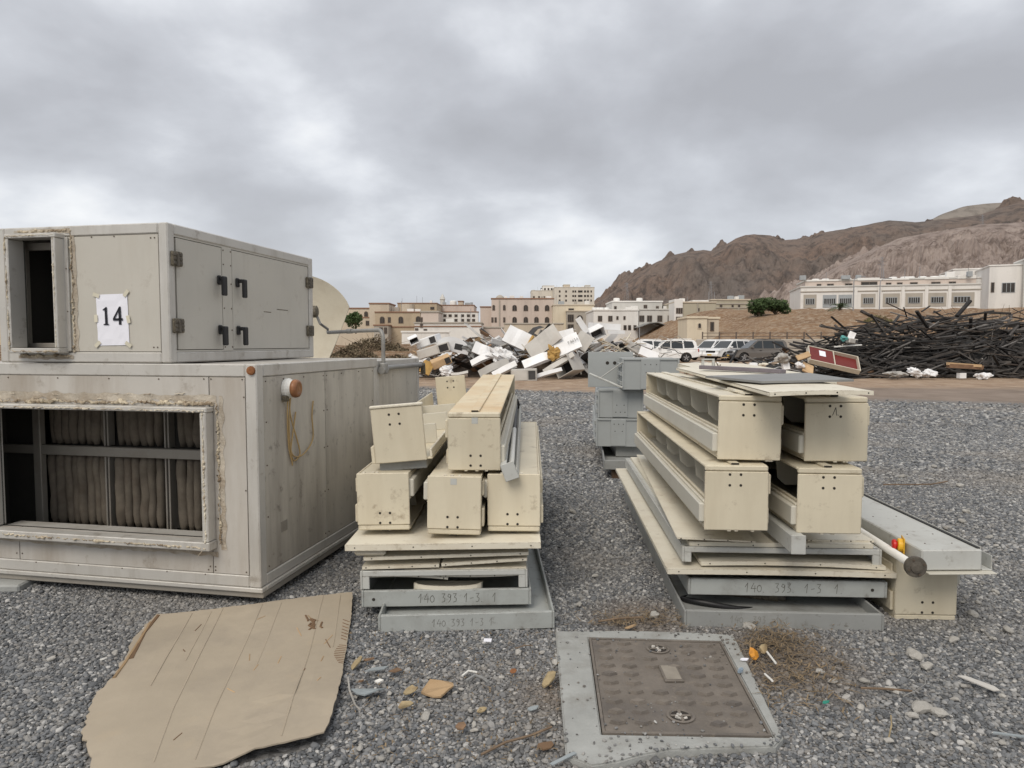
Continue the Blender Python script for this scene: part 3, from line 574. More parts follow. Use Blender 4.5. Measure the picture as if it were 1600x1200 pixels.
# ================================================================== VEGETATION
def tree(name, label, px, ybase, Y, H, Wd, m='leaf', n=1800, leaf=.28, trunk=.3, cat='tree', group=None, zb=None, seed=0):
    rs = random.Random(seed); p = at(px, ybase, Y); t = thing(name, label, cat, (p.x, Y, p.z if zb is None else zb), (0, 0, 0), group)
    b = MB(); b.tube([(0, 0, -.6), (.05, 0, H * .25), (.1, .05, H * .6)], [trunk * .5, trunk * .4, trunk * .2], 7)
    cl = []
    for k in range(9):
        a = rs.uniform(0, 6.28); rr = rs.uniform(.15, .75) * Wd / 2; q = Vector((rr * math.cos(a), rr * math.sin(a), H * rs.uniform(.42, .86))); cl.append((q, rs.uniform(.22, .36) * Wd))
        b.tube([(.05, 0, H * .25), tuple(q * .6 + Vector((0, 0, H * .1))), tuple(q)], [trunk * .3, trunk * .16, .02], 5)
    b.build('trunk', 'bark', t)
    c = MB()
    for i in range(n):
        q, r_ = rs.choice(cl); d = Vector((rs.gauss(0, 1), rs.gauss(0, 1), rs.gauss(0, 1))).normalized() * (r_ * rs.uniform(.45, 1.) ** .5); d.z *= .75
        o = q + d; u = Vector((rs.gauss(0, 1), rs.gauss(0, 1), rs.gauss(0, 1))).normalized(); v_ = u.orthogonal().normalized(); s_ = leaf * rs.uniform(.5, 1.3)
        c.add([o - u * s_, o - v_ * s_ * .5, o + u * s_, o + v_ * s_ * .5], [(0, 1, 2, 3)])
    c.build('crown', m, t, fix=False)
    return t
tree('leafy_tree', 'dark green bushy tree left of the dirt bank', 1186, 502, 118, 3.9, 4.0, seed=1)
tree('leafy_tree', 'brighter green round tree touching the bank edge', 1211, 501, 119, 3.9, 4.2, seed=2)
tree('leafy_tree', 'small dark tree beside the dish in front of beige villa', 556, 516, 120, 2.8, 3.6, n=1000, seed=3, leaf=.25)
def bush(label, px, ybase, Y, H, Wd, m, n, seed, zb=None, twiggy=False, name='scrub_bush', group=None):
    rs = random.Random(seed); p = at(px, ybase, Y); t = thing(name, label, 'bush', (p.x, Y, p.z if zb is None else zb), (0, 0, 0), group)
    b = MB(); c = MB()
    for k in range(26 if not twiggy else 90):
        a = rs.uniform(0, 6.28); d = Vector((math.cos(a) * Wd / 2 * rs.uniform(.2, 1), math.sin(a) * Wd / 4, H * rs.uniform(.5, 1.05))); mid = d * .5 + Vector((rs.gauss(0, .12), rs.gauss(0, .1), rs.uniform(0, .25))) * H * .5
        st = Vector((rs.uniform(-.4, .4) * Wd, 0, -.1)) if twiggy else Vector((0, 0, -.1))
        b.tube([st, st * .5 + mid, st * .4 + d], [.03 * (1 + H * .3), .02 * (1 + H * .2), .008], 4, False)
    b.build('stems', 'twig', t, fix=False)
    for i in range(n):
        a = rs.uniform(0, 6.28); rr = rs.uniform(0, 1) ** .5; x = rr * math.cos(a) * Wd / 2; y = rr * math.sin(a) * Wd / 4
        z = rs.uniform(0, 1) ** .7 * H * max(.15, 1 - rr ** 2) * (.75 + .35 * noise.noise(Vector((x * 1.2, y * 1.2, seed)))); o = Vector((x, y, z)); u = Vector((rs.gauss(0, 1), rs.gauss(0, 1), rs.gauss(0, 1.2))).normalized(); v_ = u.orthogonal().normalized(); s_ = rs.uniform(.04, .12) * (1 + H * .3)
        c.add([o - u * s_, o - v_ * s_ * .45, o + u * s_, o + v_ * s_ * .45], [(0, 1, 2, 3)])
    if n: c.build('foliage', m, t, fix=False)
bush('olive green bush just behind the scrap heap left of middle', 702, 530, 62, 1.3, 3.6, 'scrub_green', 1500, 11, .5)
bush('dry brown scrub under the bent pipe', 552, 548, 46, 1.5, 4.2, 'scrub', 1600, 12, .2)
bush('dark dry scrub right of the satellite dish', 585, 540, 56, 1.7, 5.5, 'scrub', 1800, 13, .8)
bush('reddish brown scrub left of the scrap heap end', 625, 553, 44, .8, 3.5, 'scrub', 1100, 14, .2)
bush('low dry scrub half hidden behind the dish', 528, 556, 42, 1.0, 3.5, 'scrub', 1000, 15, 0)
bush('grey green bush behind the black timber heap', 1345, 525, 58, 1.7, 4.5, 'scrub_green', 1700, 16, 0)
bush('tangled leafless brushwood above the right end of the timber heap', 1560, 505, 52, 4.2, 8.5, 'scrub', 1300, 17, 0, True)
bush('thin dry shrub left of the parked white cars', 960, 525, 75, 1.5, 6, 'scrub', 1500, 18, .5)
bush('dry scrub strip below the carport and kiosk', 1048, 523, 88, 1.6, 12, 'scrub', 2200, 19, .8)
bush('small green bush partway up the dirt bank', 1372, 500, 88, 1.2, 4, 'scrub_green', 900, 20, 4.2)
p = at(1312, 486, 116); t = thing('palm_tree', 'short date palm in front of the townhouse row', 'palm', (p.x, 116, bank_z(p.x, 116) - .2))
MB().tube([(0, 0, 0), (.05, 0, .9), (0, 0, 1.3)], [.3, .26, .22], 8).build('trunk', 'bark', t)
c = MB(); rs = random.Random(4)
for k in range(26):
    a = k * 2.4; el = rs.uniform(.1, 1.2); pts = [Vector((math.cos(a) * math.cos(el) * s_ * 2.3, math.sin(a) * math.cos(el) * s_ * 2.3, 1.25 + math.sin(el) * s_ * 2.0 - 1.1 * s_ * s_)) for s_ in [q / 6 for q in range(7)]]
    for q in range(1, 7):
        d = (pts[q] - pts[q - 1]).normalized(); sd_ = d.cross(Vector((0, 0, 1))).normalized()
        for s_ in (-1, 1):
            for f_ in (0, .5): o = pts[q - 1].lerp(pts[q], f_); c.add([o, o + d * .12, o + d * .42 + sd_ * s_ * .42 - Vector((0, 0, .12))], [(0, 1, 2)])
c.build('crown', 'palm_leaf', t, fix=False)

# ================================================================== PARKED CARS
def suv(label, px, yb, Y, yaw, body, group='cars parked beyond the yard', paint_name='body', lo=1.0):
    p = at(px, yb, Y); t = thing('parked_car', label, 'car', (p.x, Y, 0), (0, 0, yaw), group)
    # local +x is the front of the car
    def shell(name, pts, m, par, hwf):
        b = MB(); n = len(pts); vs_ = [(x, -hwf(x, z), z) for x, z in pts] + [(x, hwf(x, z), z) for x, z in pts]
        b.add(vs_, [tuple(range(n)), tuple(range(2 * n - 1, n - 1, -1))] + [(i, i + n, (i + 1) % n + n, (i + 1) % n) for i in range(n)]); return b.build(name, m, par)
    low = [(-2.3, .45), (-2.38, .62), (-2.36, .95), (-2.28, 1.06), (1.02, 1.1), (1.5, 1.08), (2.05, .98), (2.26, .85), (2.34, .62), (2.28, .42), (1.98, .36)]
    def arch(cx): return [(cx + .44 * math.cos(a), .38 + .44 * math.sin(a)) for a in [math.pi * k / 8 for k in range(9)]]
    low = low[:-1] + [(2.0, .38)] + arch(1.42)[0:] + [(.9, .34), (-.9, .34)] + arch(-1.38) + [(-1.95, .4)]
    bo = shell(paint_name, low, body, t, lambda x, z: .93 - .08 * max(0, z - .75) - .10 * max(0, abs(x) - 1.7))
    gh = [(-2.26, 1.055), (-2.16, 1.62), (-1.95, 1.79), (-.4, 1.84), (.25, 1.78), (1.1, 1.09)]
    hw = lambda x, z: .885 - max(0, z - 1.05) * .24
    shell('cabin', gh, body, t, hw)
    def side(name, pts, m):
        for s_ in (-1, 1):
            b = MB(); vs_ = [(x, s_ * (hw(x, z) + .008), z) for x, z in pts]; b.add(vs_, [tuple(range(len(pts))) if s_ < 0 else tuple(range(len(pts) - 1, -1, -1))]); b.build(name, m, t, fix=False)
    side('side_window', [(.88, 1.12), (.22, 1.7), (-.12, 1.73), (-.12, 1.12)], 'glass'); side('side_window', [(-.2, 1.12), (-.2, 1.73), (-1.05, 1.73), (-1.12, 1.12)], 'glass'); side('side_window', [(-1.22, 1.14), (-1.15, 1.72), (-1.85, 1.68), (-2.0, 1.3), (-1.95, 1.16)], 'glass')
    def across(name, q0, q1, m, off, k0=.9, k1=.9):
        (xa, za), (xb, zb_) = q0, q1; b = MB(); b.add([(xa + off, -hw(xa, za) * k0, za), (xa + off, hw(xa, za) * k0, za), (xb + off, hw(xb, zb_) * k1, zb_), (xb + off, -hw(xb, zb_) * k1, zb_)], [(0, 1, 2, 3)]); return b.build(name, m, t, fix=False)
    across('windscreen', (1.06, 1.13), (.3, 1.74), 'glass', .02); across('rear_window', (-2.25, 1.15), (-2.17, 1.58), 'glass', -.015)
    for s_ in (-1, 1):
        bx('headlight', 'lamp_clear', t, 2.06, 2.275, s_ * .76 - .16, s_ * .76 + .16, .78, .94, .03); bx('tail_light', 'lamp_red', t, -2.385, -2.3, s_ * .8 - .09, s_ * .8 + .09, .85, 1.1, .02)
        bx('mirror', body, t, .68, .84, s_ * 1.0 - .12, s_ * 1.0 + .12, 1.12, 1.28, .03)
        bx('door_handle', 'rim' if body == 'car_white' else 'black_plastic', t, -.05, .15, s_ * .925 - .02, s_ * .925 + .02, .93, .97, .008); bx('roof_rail', 'black_plastic' if body == 'car_grey' else body, t, -1.8, .0, s_ * .6 - .03, s_ * .6 + .03, 1.85, 1.9, .01)
    bx('grille', 'black_plastic', t, 2.2, 2.31, -.52, .52, .66, .9, .02); bx('front_bumper', 'black_plastic' if body == 'car_grey' else body, t, 2.12, 2.42, -.86, .86, .40, .64, .05); bx('rear_bumper', 'black_plastic' if body == 'car_grey' else body, t, -2.47, -2.3, -.86, .86, .42, .66, .05)
    bx('number_plate', 'number_plate', t, 2.421, 2.43, -.25, .25, .48, .6, .002); bx('number_plate', 'number_plate', t, -2.48, -2.471, -.25, .25, .68, .8, .002)
    bx('underbody', 'rubber', t, -2.1, 2.1, -.7, .7, .26, .45, .03)
    for x in (1.42, -1.38):
        for s_ in (-1, 1):
            b = MB(); b.m = Matrix.Translation((x, s_ * .78, .38)); b.lathe([(.22, -.12), (.34, -.13), (.38, -.09), (.38, .09), (.34, .13), (.22, .12)], 22, 'y'); wh = b.build('wheel', 'rubber', t)
            b = MB(); b.m = Matrix.Translation((x, s_ * .78, .38)); b.lathe([(.225, -.10), (.225, .10)], 18, 'y')
            for k in range(5):
                a = k * 1.2566; b.m = Matrix.Translation((x, s_ * .905, .38)) @ Matrix.Rotation(a, 4, 'Y'); b.box(-.035, .035, -.012, .012, .03, .23)
            b.build('rim', 'rim', wh)
    return t
suv('white off road car seen from its side, nearest the scrap heap', 1043, 561, 57, 174, 'car_white')
suv('white car mostly hidden behind the scrap heap struts', 1000, 560, 61, 168, 'car_white')
suv('white car showing its front, second from the grey car', 1112, 559, 64, 214, 'car_white')
suv('white car showing its front, right beside the grey car', 1138, 560, 62, 212, 'car_white')
suv('grey brown off road car with black bumpers and roof rails', 1182, 560, 58, 184, 'car_grey')
# ================================================================== AIR HANDLING UNITS (left)
YAW = -11.2
def screws(pts, parent, ax='y', r_=.0042, out=.003):     # pts: positions on the face; far too small to pick apart singly
    b = MB()
    for p in pts:
        b.m = Matrix.Translation(p); b.lathe([(r_, -.002), (r_, out * .6), (r_ * .6, out)], 7, ax)
    return tag(b.build('screws', 'screw', parent), kind='stuff')
def crust(name, m, parent, pts, r_, seed, n=60, sq=.7):  # ragged bead of old sealant along a line
    rs = random.Random(seed); b = MB(); P = []; rr = []
    tot = [(Vector(a), Vector(c)) for a, c in zip(pts, pts[1:])]
    for a, c in tot:
        k = max(4, int((c - a).length / .007))
        for i in range(k):
            f = i / k; q = a.lerp(c, f); s_ = noise.noise(q * 11 + Vector((seed, 0, 0))) + .7 * noise.noise(q * 60 + Vector((seed, 3, 0))); P.append(q + Vector((noise.noise(q * 87), noise.noise(q * 71 + Vector((5, 5, 5))), noise.noise(q * 79 + Vector((9, 1, 2))))) * r_ * .9); rr.append(r_ * .42 * max(.2, .75 + s_ * 1.1 + rs.uniform(-.35, .35)))
    b.tube(P, rr, 6)
    return b.build(name, m, parent)

# ---- lower unit: local origin at its front right foot, x along the front, y along the side
lu = thing('air_handling_unit', 'large dirty aluminium air handling unit on the gravel with open filter front', 'air unit', (-1.425, 3.885, .05), (0, 0, YAW))
W_, D1, D2, H_ = 2.3, 1.755, 2.80, 1.335
fx = .072
# base skid
bx('base_skid', 'alu_inner', lu, -W_, .006, .012, D2, 0, .035, .004)
bx('base_skid', 'alu_frame', lu, -W_, .012, -.006, .05, .036, .062, .004); bx('base_skid', 'alu_frame', lu, -.05, .012, .051, D2, .036, .062, .004)
# frame of aluminium profiles
for (a, b_, c, d, e_, f_) in ((-W_ + .1, -fx, 0, fx, H_ - .072, H_), (-W_ + .1, -fx, 0, fx, .063, .13),            # front rails
                              (-fx, 0, 0, fx, .063, H_), (-W_, -W_ + .1, 0, fx, .063, H_),                          # corner posts
                              (-fx, 0, fx, D1, H_ - .072, H_), (-fx, 0, fx, D1, .063, .125),                         # side rails
                              (-fx, 0, D1 - .06, D1, .126, H_ - .073), (-fx + .01, -.003, D1 + .003, D1 + .06, .063, H_ - .02), (-fx, -.002, D2 - .05, D2, .063, H_ - .02),
                              (-fx, -.002, D1 + .06, D2 - .05, H_ - .075, H_ - .02), (-fx, -.002, D1 + .06, D2 - .05, .063, .125)):
    bx('frame_rail', 'alu_frame', lu, a, b_, c, d, e_, f_, .006)
# roof sheets
bx('roof_panel', 'alu_panel', lu, -W_ + .02, -fx - .002, fx + .002, D1, H_ - .03, H_ - .004, .004); bx('roof_panel', 'alu_panel', lu, -W_ + .02, -fx - .002, D1 + .004, D2, H_ - .045, H_ - .024, .004)
OX0, OX1, OZ0, OZ1 = -1.765, -.315, .33, 1.065         # opening
g_ = .0025
# front panels with the opening left free
def panel(m, x0, x1, z0, z1, par=lu, y=.004, t_=.03): return bx('panel', m, par, x0 + g_, x1 - g_, y, y + t_, z0 + g_, z1 - g_, .002)
panel('alu_panel', -.30, -fx, .13, H_ - .072); panel('alu_panel', -W_ + .1, -.30, OZ1 + .0, H_ - .072); panel('alu_panel', -1.62, -.30, .13, OZ0); panel('alu_panel', -W_ + .1, -1.62, .13, OZ0); panel('alu_panel', -W_ + .1, OX0, OZ0, OZ1)
# side panels
def spanel(m, y0, y1, z0=.125, z1=H_ - .072, x=-.006): return bx('panel', m, lu, x - .03, x, y0 + g_, y1 - g_, z0 + g_, z1 - g_, .002)
spanel('alu_side', fx, .845); spanel('alu_side', .845, D1 - .06); spanel('alu_side', D1 + .062, D2 - .05, .125, H_ - .075, -.009)
# inner casing closes the unit behind the panels
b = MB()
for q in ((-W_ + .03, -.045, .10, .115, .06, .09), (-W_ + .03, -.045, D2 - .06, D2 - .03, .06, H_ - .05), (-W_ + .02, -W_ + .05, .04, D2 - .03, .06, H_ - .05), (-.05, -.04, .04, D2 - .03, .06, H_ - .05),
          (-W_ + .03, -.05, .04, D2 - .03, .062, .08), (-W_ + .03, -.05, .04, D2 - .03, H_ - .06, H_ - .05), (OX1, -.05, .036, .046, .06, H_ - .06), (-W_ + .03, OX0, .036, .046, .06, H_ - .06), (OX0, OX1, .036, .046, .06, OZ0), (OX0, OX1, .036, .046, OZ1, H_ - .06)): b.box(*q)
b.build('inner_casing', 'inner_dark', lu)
# duct flange round the opening
for q in ((OX0 - .04, OX1 + .045, -.07, .003, OZ1, OZ1 + .028), (OX0 - .04, OX1 + .045, -.075, .003, OZ0 - .05, OZ0), (OX1, OX1 + .04, -.07, .003, OZ0 + .001, OZ1 - .001), (OX0 - .035, OX0, -.07, .06, OZ0 + .001, OZ1 - .001), (OX0, OX1, .05, .16, OZ0 - .03, OZ0 - .003)):
    bx('duct_flange', 'alu_frame', lu, *q, .005)
yF = -.072
crust('sealant', 'sealant_pale', lu, [(OX0, yF, OZ1 + .012), (OX1 + .03, yF, OZ1 + .010)], .011, 1); crust('sealant', 'sealant', lu, [(OX0, -.004, OZ1 + .045), (OX1 + .05, -.004, OZ1 + .045)], .020, 2)
crust('sealant', 'sealant_pale', lu, [(OX1 + .02, yF, OZ1), (OX1 + .022, yF, OZ0 - .02)], .010, 3); crust('sealant', 'sealant', lu, [(OX1 + .066, -.002, OZ1 + .05), (OX1 + .07, -.002, OZ0 - .03)], .014, 4)
crust('sealant', 'sealant', lu, [(OX0, yF - .004, OZ0 - .022), (OX1 + .03, yF - .004, OZ0 - .03)], .013, 5); crust('sealant', 'sealant_pale', lu, [(OX0, -.012, OZ0 - .055), (OX1 + .04, -.012, OZ0 - .06)], .012, 6)
rs = random.Random(3)
for k in range(26):      # stringy flakes of sealant above the opening
    x = rs.uniform(OX0, OX1); z = OZ1 + rs.uniform(.04, .10); l_ = rs.uniform(.02, .07); crust('sealant_flake', 'sealant_pale', lu, [(x, -.002, z), (x + l_, -.003, z + rs.uniform(-.006, .006))], .0045, 20 + k)
crust('sealant_flake', 'sealant_pale', lu, [(OX1 + .0, -.07, OZ0 - .045), (OX1 - .04, -.075, OZ0 - .10)], .006, 77)
def residue(par, pts, w0, seed):     # stain and glue left by old duct tape, ragged strip
    b = MB(); P = []
    for a_, c_ in zip(pts, pts[1:]):
        a_, c_ = Vector(a_), Vector(c_); n_ = int((c_ - a_).length / .02); d_ = (c_ - a_).normalized(); s_ = Vector((-d_.z, 0, d_.x))
        for i in range(n_ + 1):
            q = a_.lerp(c_, i / n_); w1 = w0 * (.75 + .8 * noise.noise(q * 14 + Vector((seed, 0, 0)))); w2 = w0 * (.75 + .8 * noise.noise(q * 19 + Vector((0, seed, 0)))); P.append((q + s_ * max(.003, w1), q - s_ * max(.003, w2)))
    for u, v_ in P: b.v += [tuple(u), tuple(v_)]
    b.f = [(2 * i, 2 * i + 1, 2 * i + 3, 2 * i + 2) for i in range(len(P) - 1)]
    return b.build('tape_residue', 'residue', par, fix=False)
residue(lu, [(OX0, .0022, OZ1 + .075), (OX1 + .06, .0022, OZ1 + .07)], .030, 1); residue(lu, [(OX1 + .085, .0022, OZ1 + .09), (OX1 + .09, .0022, OZ0 - .06)], .022, 2); residue(lu, [(OX0, .0022, OZ0 - .075), (OX1 + .05, .0022, OZ0 - .085)], .018, 3)
# filter rack
YF = .50
for q in ((-2.26, -.06, YF - .03, YF, .10, .20), (-1.955, -1.895, YF - .05, YF - .003, .201, 1.24), (-1.894, -.06, YF - .045, YF - .004, .70, .765), (-2.26, -1.956, YF - .03, YF - .004, .70, .76), (-2.26, -.06, YF - .03, YF, 1.2, 1.25)): bx('filter_frame', 'alu_inner', lu, *q, .004)
for x in (-1.427, -1.402, -.97, -.945, -.50, -.475): bx('filter_frame', 'alu_inner', lu, x - .006, x + .006, YF - .01, YF + .05, .201, .699, .002); bx('filter_frame', 'alu_inner', lu, x - .006, x + .006, YF - .01, YF + .05, .766, 1.199, .002)
rs = random.Random(8); protos = []
for v_ in range(4):
    for hh in (.49, .425):
        P = []; rr = []; n_ = 11
        for i in range(n_):
            f = i / (n_ - 1); P.append((noise.noise(Vector((v_ * 7, f * 3, 1))) * .014, noise.noise(Vector((v_ * 5, f * 3, 4))) * .01, f * hh)); rr.append(.0275 * (.5 + .62 * math.sin(min(1., .1 + f * 5) * math.pi / 2) * (1 if f < .93 else .75) + .1 * noise.noise(Vector((v_, f * 6, 8)))))
        b = MB(); b.tube(P, rr, 9); me = b.mesh('filter_bag', True); me.materials.append(M['filter']); protos.append((hh, me))
x = -1.86
while x < -.09:
    if min(abs(x - q) for q in (-1.414, -.957, -.487)) > .034:
        for hh, z in ((.49, .205), (.425, .77)):
            o = link('filter_bag', rs.choice([m_ for h2, m_ in protos if h2 == hh]), lu); o.location = (x + rs.uniform(-.004, .004), YF + .03 + rs.uniform(-.008, .008), z); o.rotation_euler = (0, rs.uniform(-.03, .03), rs.uniform(0, 6.28)); o.scale = (1, 1.25, 1)
    x += .0585
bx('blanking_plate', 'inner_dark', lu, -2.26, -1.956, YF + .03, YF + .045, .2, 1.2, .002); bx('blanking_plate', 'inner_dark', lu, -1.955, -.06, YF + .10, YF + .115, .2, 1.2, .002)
pts = []
for x in (-.33, -.285, -.09): pts += [(x, .003, H_ - .085), (x, .003, .15)]
pts += [(x, .003, H_ - .088) for x in (-.62, -.95, -1.3, -1.65)] + [(x, .001, .122) for x in (-.35, -.6, -.9, -1.2, -1.5)] + [(-.285, .003, .17), (-.318, .003, .17), (-1.60, .003, .17), (-1.64, .003, .17), (-.082, .003, .62), (-.082, .003, 1.15)] + [(OX1 + .055, .003, z) for z in (.45, .7, .95)]
screws(pts, lu)
screws([(-.004, y, z) for y in (.10, .82, .87, D1 - .09) for z in (.16, .45, .75, 1.0, H_ - .10)] + [(-.004, y, H_ - .095) for y in (.3, .55, 1.1, 1.4)], lu, 'x')
b = MB(); b.m = Matrix.Translation((-.03, -.001, H_ - .035)); b.lathe([(.026, 0), (.024, -.012), (.012, -.016)], 11, 'y'); b.build('rusty_corner_cap', 'rust', lu)
bx('corner_seam', 'gap', lu, -.0712, -.0705, -.0008, .0005, .14, H_ - .08, 0)
bx('patch', 'alu_inner', lu, -.006, -.0035, .24, .315, .32, .385, .001)
# alarm sounder with its wires
t = thing('alarm_sounder', 'round amber alarm sounder on white base with dangling tan wires', 'alarm', (lu.matrix_basis @ Vector((-.004, .33, H_ - .155))), (0, 0, YAW))
MB().lathe([(.062, 0), (.062, .02), (.052, .035), (.05, .048)], 20, 'x').build('base', 'white_plastic', t); MB().lathe([(.053, .049), (.056, .06), (.052, .078), (.034, .086), (.03, .082), (.01, .086)], 20, 'x').build('lens', 'amber', t, smooth=True)
bx('bracket', 'hinge', t, .001, .03, -.06, -.02, -.075, -.04, .004)
def wire(pts, r_=.0045):
    P = [Vector(p) for p in pts]; Q = []
    for i in range(len(P) - 1):
        a, b_, c, d = P[max(i - 1, 0)], P[i], P[i + 1], P[min(i + 2, len(P) - 1)]
        for k in range(8):
            f = k / 8; Q.append(.5 * ((2 * b_) + (c - a) * f + (2 * a - 5 * b_ + 4 * c - d) * f * f + (3 * b_ - a - 3 * c + d) * f ** 3))
    Q.append(P[-1]); MB().tube(Q, r_, 6).build('wire', 'wire', t, smooth=True)
wire([(.02, -.02, -.045), (.012, -.015, -.2), (.01, .0, -.36), (.012, .03, -.45), (.01, .04, -.475)])
wire([(.02, .0, -.045), (.014, .02, -.17), (.012, .1, -.33), (.012, .13, -.42), (.01, .06, -.45), (.012, .02, -.38), (.01, .05, -.28), (.01, .09, -.15)])
wire([(.022, .01, -.045), (.014, .0, -.22), (.012, .03, -.40), (.012, .16, -.43), (.012, .3, -.35), (.01, .3, -.2), (.01, .32, -.10)])
# bent conduit at the far corner
t = thing('bent_pipe', 'grey bent conduit pipe rising at the far corner of the big unit', 'pipe', (lu.matrix_basis @ Vector((.03, D1 + .06, H_ - .02))), (0, 0, YAW))
d = Vector((-.62, .42, 0)); arc = [(0, 0, -.06), (0, 0, .0), (0, 0, .16)] + [tuple(d * (.075 * (1 - math.cos(a))) + Vector((0, 0, .16 + .085 * math.sin(a)))) for a in [math.pi / 2 * k / 7 for k in range(1, 8)]] + [tuple(d * .55 + Vector((0, 0, .243))), tuple(d * 1.15 + Vector((0, 0, .235)))]
MB().tube(arc, .0165, 10).build('riser', 'pipe', t, smooth=True)
MB().tube([tuple(d * .62 + Vector((0, 0, .243))), tuple(d * .72 + Vector((0, 0, .242)))], .022, 10).build('coupling', 'pipe', t)
b = MB(); b.lathe([(.03, -.11), (.036, -.10), (.036, -.03), (.028, -.02)], 12); b.tube([(-.0, -.05, -.08), (0, .05, -.08)], .03, 10); b.build('joint', 'pipe', t)
MB().tube([(0, .0, -.062), (.0, .96, -.062)], .02, 10).build('side_run', 'pipe', t); MB().tube([(0, .93, -.062), (0, 1.0, -.062), (0, 1.01, -.15)], .024, 10).build('end_elbow', 'hinge', t)

# ---- upper unit
uu = thing('fan_unit', 'smaller aluminium fan unit with two side doors standing on the big unit', 'air unit', lu.matrix_basis @ Vector((-.545, .012, H_ + .004)), (0, 0, YAW))
W2, DD, H2 = 1.165, 1.74, .80; f2 = .062
for q in ((-W2 + f2, -f2, 0, f2, H2 - f2, H2), (-W2 + f2, -f2, 0, f2, 0, f2), (-f2, 0, 0, f2, 0, H2), (-W2, -W2 + f2, 0, f2, 0, H2), (-f2, 0, f2, DD - f2, H2 - f2, H2), (-f2, 0, f2, DD - f2, 0, f2), (-f2, 0, DD - f2, DD, 0, H2), (-W2, -W2 + f2, f2, DD, H2 - f2, H2), (-W2, -W2 + f2, f2, DD, 0, f2), (-W2 + f2, -f2, DD - f2, DD, H2 - f2, H2)): bx('frame_rail', 'alu_frame', uu, *q, .007)
bx('roof_panel', 'alu_clean', uu, -W2 + f2 + .002, -f2 - .002, f2 + .002, DD - f2 - .002, H2 - .02, H2 - .004, .003)
UX0, UX1, UZ0, UZ1 = -1.0, -.705, .085, .725
def up(m, x0, x1, z0, z1): return bx('panel', m, uu, x0 + g_, x1 - g_, .004, .03, z0 + g_, z1 - g_, .002)
up('alu_clean', UX1, -f2, f2, H2 - f2); up('alu_clean', UX0, UX1, UZ1, H2 - f2); up('alu_clean', UX0, UX1, f2, UZ0); up('alu_clean', -W2 + f2, UX0, f2, H2 - f2)
bx('door', 'alu_clean', uu, -.034, -.004, f2 + .012 + g_, .515 - g_, f2 + g_ + .012, H2 - f2 - g_ - .012, .002); bx('door', 'alu_clean', uu, -.034, -.004, .625 + g_, DD - f2 - .012 - g_, f2 + g_ + .012, H2 - f2 - g_ - .012, .002); bx('door_mullion', 'alu_clean', uu, -.034, -.003, .515 + g_, .625 - g_, f2 + .001, H2 - f2 - .001, .002)
for q in ((f2, DD - f2, f2 + .0008, f2 + .0105), (f2, DD - f2, H2 - f2 - .0105, H2 - f2 - .0008)): bx('door_gasket', 'alu_clean', uu, -.034, -.005, q[0], q[1], q[2], q[3], .001)
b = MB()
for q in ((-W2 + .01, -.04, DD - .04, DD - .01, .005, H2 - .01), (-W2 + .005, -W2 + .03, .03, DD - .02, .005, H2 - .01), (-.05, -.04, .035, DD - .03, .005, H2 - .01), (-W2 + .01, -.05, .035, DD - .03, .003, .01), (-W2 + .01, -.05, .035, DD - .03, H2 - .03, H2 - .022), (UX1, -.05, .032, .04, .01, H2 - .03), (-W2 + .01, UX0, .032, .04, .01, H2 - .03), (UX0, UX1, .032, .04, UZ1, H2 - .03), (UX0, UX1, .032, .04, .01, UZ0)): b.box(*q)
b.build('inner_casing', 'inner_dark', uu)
for q in ((UX0 - .028, UX1 + .03, -.075, .003, UZ1, UZ1 + .026), (UX0 - .028, UX1 + .03, -.075, .003, UZ0 - .03, UZ0), (UX1, UX1 + .026, -.075, .003, UZ0 + .001, UZ1 - .001), (UX0 - .026, UX0, -.075, .035, UZ0 + .001, UZ1 - .001), (UX1 + .002, UX1 + .05, -.012, .0035, UZ0 - .02, UZ1 + .01)): bx('duct_flange', 'alu_frame', uu, *q, .004)
for q in ((UX0 - .10, UX0 - .06, .10, .13, UZ0, UZ1), (UX1 - .03, UX1, .10, .13, UZ0, UZ1), (UX0 - .06, UX1 - .03, .10, .13, UZ1 - .045, UZ1), (UX0 - .06, UX1 - .03, .10, .13, UZ0, UZ0 + .03)): bx('inner_frame', 'alu_inner', uu, *q, .003)
y2 = -.077
crust('sealant', 'sealant_pale', uu, [(UX0 - .02, y2, UZ1 + .012), (UX1 + .02, y2, UZ1 + .014)], .007, 31); crust('sealant', 'sealant', uu, [(UX0 - .02, y2, UZ1 + .01), (UX0 - .012, y2, UZ0 - .02)], .008, 32); crust('sealant', 'sealant_pale', uu, [(UX1 + .012, y2, UZ1), (UX1 + .014, y2, UZ0)], .007, 33)
crust('sealant', 'sealant', uu, [(UX0 - .02, y2, UZ0 - .018), (UX1 + .03, y2, UZ0 - .02)], .010, 34); crust('sealant', 'sealant', uu, [(UX0 - .01, -.005, UZ0 - .045), (UX1 + .05, -.005, UZ0 - .048)], .016, 35); crust('sealant', 'sealant', uu, [(UX1 + .065, -.001, UZ1 + .05), (UX1 + .068, -.001, UZ0 - .03)], .014, 36); crust('sealant', 'sealant', uu, [(UX0, -.002, UZ1 + .05), (UX1 + .05, -.002, UZ1 + .048)], .015, 37)
residue(uu, [(UX1 + .078, .0022, UZ1 + .05), (UX1 + .08, .0022, UZ0 - .02)], .02, 6); residue(uu, [(UX0 - .03, -.0022, UZ1 + .048), (UX1 + .06, -.0022, UZ1 + .048)], .016, 7); residue(uu, [(UX0 - .03, -.0022, UZ0 - .055), (UX1 + .06, -.0022, UZ0 - .055)], .014, 8)
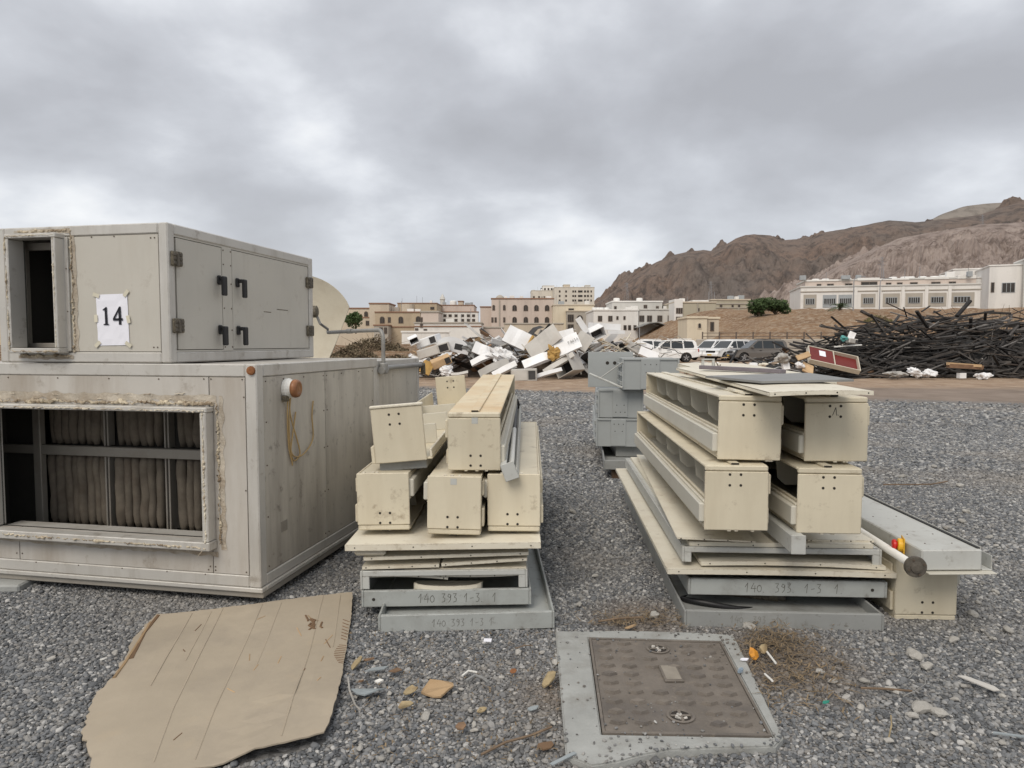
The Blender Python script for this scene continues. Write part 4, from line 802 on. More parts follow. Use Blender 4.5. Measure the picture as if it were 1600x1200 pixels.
def hinge(y, z, wide):
    b = MB(); b.box(-.003, .018, y - wide, y + wide, z - .042, z + .042, .006); hg = b.build('hinge', 'hinge', uu)
    b = MB(); b.tube([(.018, y - .004, z - .04), (.018, y - .004, z + .04)], .011, 8)
    for dz in (-.024, .0, .024):
        for dy in (-.03, .024): b.box(.017, .023, y + dy - .012, y + dy + .012, z + dz - .008, z + dz + .008, .002)
    b.build('knuckle', 'flange', hg)
for z in (.60, .215): hinge(.065, z, .045); hinge(DD - .07, z, .05)
def handle(y, z, s_):
    b = MB(); b.box(-.003, .012, y - .018, y + .018, z - .03, z + .03, .006); h_ = b.build('handle', 'black_plastic', uu)
    b = MB(); b.box(.012, .045, y - .012, y + .012, z - .002, z + .022, .005); b.box(.035, .056, y - .006 - .028 * (s_ < 0) + 0, y + .012 + .024 * (s_ > 0), z - .10, z + .022, .006); b.build('lever', 'black_plastic', h_)
for z in (.515, .20): handle(.475, z, -1); handle(.675, z, 1)
screws([(x, .003, z) for x in (-.085, -.11) for z in (.09, H2 - .085)] + [(-.35, .003, H2 - .07), (-.5, .003, H2 - .07), (UX1 + .04, -.012, .3), (UX1 + .04, -.012, .55)], uu)
screws([(-.002, y, z) for y in (.53, .61) for z in (.09, .2, .34, .5, .62, H2 - .09)], uu, 'x', .005)
for y, l_, z in ((1.0, .1, .335), (1.18, .16, .36)): bx('scuff', 'hinge', uu, -.0042, -.0035, y, y + l_, z, z + .006, 0)
# paper number sheet
t = thing('paper_sign', 'white taped paper sheet with printed number 14 on the upper unit', 'sign', uu.matrix_basis @ Vector((-.375, .0025, .25)), (0, -1, YAW))
b = MB(); n_ = 8
for j in range(n_ + 1):
    for i in range(n_ + 1): b.v.append((-.105 + .21 * i / n_, -.0015 - .0035 * abs(noise.noise(Vector((i * .6, j * .5, 2)))), -.1485 + .297 * j / n_))
b.f = [(j * 9 + i, j * 9 + i + 1, (j + 1) * 9 + i + 1, (j + 1) * 9 + i) for j in range(n_) for i in range(n_)]; b.build('sheet', 'paper', t, fix=False)
S = .105
one = [(.08, 0), (.42, 0), (.42, .05), (.335, .08), (.335, 1), (.27, 1), (.06, .86), (.08, .80), (.185, .84), (.185, .08), (.08, .05)]
def flat(pts, ox, oz, y, name, m, par, k=S): b = MB(); b.add([(ox + x * k, y, oz + z * k) for x, z in pts], [tuple(range(len(pts)))]); return b.build(name, m, par, fix=False)
flat(one, -.067, -.03, -.0062, 'digit', 'ink', t)
for p_ in ([(.36, 0), (.52, 0), (.52, 1), (.42, 1), (.36, .9)], [(0, .235), (.62, .235), (.62, .36), (.0, .36)], [(0, .36), (.12, .36), (.44, .86), (.42, 1.)]): flat(p_, .006, -.03, -.0063, 'digit', 'ink', t)
for x, z, a in ((-.1, .145, 20), (.1, .15, -50), (.1, -.145, 35), (-.105, -.14, -40), (.108, .0, 80), (-.108, .01, 90)):
    b = MB(); b.m = Matrix.Translation((x, -.0068, z)) @ Matrix.Rotation(R(a), 4, 'Y'); b.add([(-.022, 0, -.011), (.022, 0, -.011), (.022, 0, .011), (-.022, 0, .011)], [(0, 1, 2, 3)]); b.build('tape', 'tape', t, fix=False)
# satellite dish behind the units
dc = at(468, 517, 7.5); dr = .60
t = thing('satellite_dish', 'cream satellite dish with cut off edge standing behind the units', 'satellite dish', (dc.x, dc.y, 0))
p1, p2 = at(546, 478, 7.5) - dc, at(513, 556, 7.5) - dc
b = MB(); nr, na = 10, 56; e1 = Vector((p2.x - p1.x, 0, p2.z - p1.z)).normalized(); nrm = Vector((-e1.z, 0, e1.x)); 
if nrm.dot(Vector((p1.x, 0, p1.z))) < 0: nrm = -nrm
cut = nrm.dot(Vector((p1.x, 0, p1.z)))
for lay, off in ((0, 0.), (1, .018)):
    for i in range(nr + 1):
        for j in range(na):
            a = 2 * math.pi * j / na; r_ = dr * i / nr; q = Vector((r_ * math.cos(a), 0, r_ * math.sin(a))); k = nrm.dot(q)
            if k > cut: q *= cut / k
            b.v.append((q.x, .14 - .14 * (q.length / dr) ** 2 + off, dc.z + q.z))
m_ = (nr + 1) * na
for i in range(nr):
    for j in range(na):
        a, c, d_, e_ = i * na + j, i * na + (j + 1) % na, (i + 1) * na + (j + 1) % na, (i + 1) * na + j; b.f.append((a, c, d_, e_)); b.f.append((m_ + e_, m_ + d_, m_ + c, m_ + a))
b.f += [(nr * na + j, nr * na + (j + 1) % na, m_ + nr * na + (j + 1) % na, m_ + nr * na + j) for j in range(na)]
b.build('reflector', 'dish', t, smooth=False)
MB().tube([(0, .30, 0), (0, .30, dc.z)], .03, 8).build('mast', 'pipe', t); MB().tube([(0, .30, dc.z), (0, .16, dc.z)], .04, 8).build('mount', 'pipe', t)
q = at(492, 487, 7.1) - Vector((dc.x, dc.y, 0)); q2 = at(512, 520, 7.3) - Vector((dc.x, dc.y, 0))
b = MB(); b.m = Matrix.Translation(q); b.lathe([(.05, -.03), (.06, -.02), (.06, .02), (.04, .03)], 12, 'x'); b.build('feed_head', 'hinge', t)
MB().tube([q, q + Vector((.05, 0, -.12)), q2 + Vector((0, 0, .04)), q2], .014, 7).build('feed_arm', 'pipe', t)
for x, y in ((-.3, .15), (.3, .15), (0, .65)): MB().tube([(0, .3, .6), (x, y, 0)], .02, 6).build('mast_leg', 'pipe', t)
# concrete block under the big unit's left end
tag(bx('concrete_block', 'concrete', None, -3.45, -2.97, 4.12, 4.5, 0, .048, .01), 'concrete block propping the left end of the big unit', 'block')

# ================================================================== CREAM TROUGH BOXES
def trough(label, loc, rot, w_=.325, h_=.34, L_=2.9, side=-1, flip=False, holes='top', m='cream', top='cream', group='cream metal trough boxes', mark=None, tabs=True, sticker=False, extra=None):
    t = thing('trough_box', label, 'metal box', loc, rot, group)
    Fm = Matrix.Translation((0, 0, h_ / 2)) @ Matrix.Rotation(math.pi if flip else 0, 4, 'Y') @ Matrix.Translation((0, 0, -h_ / 2))
    X = lambda a: side * a       # a>0: towards the open long side
    def P(name, mm, a0, a1, y0, y1, z0, z1, c=.003, par=None):
        b = MB(); b.m = Fm; x0, x1 = sorted((X(a0), X(a1))); b.box(x0, x1, y0, y1, z0, z1, c); return b.build(name, mm, par or t, fix=True)
    h2 = w_ / 2
    e0 = P('end_plate', m, -h2, h2, 0, .014, 0, h_ - .032, .004); P('end_fold', m, -h2 + .002, h2 - .002, .003, .03, h_ - .030, h_ - .001, .006, e0)
    e1 = P('end_plate', m, -h2, h2, L_ - .014, L_, 0, h_, .004)
    P('top_panel', top, -h2 + .002, h2 - .001, .0305, L_ - .0145, h_ - .014, h_ - .001, .003)
    rb = P('top_rib', top, -.02, .028, .032, L_ - .02, h_ - .0005, h_ + .010, .003)
    P('slot', 'gap', -.016, .022, .026, .0315, h_ + .001, h_ + .0085, 0, rb)
    P('back_panel', m, -h2 + .002, -h2 + .012, .0145, L_ - .0145, .001, h_ - .0145, .002)
    P('bottom_panel', m, -h2 + .0125, h2 - .004, .0145, L_ - .0145, .004, .016, .002)
    P('sloped_floor', 'cream_grey', -h2 + .0125, h2 - .02, .0145, L_ - .0145, .085, .095, .002)
    P('ledge', 'cream_grey', h2 - .01, h2 + .024, .016, L_ - .016, .038, .138, .006)
    P('rail', 'cream_light', h2 - .012, h2 + .004, .016, L_ - .016, .1385, .152, .003); P('rail', m, h2 - .034, h2 - .018, .016, L_ - .016, .1, .16, .003)
    P('lower_lip', m, h2 - .012, h2 - .001, .0145, L_ - .0145, .0165, .0375, .002)
    n_ = max(2, int(L_ / .52))
    for k in range(1, n_ + 1):
        y = L_ * k / (n_ + .6); b = MB(); b.m = Fm
        b.prism([(X(-h2 + .013), .15), (X(h2 * .35), .15), (X(h2 * .62), .19), (X(h2 * .7), h_ - .016), (X(-h2 + .013), h_ - .016)], y, y + .008); b.build('partition', 'cream_grey', t)
    if tabs: P('back_strip', m, -h2 - .016, -h2 + .001, .02, L_ - .02, h_ * .55, h_ * .86, .004); P('back_strip', m, -h2 - .012, -h2 + .001, .03, L_ - .02, .03, h_ * .34, .004)
    b = MB(); b.m = Fm; zc_ = h_ * .78 if holes == 'top' else h_ * .17
    for dx in (-.028, .028):
        for dz in (-.028, .028):
            b.m = Fm @ Matrix.Translation((X(.008) + dx, 0, zc_ + dz)); b.lathe([(.0072, .001), (.0072, -.0012), (.0045, -.0014)], 9, 'y')
    tag(b.build('bolt_holes', 'gap', t), kind='stuff')
    if sticker:
        b = MB(); b.m = Fm; zt = .012 if flip else h_ - .062; b.box(-.013, .022, -.0012, .0, zt, zt + .034); b.build('sticker', 'grey_light', t)
    for k in range(3):
        x = random.Random(label + str(k)).uniform(-h2 * .5, h2 * .7); b = MB(); b.m = Fm; b.box(x, x + .018, .004, .02, -.006, .001, .001); b.build('foot_clip', 'cream_light', t)
    if mark: script_text(mark[0], mark[1], mark[2], mark[3], -.0006, .0016, t, 'ink', 'lettering')
    return t
LY = -1.6
# left stack, bottom row of three and two on top; fronts towards the camera
def fpt(px, py, z): q = atz(px, py, z); return (q.x, q.y, z)
trough('cream trough box, bottom left of the left stack, nearest the big unit', fpt(600, 829, .452), (0, -1, LY + 1), .295, .325, 2.5, -1, True)
trough('cream trough box, bottom middle of the left stack, set lowest and foremost', fpt(709, 836, .452), (0, 1, LY), .295, .325, 2.5, 1, True, sticker=True)
trough('cream trough box, bottom right of the left stack, under the grey channel', fpt(803, 831, .452), (0, 0, LY), .295, .325, 2.6, 1, True)
trough('cream trough box with rust stained top, upper right of the left stack', fpt(741, 735, .795), (2.2, 0, LY - .4), .295, .325, 2.55, 1, False, 'low', top='cream_stained', sticker=True)
# upper left: an open one without its top
loc = fpt(627, 722, .83); t = thing('trough_box', 'open cream trough box without top, upper left of the left stack', 'metal box', loc, (1.5, -5, -1.8), 'cream metal trough boxes'); w_, h_, L_ = .295, .33, 2.3; h2 = w_ / 2
e0 = bx('end_plate', 'cream', t, -h2, h2, 0, .014, 0, h_ - .016, .004); bx('end_fold', 'cream_light', e0, -h2 - .003, h2 + .003, -.006, .03, h_ - .0155, h_, .004); bx('end_plate', 'cream', t, -h2 + .05, h2 + .02, L_ - .014, L_, .0, h_ - .01, .004)
bx('side_wall', 'cream', t, -h2 + .002, -h2 + .016, .0145, L_ - .0145, .002, h_ * .58, .004); bx('floor_panel', 'cream', t, -h2 + .0165, h2 + .03, .0145, L_ - .0145, .002, .014, .003); bx('side_lip', 'cream_light', t, h2 + .016, h2 + .03, .016, L_ - .016, .0145, .06, .003)
for k, y in enumerate((.52, 1.1, 1.65)): bx('partition', 'cream_grey', t, -h2 + .0165, h2 - .01, y, y + .01, .0145, h_ * .42, .002)
bx('under_channel', 'grey_dirty', t, -h2 + .01, h2 - .012, .05, L_ - .05, -.055, -.002, .004); bx('back_strip', 'cream', t, -h2 - .022, -h2 + .0005, .01, L_ - .02, .0, h_ * .3, .004)
b = MB()
for yy, fl in ((0, -1), (L_ - .0145, -1)):
    for dx in (-.028, .028):
        for dz in (-.028, .028): b.m = Matrix.Translation((-.015 + dx + (.05 if yy else 0), yy, h_ * .75 + dz)); b.lathe([(.0072, .001), (.0072, -.0012), (.0045, -.0014)], 9, 'y')
tag(b.build('bolt_holes', 'gap', t), kind='stuff')
# grey lamp channel with tube leaning on the left stack
a, c = at(797, 737, 3.78), at(815, 632, 6.3); dv = c - a; Lc = dv.length
t = thing('lamp_channel', 'long grey lamp channel with white tube lying down the left stack side', 'lamp fitting', a, (math.degrees(math.atan2(dv.z, math.hypot(dv.x, dv.y))), 0, math.degrees(math.atan2(-dv.x, dv.y)))); t.rotation_euler.y = R(-20)
for q in ((-.04, -.032, .0, Lc, -.045, .05), (-.032, .036, .0, Lc, -.045, -.036), (-.032, -.004, .0, Lc, .042, .05), (.028, .036, 0, Lc, -.036, -.012)): bx('channel_wall', 'grey_light', t, *q, .002)
bx('end_cap', 'grey_light', t, -.041, .037, -.006, -.0005, -.047, .052, .004); bx('end_cap', 'black_plastic', t, -.041, .037, Lc + .0005, Lc + .02, -.047, .052, .004)
MB().tube([(.004, .015, .0), (.004, 1.3, .0)], .016, 10).build('tube', 'white_plastic', t, smooth=True); MB().tube([(.004, 1.32, .0), (.004, Lc - .02, .0)], .014, 10).build('lamp_holder', 'black_plastic', t)

# right stack, two by two
RY = -3.25
trough('cream trough box, lower left of the right stack, open shelves to the left', fpt(1150, 829, .532), (0, 0, RY), side=-1)
trough('cream trough box, lower right of the right stack, beside the grey housing', fpt(1295, 834, .522), (0, .3, RY), side=-1)
trough('cream trough box, upper left of the right stack, lighter open shelf front', fpt(1170, 719, .888), (0, .8, RY - .2), side=-1, top='cream_light')
trough('cream trough box marked with pencil figure, upper right of the right stack', fpt(1306, 721, .880), (0, -.3, RY), side=-1, mark=('A.', .042, -.022, .244))
# the one on the ground under the grey housing
trough('cream trough box lying on the gravel under the grey housing', fpt(1446, 970, .0), (0, 0, RY + .4), .325, .335, 2.9, -1, True)

# ================================================================== TRAYS AND LOOSE PANELS
def tray(label, loc, rot, w_, L_, h_=.088, m='grey', text=None, hole=None, inv=False, name='tray', t_=.012, front_open=False):
    t = thing(name, label, 'metal tray', loc, rot, 'grey metal trays')
    z0, z1 = (h_ - .006, h_) if inv else ((.03, .036) if loc[2] < .01 else (0, .006))
    bx('base_sheet', m, t, t_, w_ - t_, t_, L_ - t_, z0, z1, .001)
    bx('rim', m, t, 0, t_, 0, L_, 0, h_, .003); bx('rim', m, t, w_ - t_, w_, 0, L_, 0, h_, .003); bx('rim', m, t, t_ + .0005, w_ - t_ - .0005, L_ - t_, L_, 0, h_, .003)
    if front_open: bx('rim', m, t, t_ + .0005, w_ - t_ - .0005, 0, .03, h_ - .03, h_, .003); bx('rim_foot', m, t, t_ + .0005, .05, .001, .012, 0, h_ - .0305, .002); bx('rim_foot', m, t, w_ - .05, w_ - t_ - .0005, .001, .012, 0, h_ - .0305, .002)
    else:
        bx('rim', m, t, t_ + .0005, w_ - t_ - .0005, 0, t_, 0, h_, .003); bx('rim_lip', m, t, t_ + .0005, w_ - t_ - .0005, t_ + .0005, t_ + .014, h_ - .004, h_ - .0005, .001)
    if text: script_text(text[0], text[1], text[2], text[3], -.0007, .0014, t, text[4] if len(text) > 4 else 'pencil')
    if hole is not None: b = MB(); b.m = Matrix.Translation((hole, 0, h_ * .48)); b.lathe([(.009, .002), (.009, -.0012)], 12, 'y'); b.build('hole', 'gap', t)
    return t
def sheet(label, loc, rot, w_, L_, th=.022, m='cream_light', lips=2, bow=0., name='metal_sheet', group='loose panels in the stacks'):
    t = thing(name, label, 'panel', loc, rot, group); b = MB(); n_ = 10; nl = 4
    for zt in (0, 1):
        for j in range(nl + 1):
            for i in range(n_ + 1): x = i / n_; b.v.append((x * w_, j / nl * L_, (th if zt else th - .004) + bow * (4 * x * (1 - x))))
    k = (n_ + 1) * (nl + 1)
    for j in range(nl):
        for i in range(n_): a = j * (n_ + 1) + i; b.f += [(k + a, k + a + 1, k + a + n_ + 2, k + a + n_ + 1), (a + n_ + 1, a + n_ + 2, a + 1, a)]
    b.build('face_sheet', m, t, fix=False)
    b = MB()                                       # folded front edge, follows the bow
    for i in range(n_ + 1):
        x = i / n_; zb = bow * (4 * x * (1 - x)); b.v += [(x * w_, -.001, zb), (x * w_, -.001, zb + th + .0005), (x * w_, .012, zb + th + .0005), (x * w_, .012, zb)]
    for i in range(n_):
        for q in range(4): b.f.append((i * 4 + q, i * 4 + (q + 1) % 4, i * 4 + 4 + (q + 1) % 4, i * 4 + 4 + q))
    b.f += [(0, 1, 2, 3), (n_ * 4 + 3, n_ * 4 + 2, n_ * 4 + 1, n_ * 4)]; b.build('folded_edge', m, t)
    for x in ((-.001, .011), (w_ - .011, w_ + .001)): bx('side_fold', m, t, x[0], x[1], .0125, L_, 0, th - .0045, .002)
    for q in range(lips): x = w_ * (q + 1) / (lips + 1); bx('stiffener', m, t, x - .035, x + .035, .0125, L_ - .02, .001 + bow * .8, th - .005 + bow * .8, .001)
    b = MB()
    for q in range(4): b.m = Matrix.Translation((w_ * (.05 + .3 * q), -.001, th * .5 + bow * 4 * (.05 + .3 * q) * (.95 - .3 * q))); b.lathe([(.004, .001), (.004, -.0008)], 7, 'y')
    tag(b.build('bolt_holes', 'gap', t), kind='stuff')
    return t
def fl(px, py, Y): q = at(px, py, Y); return q
# ---- left stack base
q = fpt(591, 989, .0)
tray('dark grey tray, lowest of the left stack, lying on the gravel', q, (.3, -.6, 2.2), .92, 2.9, .09, 'grey', ('140 393 1-3 1', .04, .28, .025, 'pencil_faint'))
q = fl(565, 949, 3.72); tray('grey tray with pencilled number, second from bottom of left stack', q, (0, -.5, 1.2), .925, 2.75, .088, 'grey', ('140 393 1-3. 1', .05, .31, .02), .066)
q = fl(563, 921, 3.74); tray('grey upturned tray with dark open front in the left stack', q, (0, -.5, .6), .915, 2.7, .10, 'grey_light', inv=True, front_open=True)
z0 = q.z
t = thing('ring_duct', 'curved cream duct ring showing in the open tray of left stack', 'duct ring', fl(700, 918, 3.80))
b = MB(); 
for r0, r1, zz in ((.178, .19, .0),):
    for k in range(13):
        a = math.pi * (1 + k / 12); b.v += [(r1 * math.cos(a), r1 * math.sin(a) * .35, .0), (r1 * math.cos(a), r1 * math.sin(a) * .35, .03), (r0 * math.cos(a), r0 * math.sin(a) * .35, .03), (r0 * math.cos(a), r0 * math.sin(a) * .35, .0)]
    for k in range(12):
        for s_ in range(4): b.f.append((k * 4 + s_, k * 4 + (s_ + 1) % 4, k * 4 + 4 + (s_ + 1) % 4, k * 4 + 4 + s_))
b.build('ring', 'cream_light', t); bx('ring_plate', 'cream_grey', t, -.19, .19, -.03, .12, -.014, -.002, .002)
sheet('buckled cream sheet sagging into the dark gap of left stack', fl(569, 903, 3.77), (0, 1.3, .5), .46, 2.3, .012, 'cream_grey', 0, .01)
sheet('thin grey cream sheet under the pencilled left tray rim', fl(690, 901, 3.775), (0, -1.4, -.8), .45, 2.3, .012, 'cream_grey', 0, -.006)
sheet('thin cream panel resting on the upturned tray of left stack', fl(566, 897, 3.76), (0, -1.2, .5), .90, 2.6, .018, 'cream_light', 1)
sheet('warped cream panel with bent middle, third below the left board', fl(566, 890, 3.75), (0, -1.6, .6), .42, 2.5, .018, 'cream_light', 0)
sheet('short tilted cream panel, right half, below the left board', fl(690, 885, 3.76), (0, -4.2, -1), .47, 2.5, .016, 'cream_light', 0)
sheet('cream panel with one stiffener directly below the left top board', fl(568, 876, 3.74), (0, -1.9, .2), .90, 2.6, .018, 'cream_light', 1, .0)
sheet('wide cream board carrying the left stack of trough boxes', fl(539, 861, 3.70), (0, -1.0, -.6), 1.055, 2.8, .032, 'cream_light', 2)
tag(MB().box(0, .17, 0, .08, 0, .03, .012).build('crumpled_wrap', 'cream_light'), 'crumpled pale wrapping stuck out of the left panel stack', 'wrapping').location = fl(553, 869, 3.73)

# ---- right stack base
q = fpt(1069, 980, .0); RL = 3.05
tray('dark grey tray, lowest of the right stack, beside dry grass', q, (0, 0, RY), 1.03, RL, .09, 'grey_dirty', ('140  393  1-1', .038, .24, .03, 'pencil_faint'))
o = thing('motor', 'dark cylindrical motor lying inside the lowest right tray', 'motor', (q[0] + .50, q[1] + .35, .055), (0, 0, -20)); MB().tube([(-.2, 0, 0), (.12, 0, 0)], .045, 14).build('housing', 'hinge', o); MB().tube([(.12, 0, 0), (.16, 0, 0)], .03, 12).build('shaft_end', 'flange', o)
o = thing('hose', 'dark hose coiled inside the lowest right tray', 'hose', (q[0] + .30, q[1] + .30, .03)); MB().tube([(.2 * math.cos(a) * 1.2, .13 * math.sin(a), .01 + .02 * math.sin(a * 2)) for a in [k * .35 for k in range(16)]], .016, 8).build('coil', 'black_plastic', o, smooth=True)
q2 = fl(1075, 929, 3.79); tray('grey tray with pencilled number, second from bottom of right stack', q2, (0, 0, RY + .3), 1.075, 2.9, .09, 'grey', ('140. 393". 1-3  1.', .052, .31, .02), .995)
for dx in (.12, .8): tag(bx('timber_batten', 'grey_dirty', None, q2.x + dx, q2.x + dx + .06, q2.y + .25, q2.y + 2.6, .0065, q2.z - .001, .004), 'batten inside lowest right tray, %s one' % ('left' if dx < .5 else 'right'), 'batten')
q3 = fl(1043, 897, 3.76); sheet('widest cream panel of the right stack, jutting out to the left', q3, (0, 0, RY), 1.22, 3.1, .028, 'cream_light', 2, .004)
q4 = fl(1095, 884, 3.78); sheet('bowed cream panel with rounded front edge in right stack', q4, (0, .4, RY), .99, 2.9, .022, 'cream_light', 2, .012)
q5 = fl(1066, 878, 3.80); tray('open fronted grey tray in the middle of the right stack', q5, (0, 0, RY), 1.075, 3.0, .085, 'grey_light', inv=True, front_open=True)
q6 = fl(1077, 855, 3.82); sheet('cream framed panel under the right trough boxes', q6, (0, 0, RY), .995, 2.9, .032, 'cream_light', 2)
q7 = fl(1058, 842, 3.80); sheet('torn cream sheet with ragged front under lower left box', q7, (0, 1.2, RY - 2.5), .42, 2.9, .008, 'cream_light', 0)
sheet('narrow cream sheet under lower right box front', fl(1262, 846, 3.83), (0, 0, RY), .36, 2.4, .010, 'cream_light', 0)
# grey square beam between the boxes
a = at(1247, 866, 3.50); t = thing('square_beam', 'grey square beam poking out between the lower right boxes', 'beam', a, (0, 0, RY)); bx('profile', 'grey_light', t, -.034, .036, .0025, 2.6, 0, .096, .005); bx('end_cap', 'grey_light', t, -.036, .038, -.004, .002, -.001, .098, .003)
# on top of the right stack
zt = 1.243
def top(px, py, z): return fpt(px, py, z)
q = top(1215, 614, 1.262); sheet('bent cream cover panel on top of the right stack, ragged front', (q[0] - .045, q[1] - .02, 1.246), (1., -.9, RY + 1), .49, 2.3, .020, 'cream_light', 0, .006)
sheet('long cream cover panel with rounded far edge on the right stack', (at(1128, 600, 4.6).x, 4.35, 1.252), (.6, 0, RY - 1.5), .62, 2.3, .035, 'cream_light', 0, .01)
t = thing('slate_board', 'thin dark grey board lying across the top of right stack', 'board', (at(1192, 602, 3.72).x, 3.74, 1.287), (1.0, -.8, 3)); b = MB(); b.prism([(0, 0), (.52, .02), (.56, .62), (-.14, .5)], 0, .012, 'z'); b.build('board', 'slate', t)
t = thing('wooden_strip', 'dusty purple brown strip lying on the top cream panel', 'strip', at(1225, 590, 4.6), (0, 1.5, 0)); t.location.z = 1.305; b = MB(); b.m = Matrix.Rotation(R(35), 4, 'Z'); b.box(-.02, .05, -.05, .62, 0, .028, .004); t.location.x -= .06; b.m = Matrix.Identity(4); b.build('plank', 'wood_grey', t)
t = thing('bent_flashing', 'bent cream flashing strip at front of right stack top', 'flashing', (at(1150, 612, 3.78).x, 3.80, 1.236), (0, 6, -8)); bx('strip', 'cream_light', t, 0, .20, 0, .26, .0, .012, .002); b = MB(); b.prism([(.06, -.03), (.2, -.045), (.2, .03), (.06, .02)], -.004, .002); b.build('web', 'cream', t)
t = thing('bracket', 'small metal handle bracket with hook on top cream panel', 'bracket', at(1096, 583, 5.7)); t.location.z = 1.31
for x in (0, .085): bx('leg', 'grey_light', t, x, x + .02, -.01, .01, 0, .055, .002)
bx('bar', 'grey_light', t, 0, .105, -.011, .011, .0555, .068, .002); MB().tube([(.105, 0, .0), (.108, 0, .06), (.135, 0, .01), (.145, 0, .0), (.155, 0, .02)], .005, 6).build('hook', 'screw', t)
# long grey housing, with emergency stop, to the right
a = at(1440, 892, 3.55); t = thing('machine_housing', 'long pale grey machine housing lying on trough box right of stack', 'housing', a, (0, -1.2, RY + 1.0)); HL = 3.0
bx('cover', 'grey_light', t, 0, .305, 0, HL, 0, .108, .006); bx('side_channel', 'grey_light', t, .306, .312, .02, HL, -.002, .118, .002); bx('side_channel', 'grey_light', t, .312, .365, .01, HL, -.004, .002, .002); bx('side_channel', 'grey_light', t, .357, .363, .01, HL, .0025, .075, .002)
bx('bottom_flange', 'cream_grey', t, .02, .36, -.035, .2, -.010, -.0045, .001); bx('edge_strip', 'rubber', t, .29, .3055, .02, HL, .1085, .114, .001)
screws([(x, y, .108) for x in (.08, .22) for y in (.12, .3, .7, 1.2)], t, 'z')
s_ = thing('emergency_stop', 'red emergency stop knob on yellow collar, side of the grey housing', 'switch', a + Vector((-.006, .17, .085)), (0, 0, RY + 1.0 - 18)); MB().lathe([(.036, .0), (.036, -.022), (.030, -.026)], 18, 'x').build('collar', 'yellow', s_); MB().lathe([(.018, -.026), (.020, -.03), (.029, -.034), (.029, -.046), (.02, -.053)], 18, 'x').build('knob', 'red_knob', s_, smooth=False); bx('backplate', 'yellow', s_, -.002, .004, -.045, .045, -.046, .046, .003)
# pipe with flange
a = at(1431, 886, 3.46); t = thing('roller_pipe', 'pale roller pipe with dark round end flange beside grey housing', 'pipe', a, (0, 0, RY - 1.5)); MB().tube([(0, .02, 0), (0, 2.6, 0)], .022, 14).build('tube', 'white_plastic', t, smooth=True)
b = MB(); b.lathe([(.052, .018), (.054, .004), (.052, -.006), (.03, -.008), (.028, -.014), (.016, -.016)], 24, 'y'); b.build('end_flange', 'flange', t)
b = MB()
for k in range(4): an = k * 1.57 + .4; b.m = Matrix.Translation((.04 * math.cos(an), -.007, .04 * math.sin(an))); b.lathe([(.006, .002), (.006, -.004)], 8, 'y')
tag(b.build('bolts', 'screw', t), kind='stuff')
# ---- grey cabinets stacked behind the right stack
def grey_box(label, loc, rot, w_, h_, L_, kind):
    t = thing('grey_cabinet', label, 'metal cabinet', loc, rot, 'grey cabinets behind the cream stack')
    bx('front_plate', 'grey_blue', t, 0, w_, 0, .014, 0, h_, .004); bx('rear_plate', 'grey_blue', t, 0, w_, L_ - .014, L_, 0, h_, .004); bx('top_panel', 'grey_blue', t, .01, w_ - .01, .0145, L_ - .0145, h_ - .015, h_ - .003, .003); bx('bottom_panel', 'grey_blue', t, .01, w_ - .01, .0145, L_ - .0145, .003, .015, .003)
    bx('side_panel', 'grey_blue', t, .01, .022, .0145, L_ - .0145, .0155, h_ - .0155, .003); bx('side_panel', 'grey_blue', t, w_ - .022, w_ - .01, .0145, L_ - .0145, .0155, h_ - .0155, .003)
    for z in (.05, .16, .26): bx('side_rail', 'grey_blue', t, -.02, .0095, .02, L_ - .02, z, z + .05, .004)
    if kind:
        bx('centre_plate', 'grey_blue', t, w_ * .33, w_ * .66, -.010, -.0005, .01, h_ - .01, .003)
        for x0, x1 in ((.0, .02), (w_ - .02, w_)): bx('front_fold', 'grey_blue', t, x0, x1, -.012, -.0005, 0, h_, .003)
        bx('front_fold', 'grey_blue', t, .021, w_ * .33 - .001, -.012, -.0005, h_ - .025, h_, .003); bx('front_fold', 'grey_blue', t, w_ * .66 + .001, w_ - .021, -.012, -.0005, h_ - .025, h_, .003)
        b = MB()
        for x, z in ((.40, .2), (.5, .2), (.6, .2), (.42, .45), (.58, .45)): b.m = Matrix.Translation((w_ * x, -.011, z * h_ if kind == 1 else (1 - z) * h_)); b.lathe([(.006, .001), (.006, -.001)], 7, 'y')
        tag(b.build('bolt_holes', 'gap', t), kind='stuff')
    return t
GY = 8.35; gx = at(931, 700, GY).x
tray('dark grey tray under the grey cabinets behind the right stack', (gx + .0, GY - .75, .12), (0, 0, -6), .98, 3.0, .10, 'grey_dirty', name='tray')
tag(bx('wood_block', 'block_wood', None, gx + .10, gx + .42, GY - .70, GY - .58, 0, .118, .01), 'dark wooden block under the grey cabinets tray', 'wood block')
tag(bx('cabinet_plinth', 'grey_dirty', None, gx + .25, gx + .75, GY + .05, GY + 1.9, .13, .262, .006), 'dark plinth frame between tray and grey cabinets', 'plinth')
grey_box('grey cabinet, lowest of the stack behind the cream boxes', (gx + .0, GY, .265), (0, 0, -6.), .54, .34, 2.2, 2); grey_box('grey cabinet, middle of the stack behind the cream boxes', (gx + .02, GY + .01, .612), (0, 0, -6.5), .54, .34, 2.2, 1)
gb = grey_box('grey cabinet turned askew on top of the grey stack', (gx + .28, GY - .18, .96), (0, 0, -4), .66, .37, .5, 2)
t = thing('grey_plate', 'upright grey plate with two holes behind the top grey cabinet', 'plate', (gx - .06, GY + .35, .96), (-3, 0, -2)); bx('plate', 'grey_blue', t, 0, .56, 0, .015, 0, .44, .003)
for x in (.24, .33): b = MB(); b.m = Matrix.Translation((x, 0, .30)); b.lathe([(.022, .003), (.022, -.002)], 14, 'y'); b.build('hole', 'gap', t)
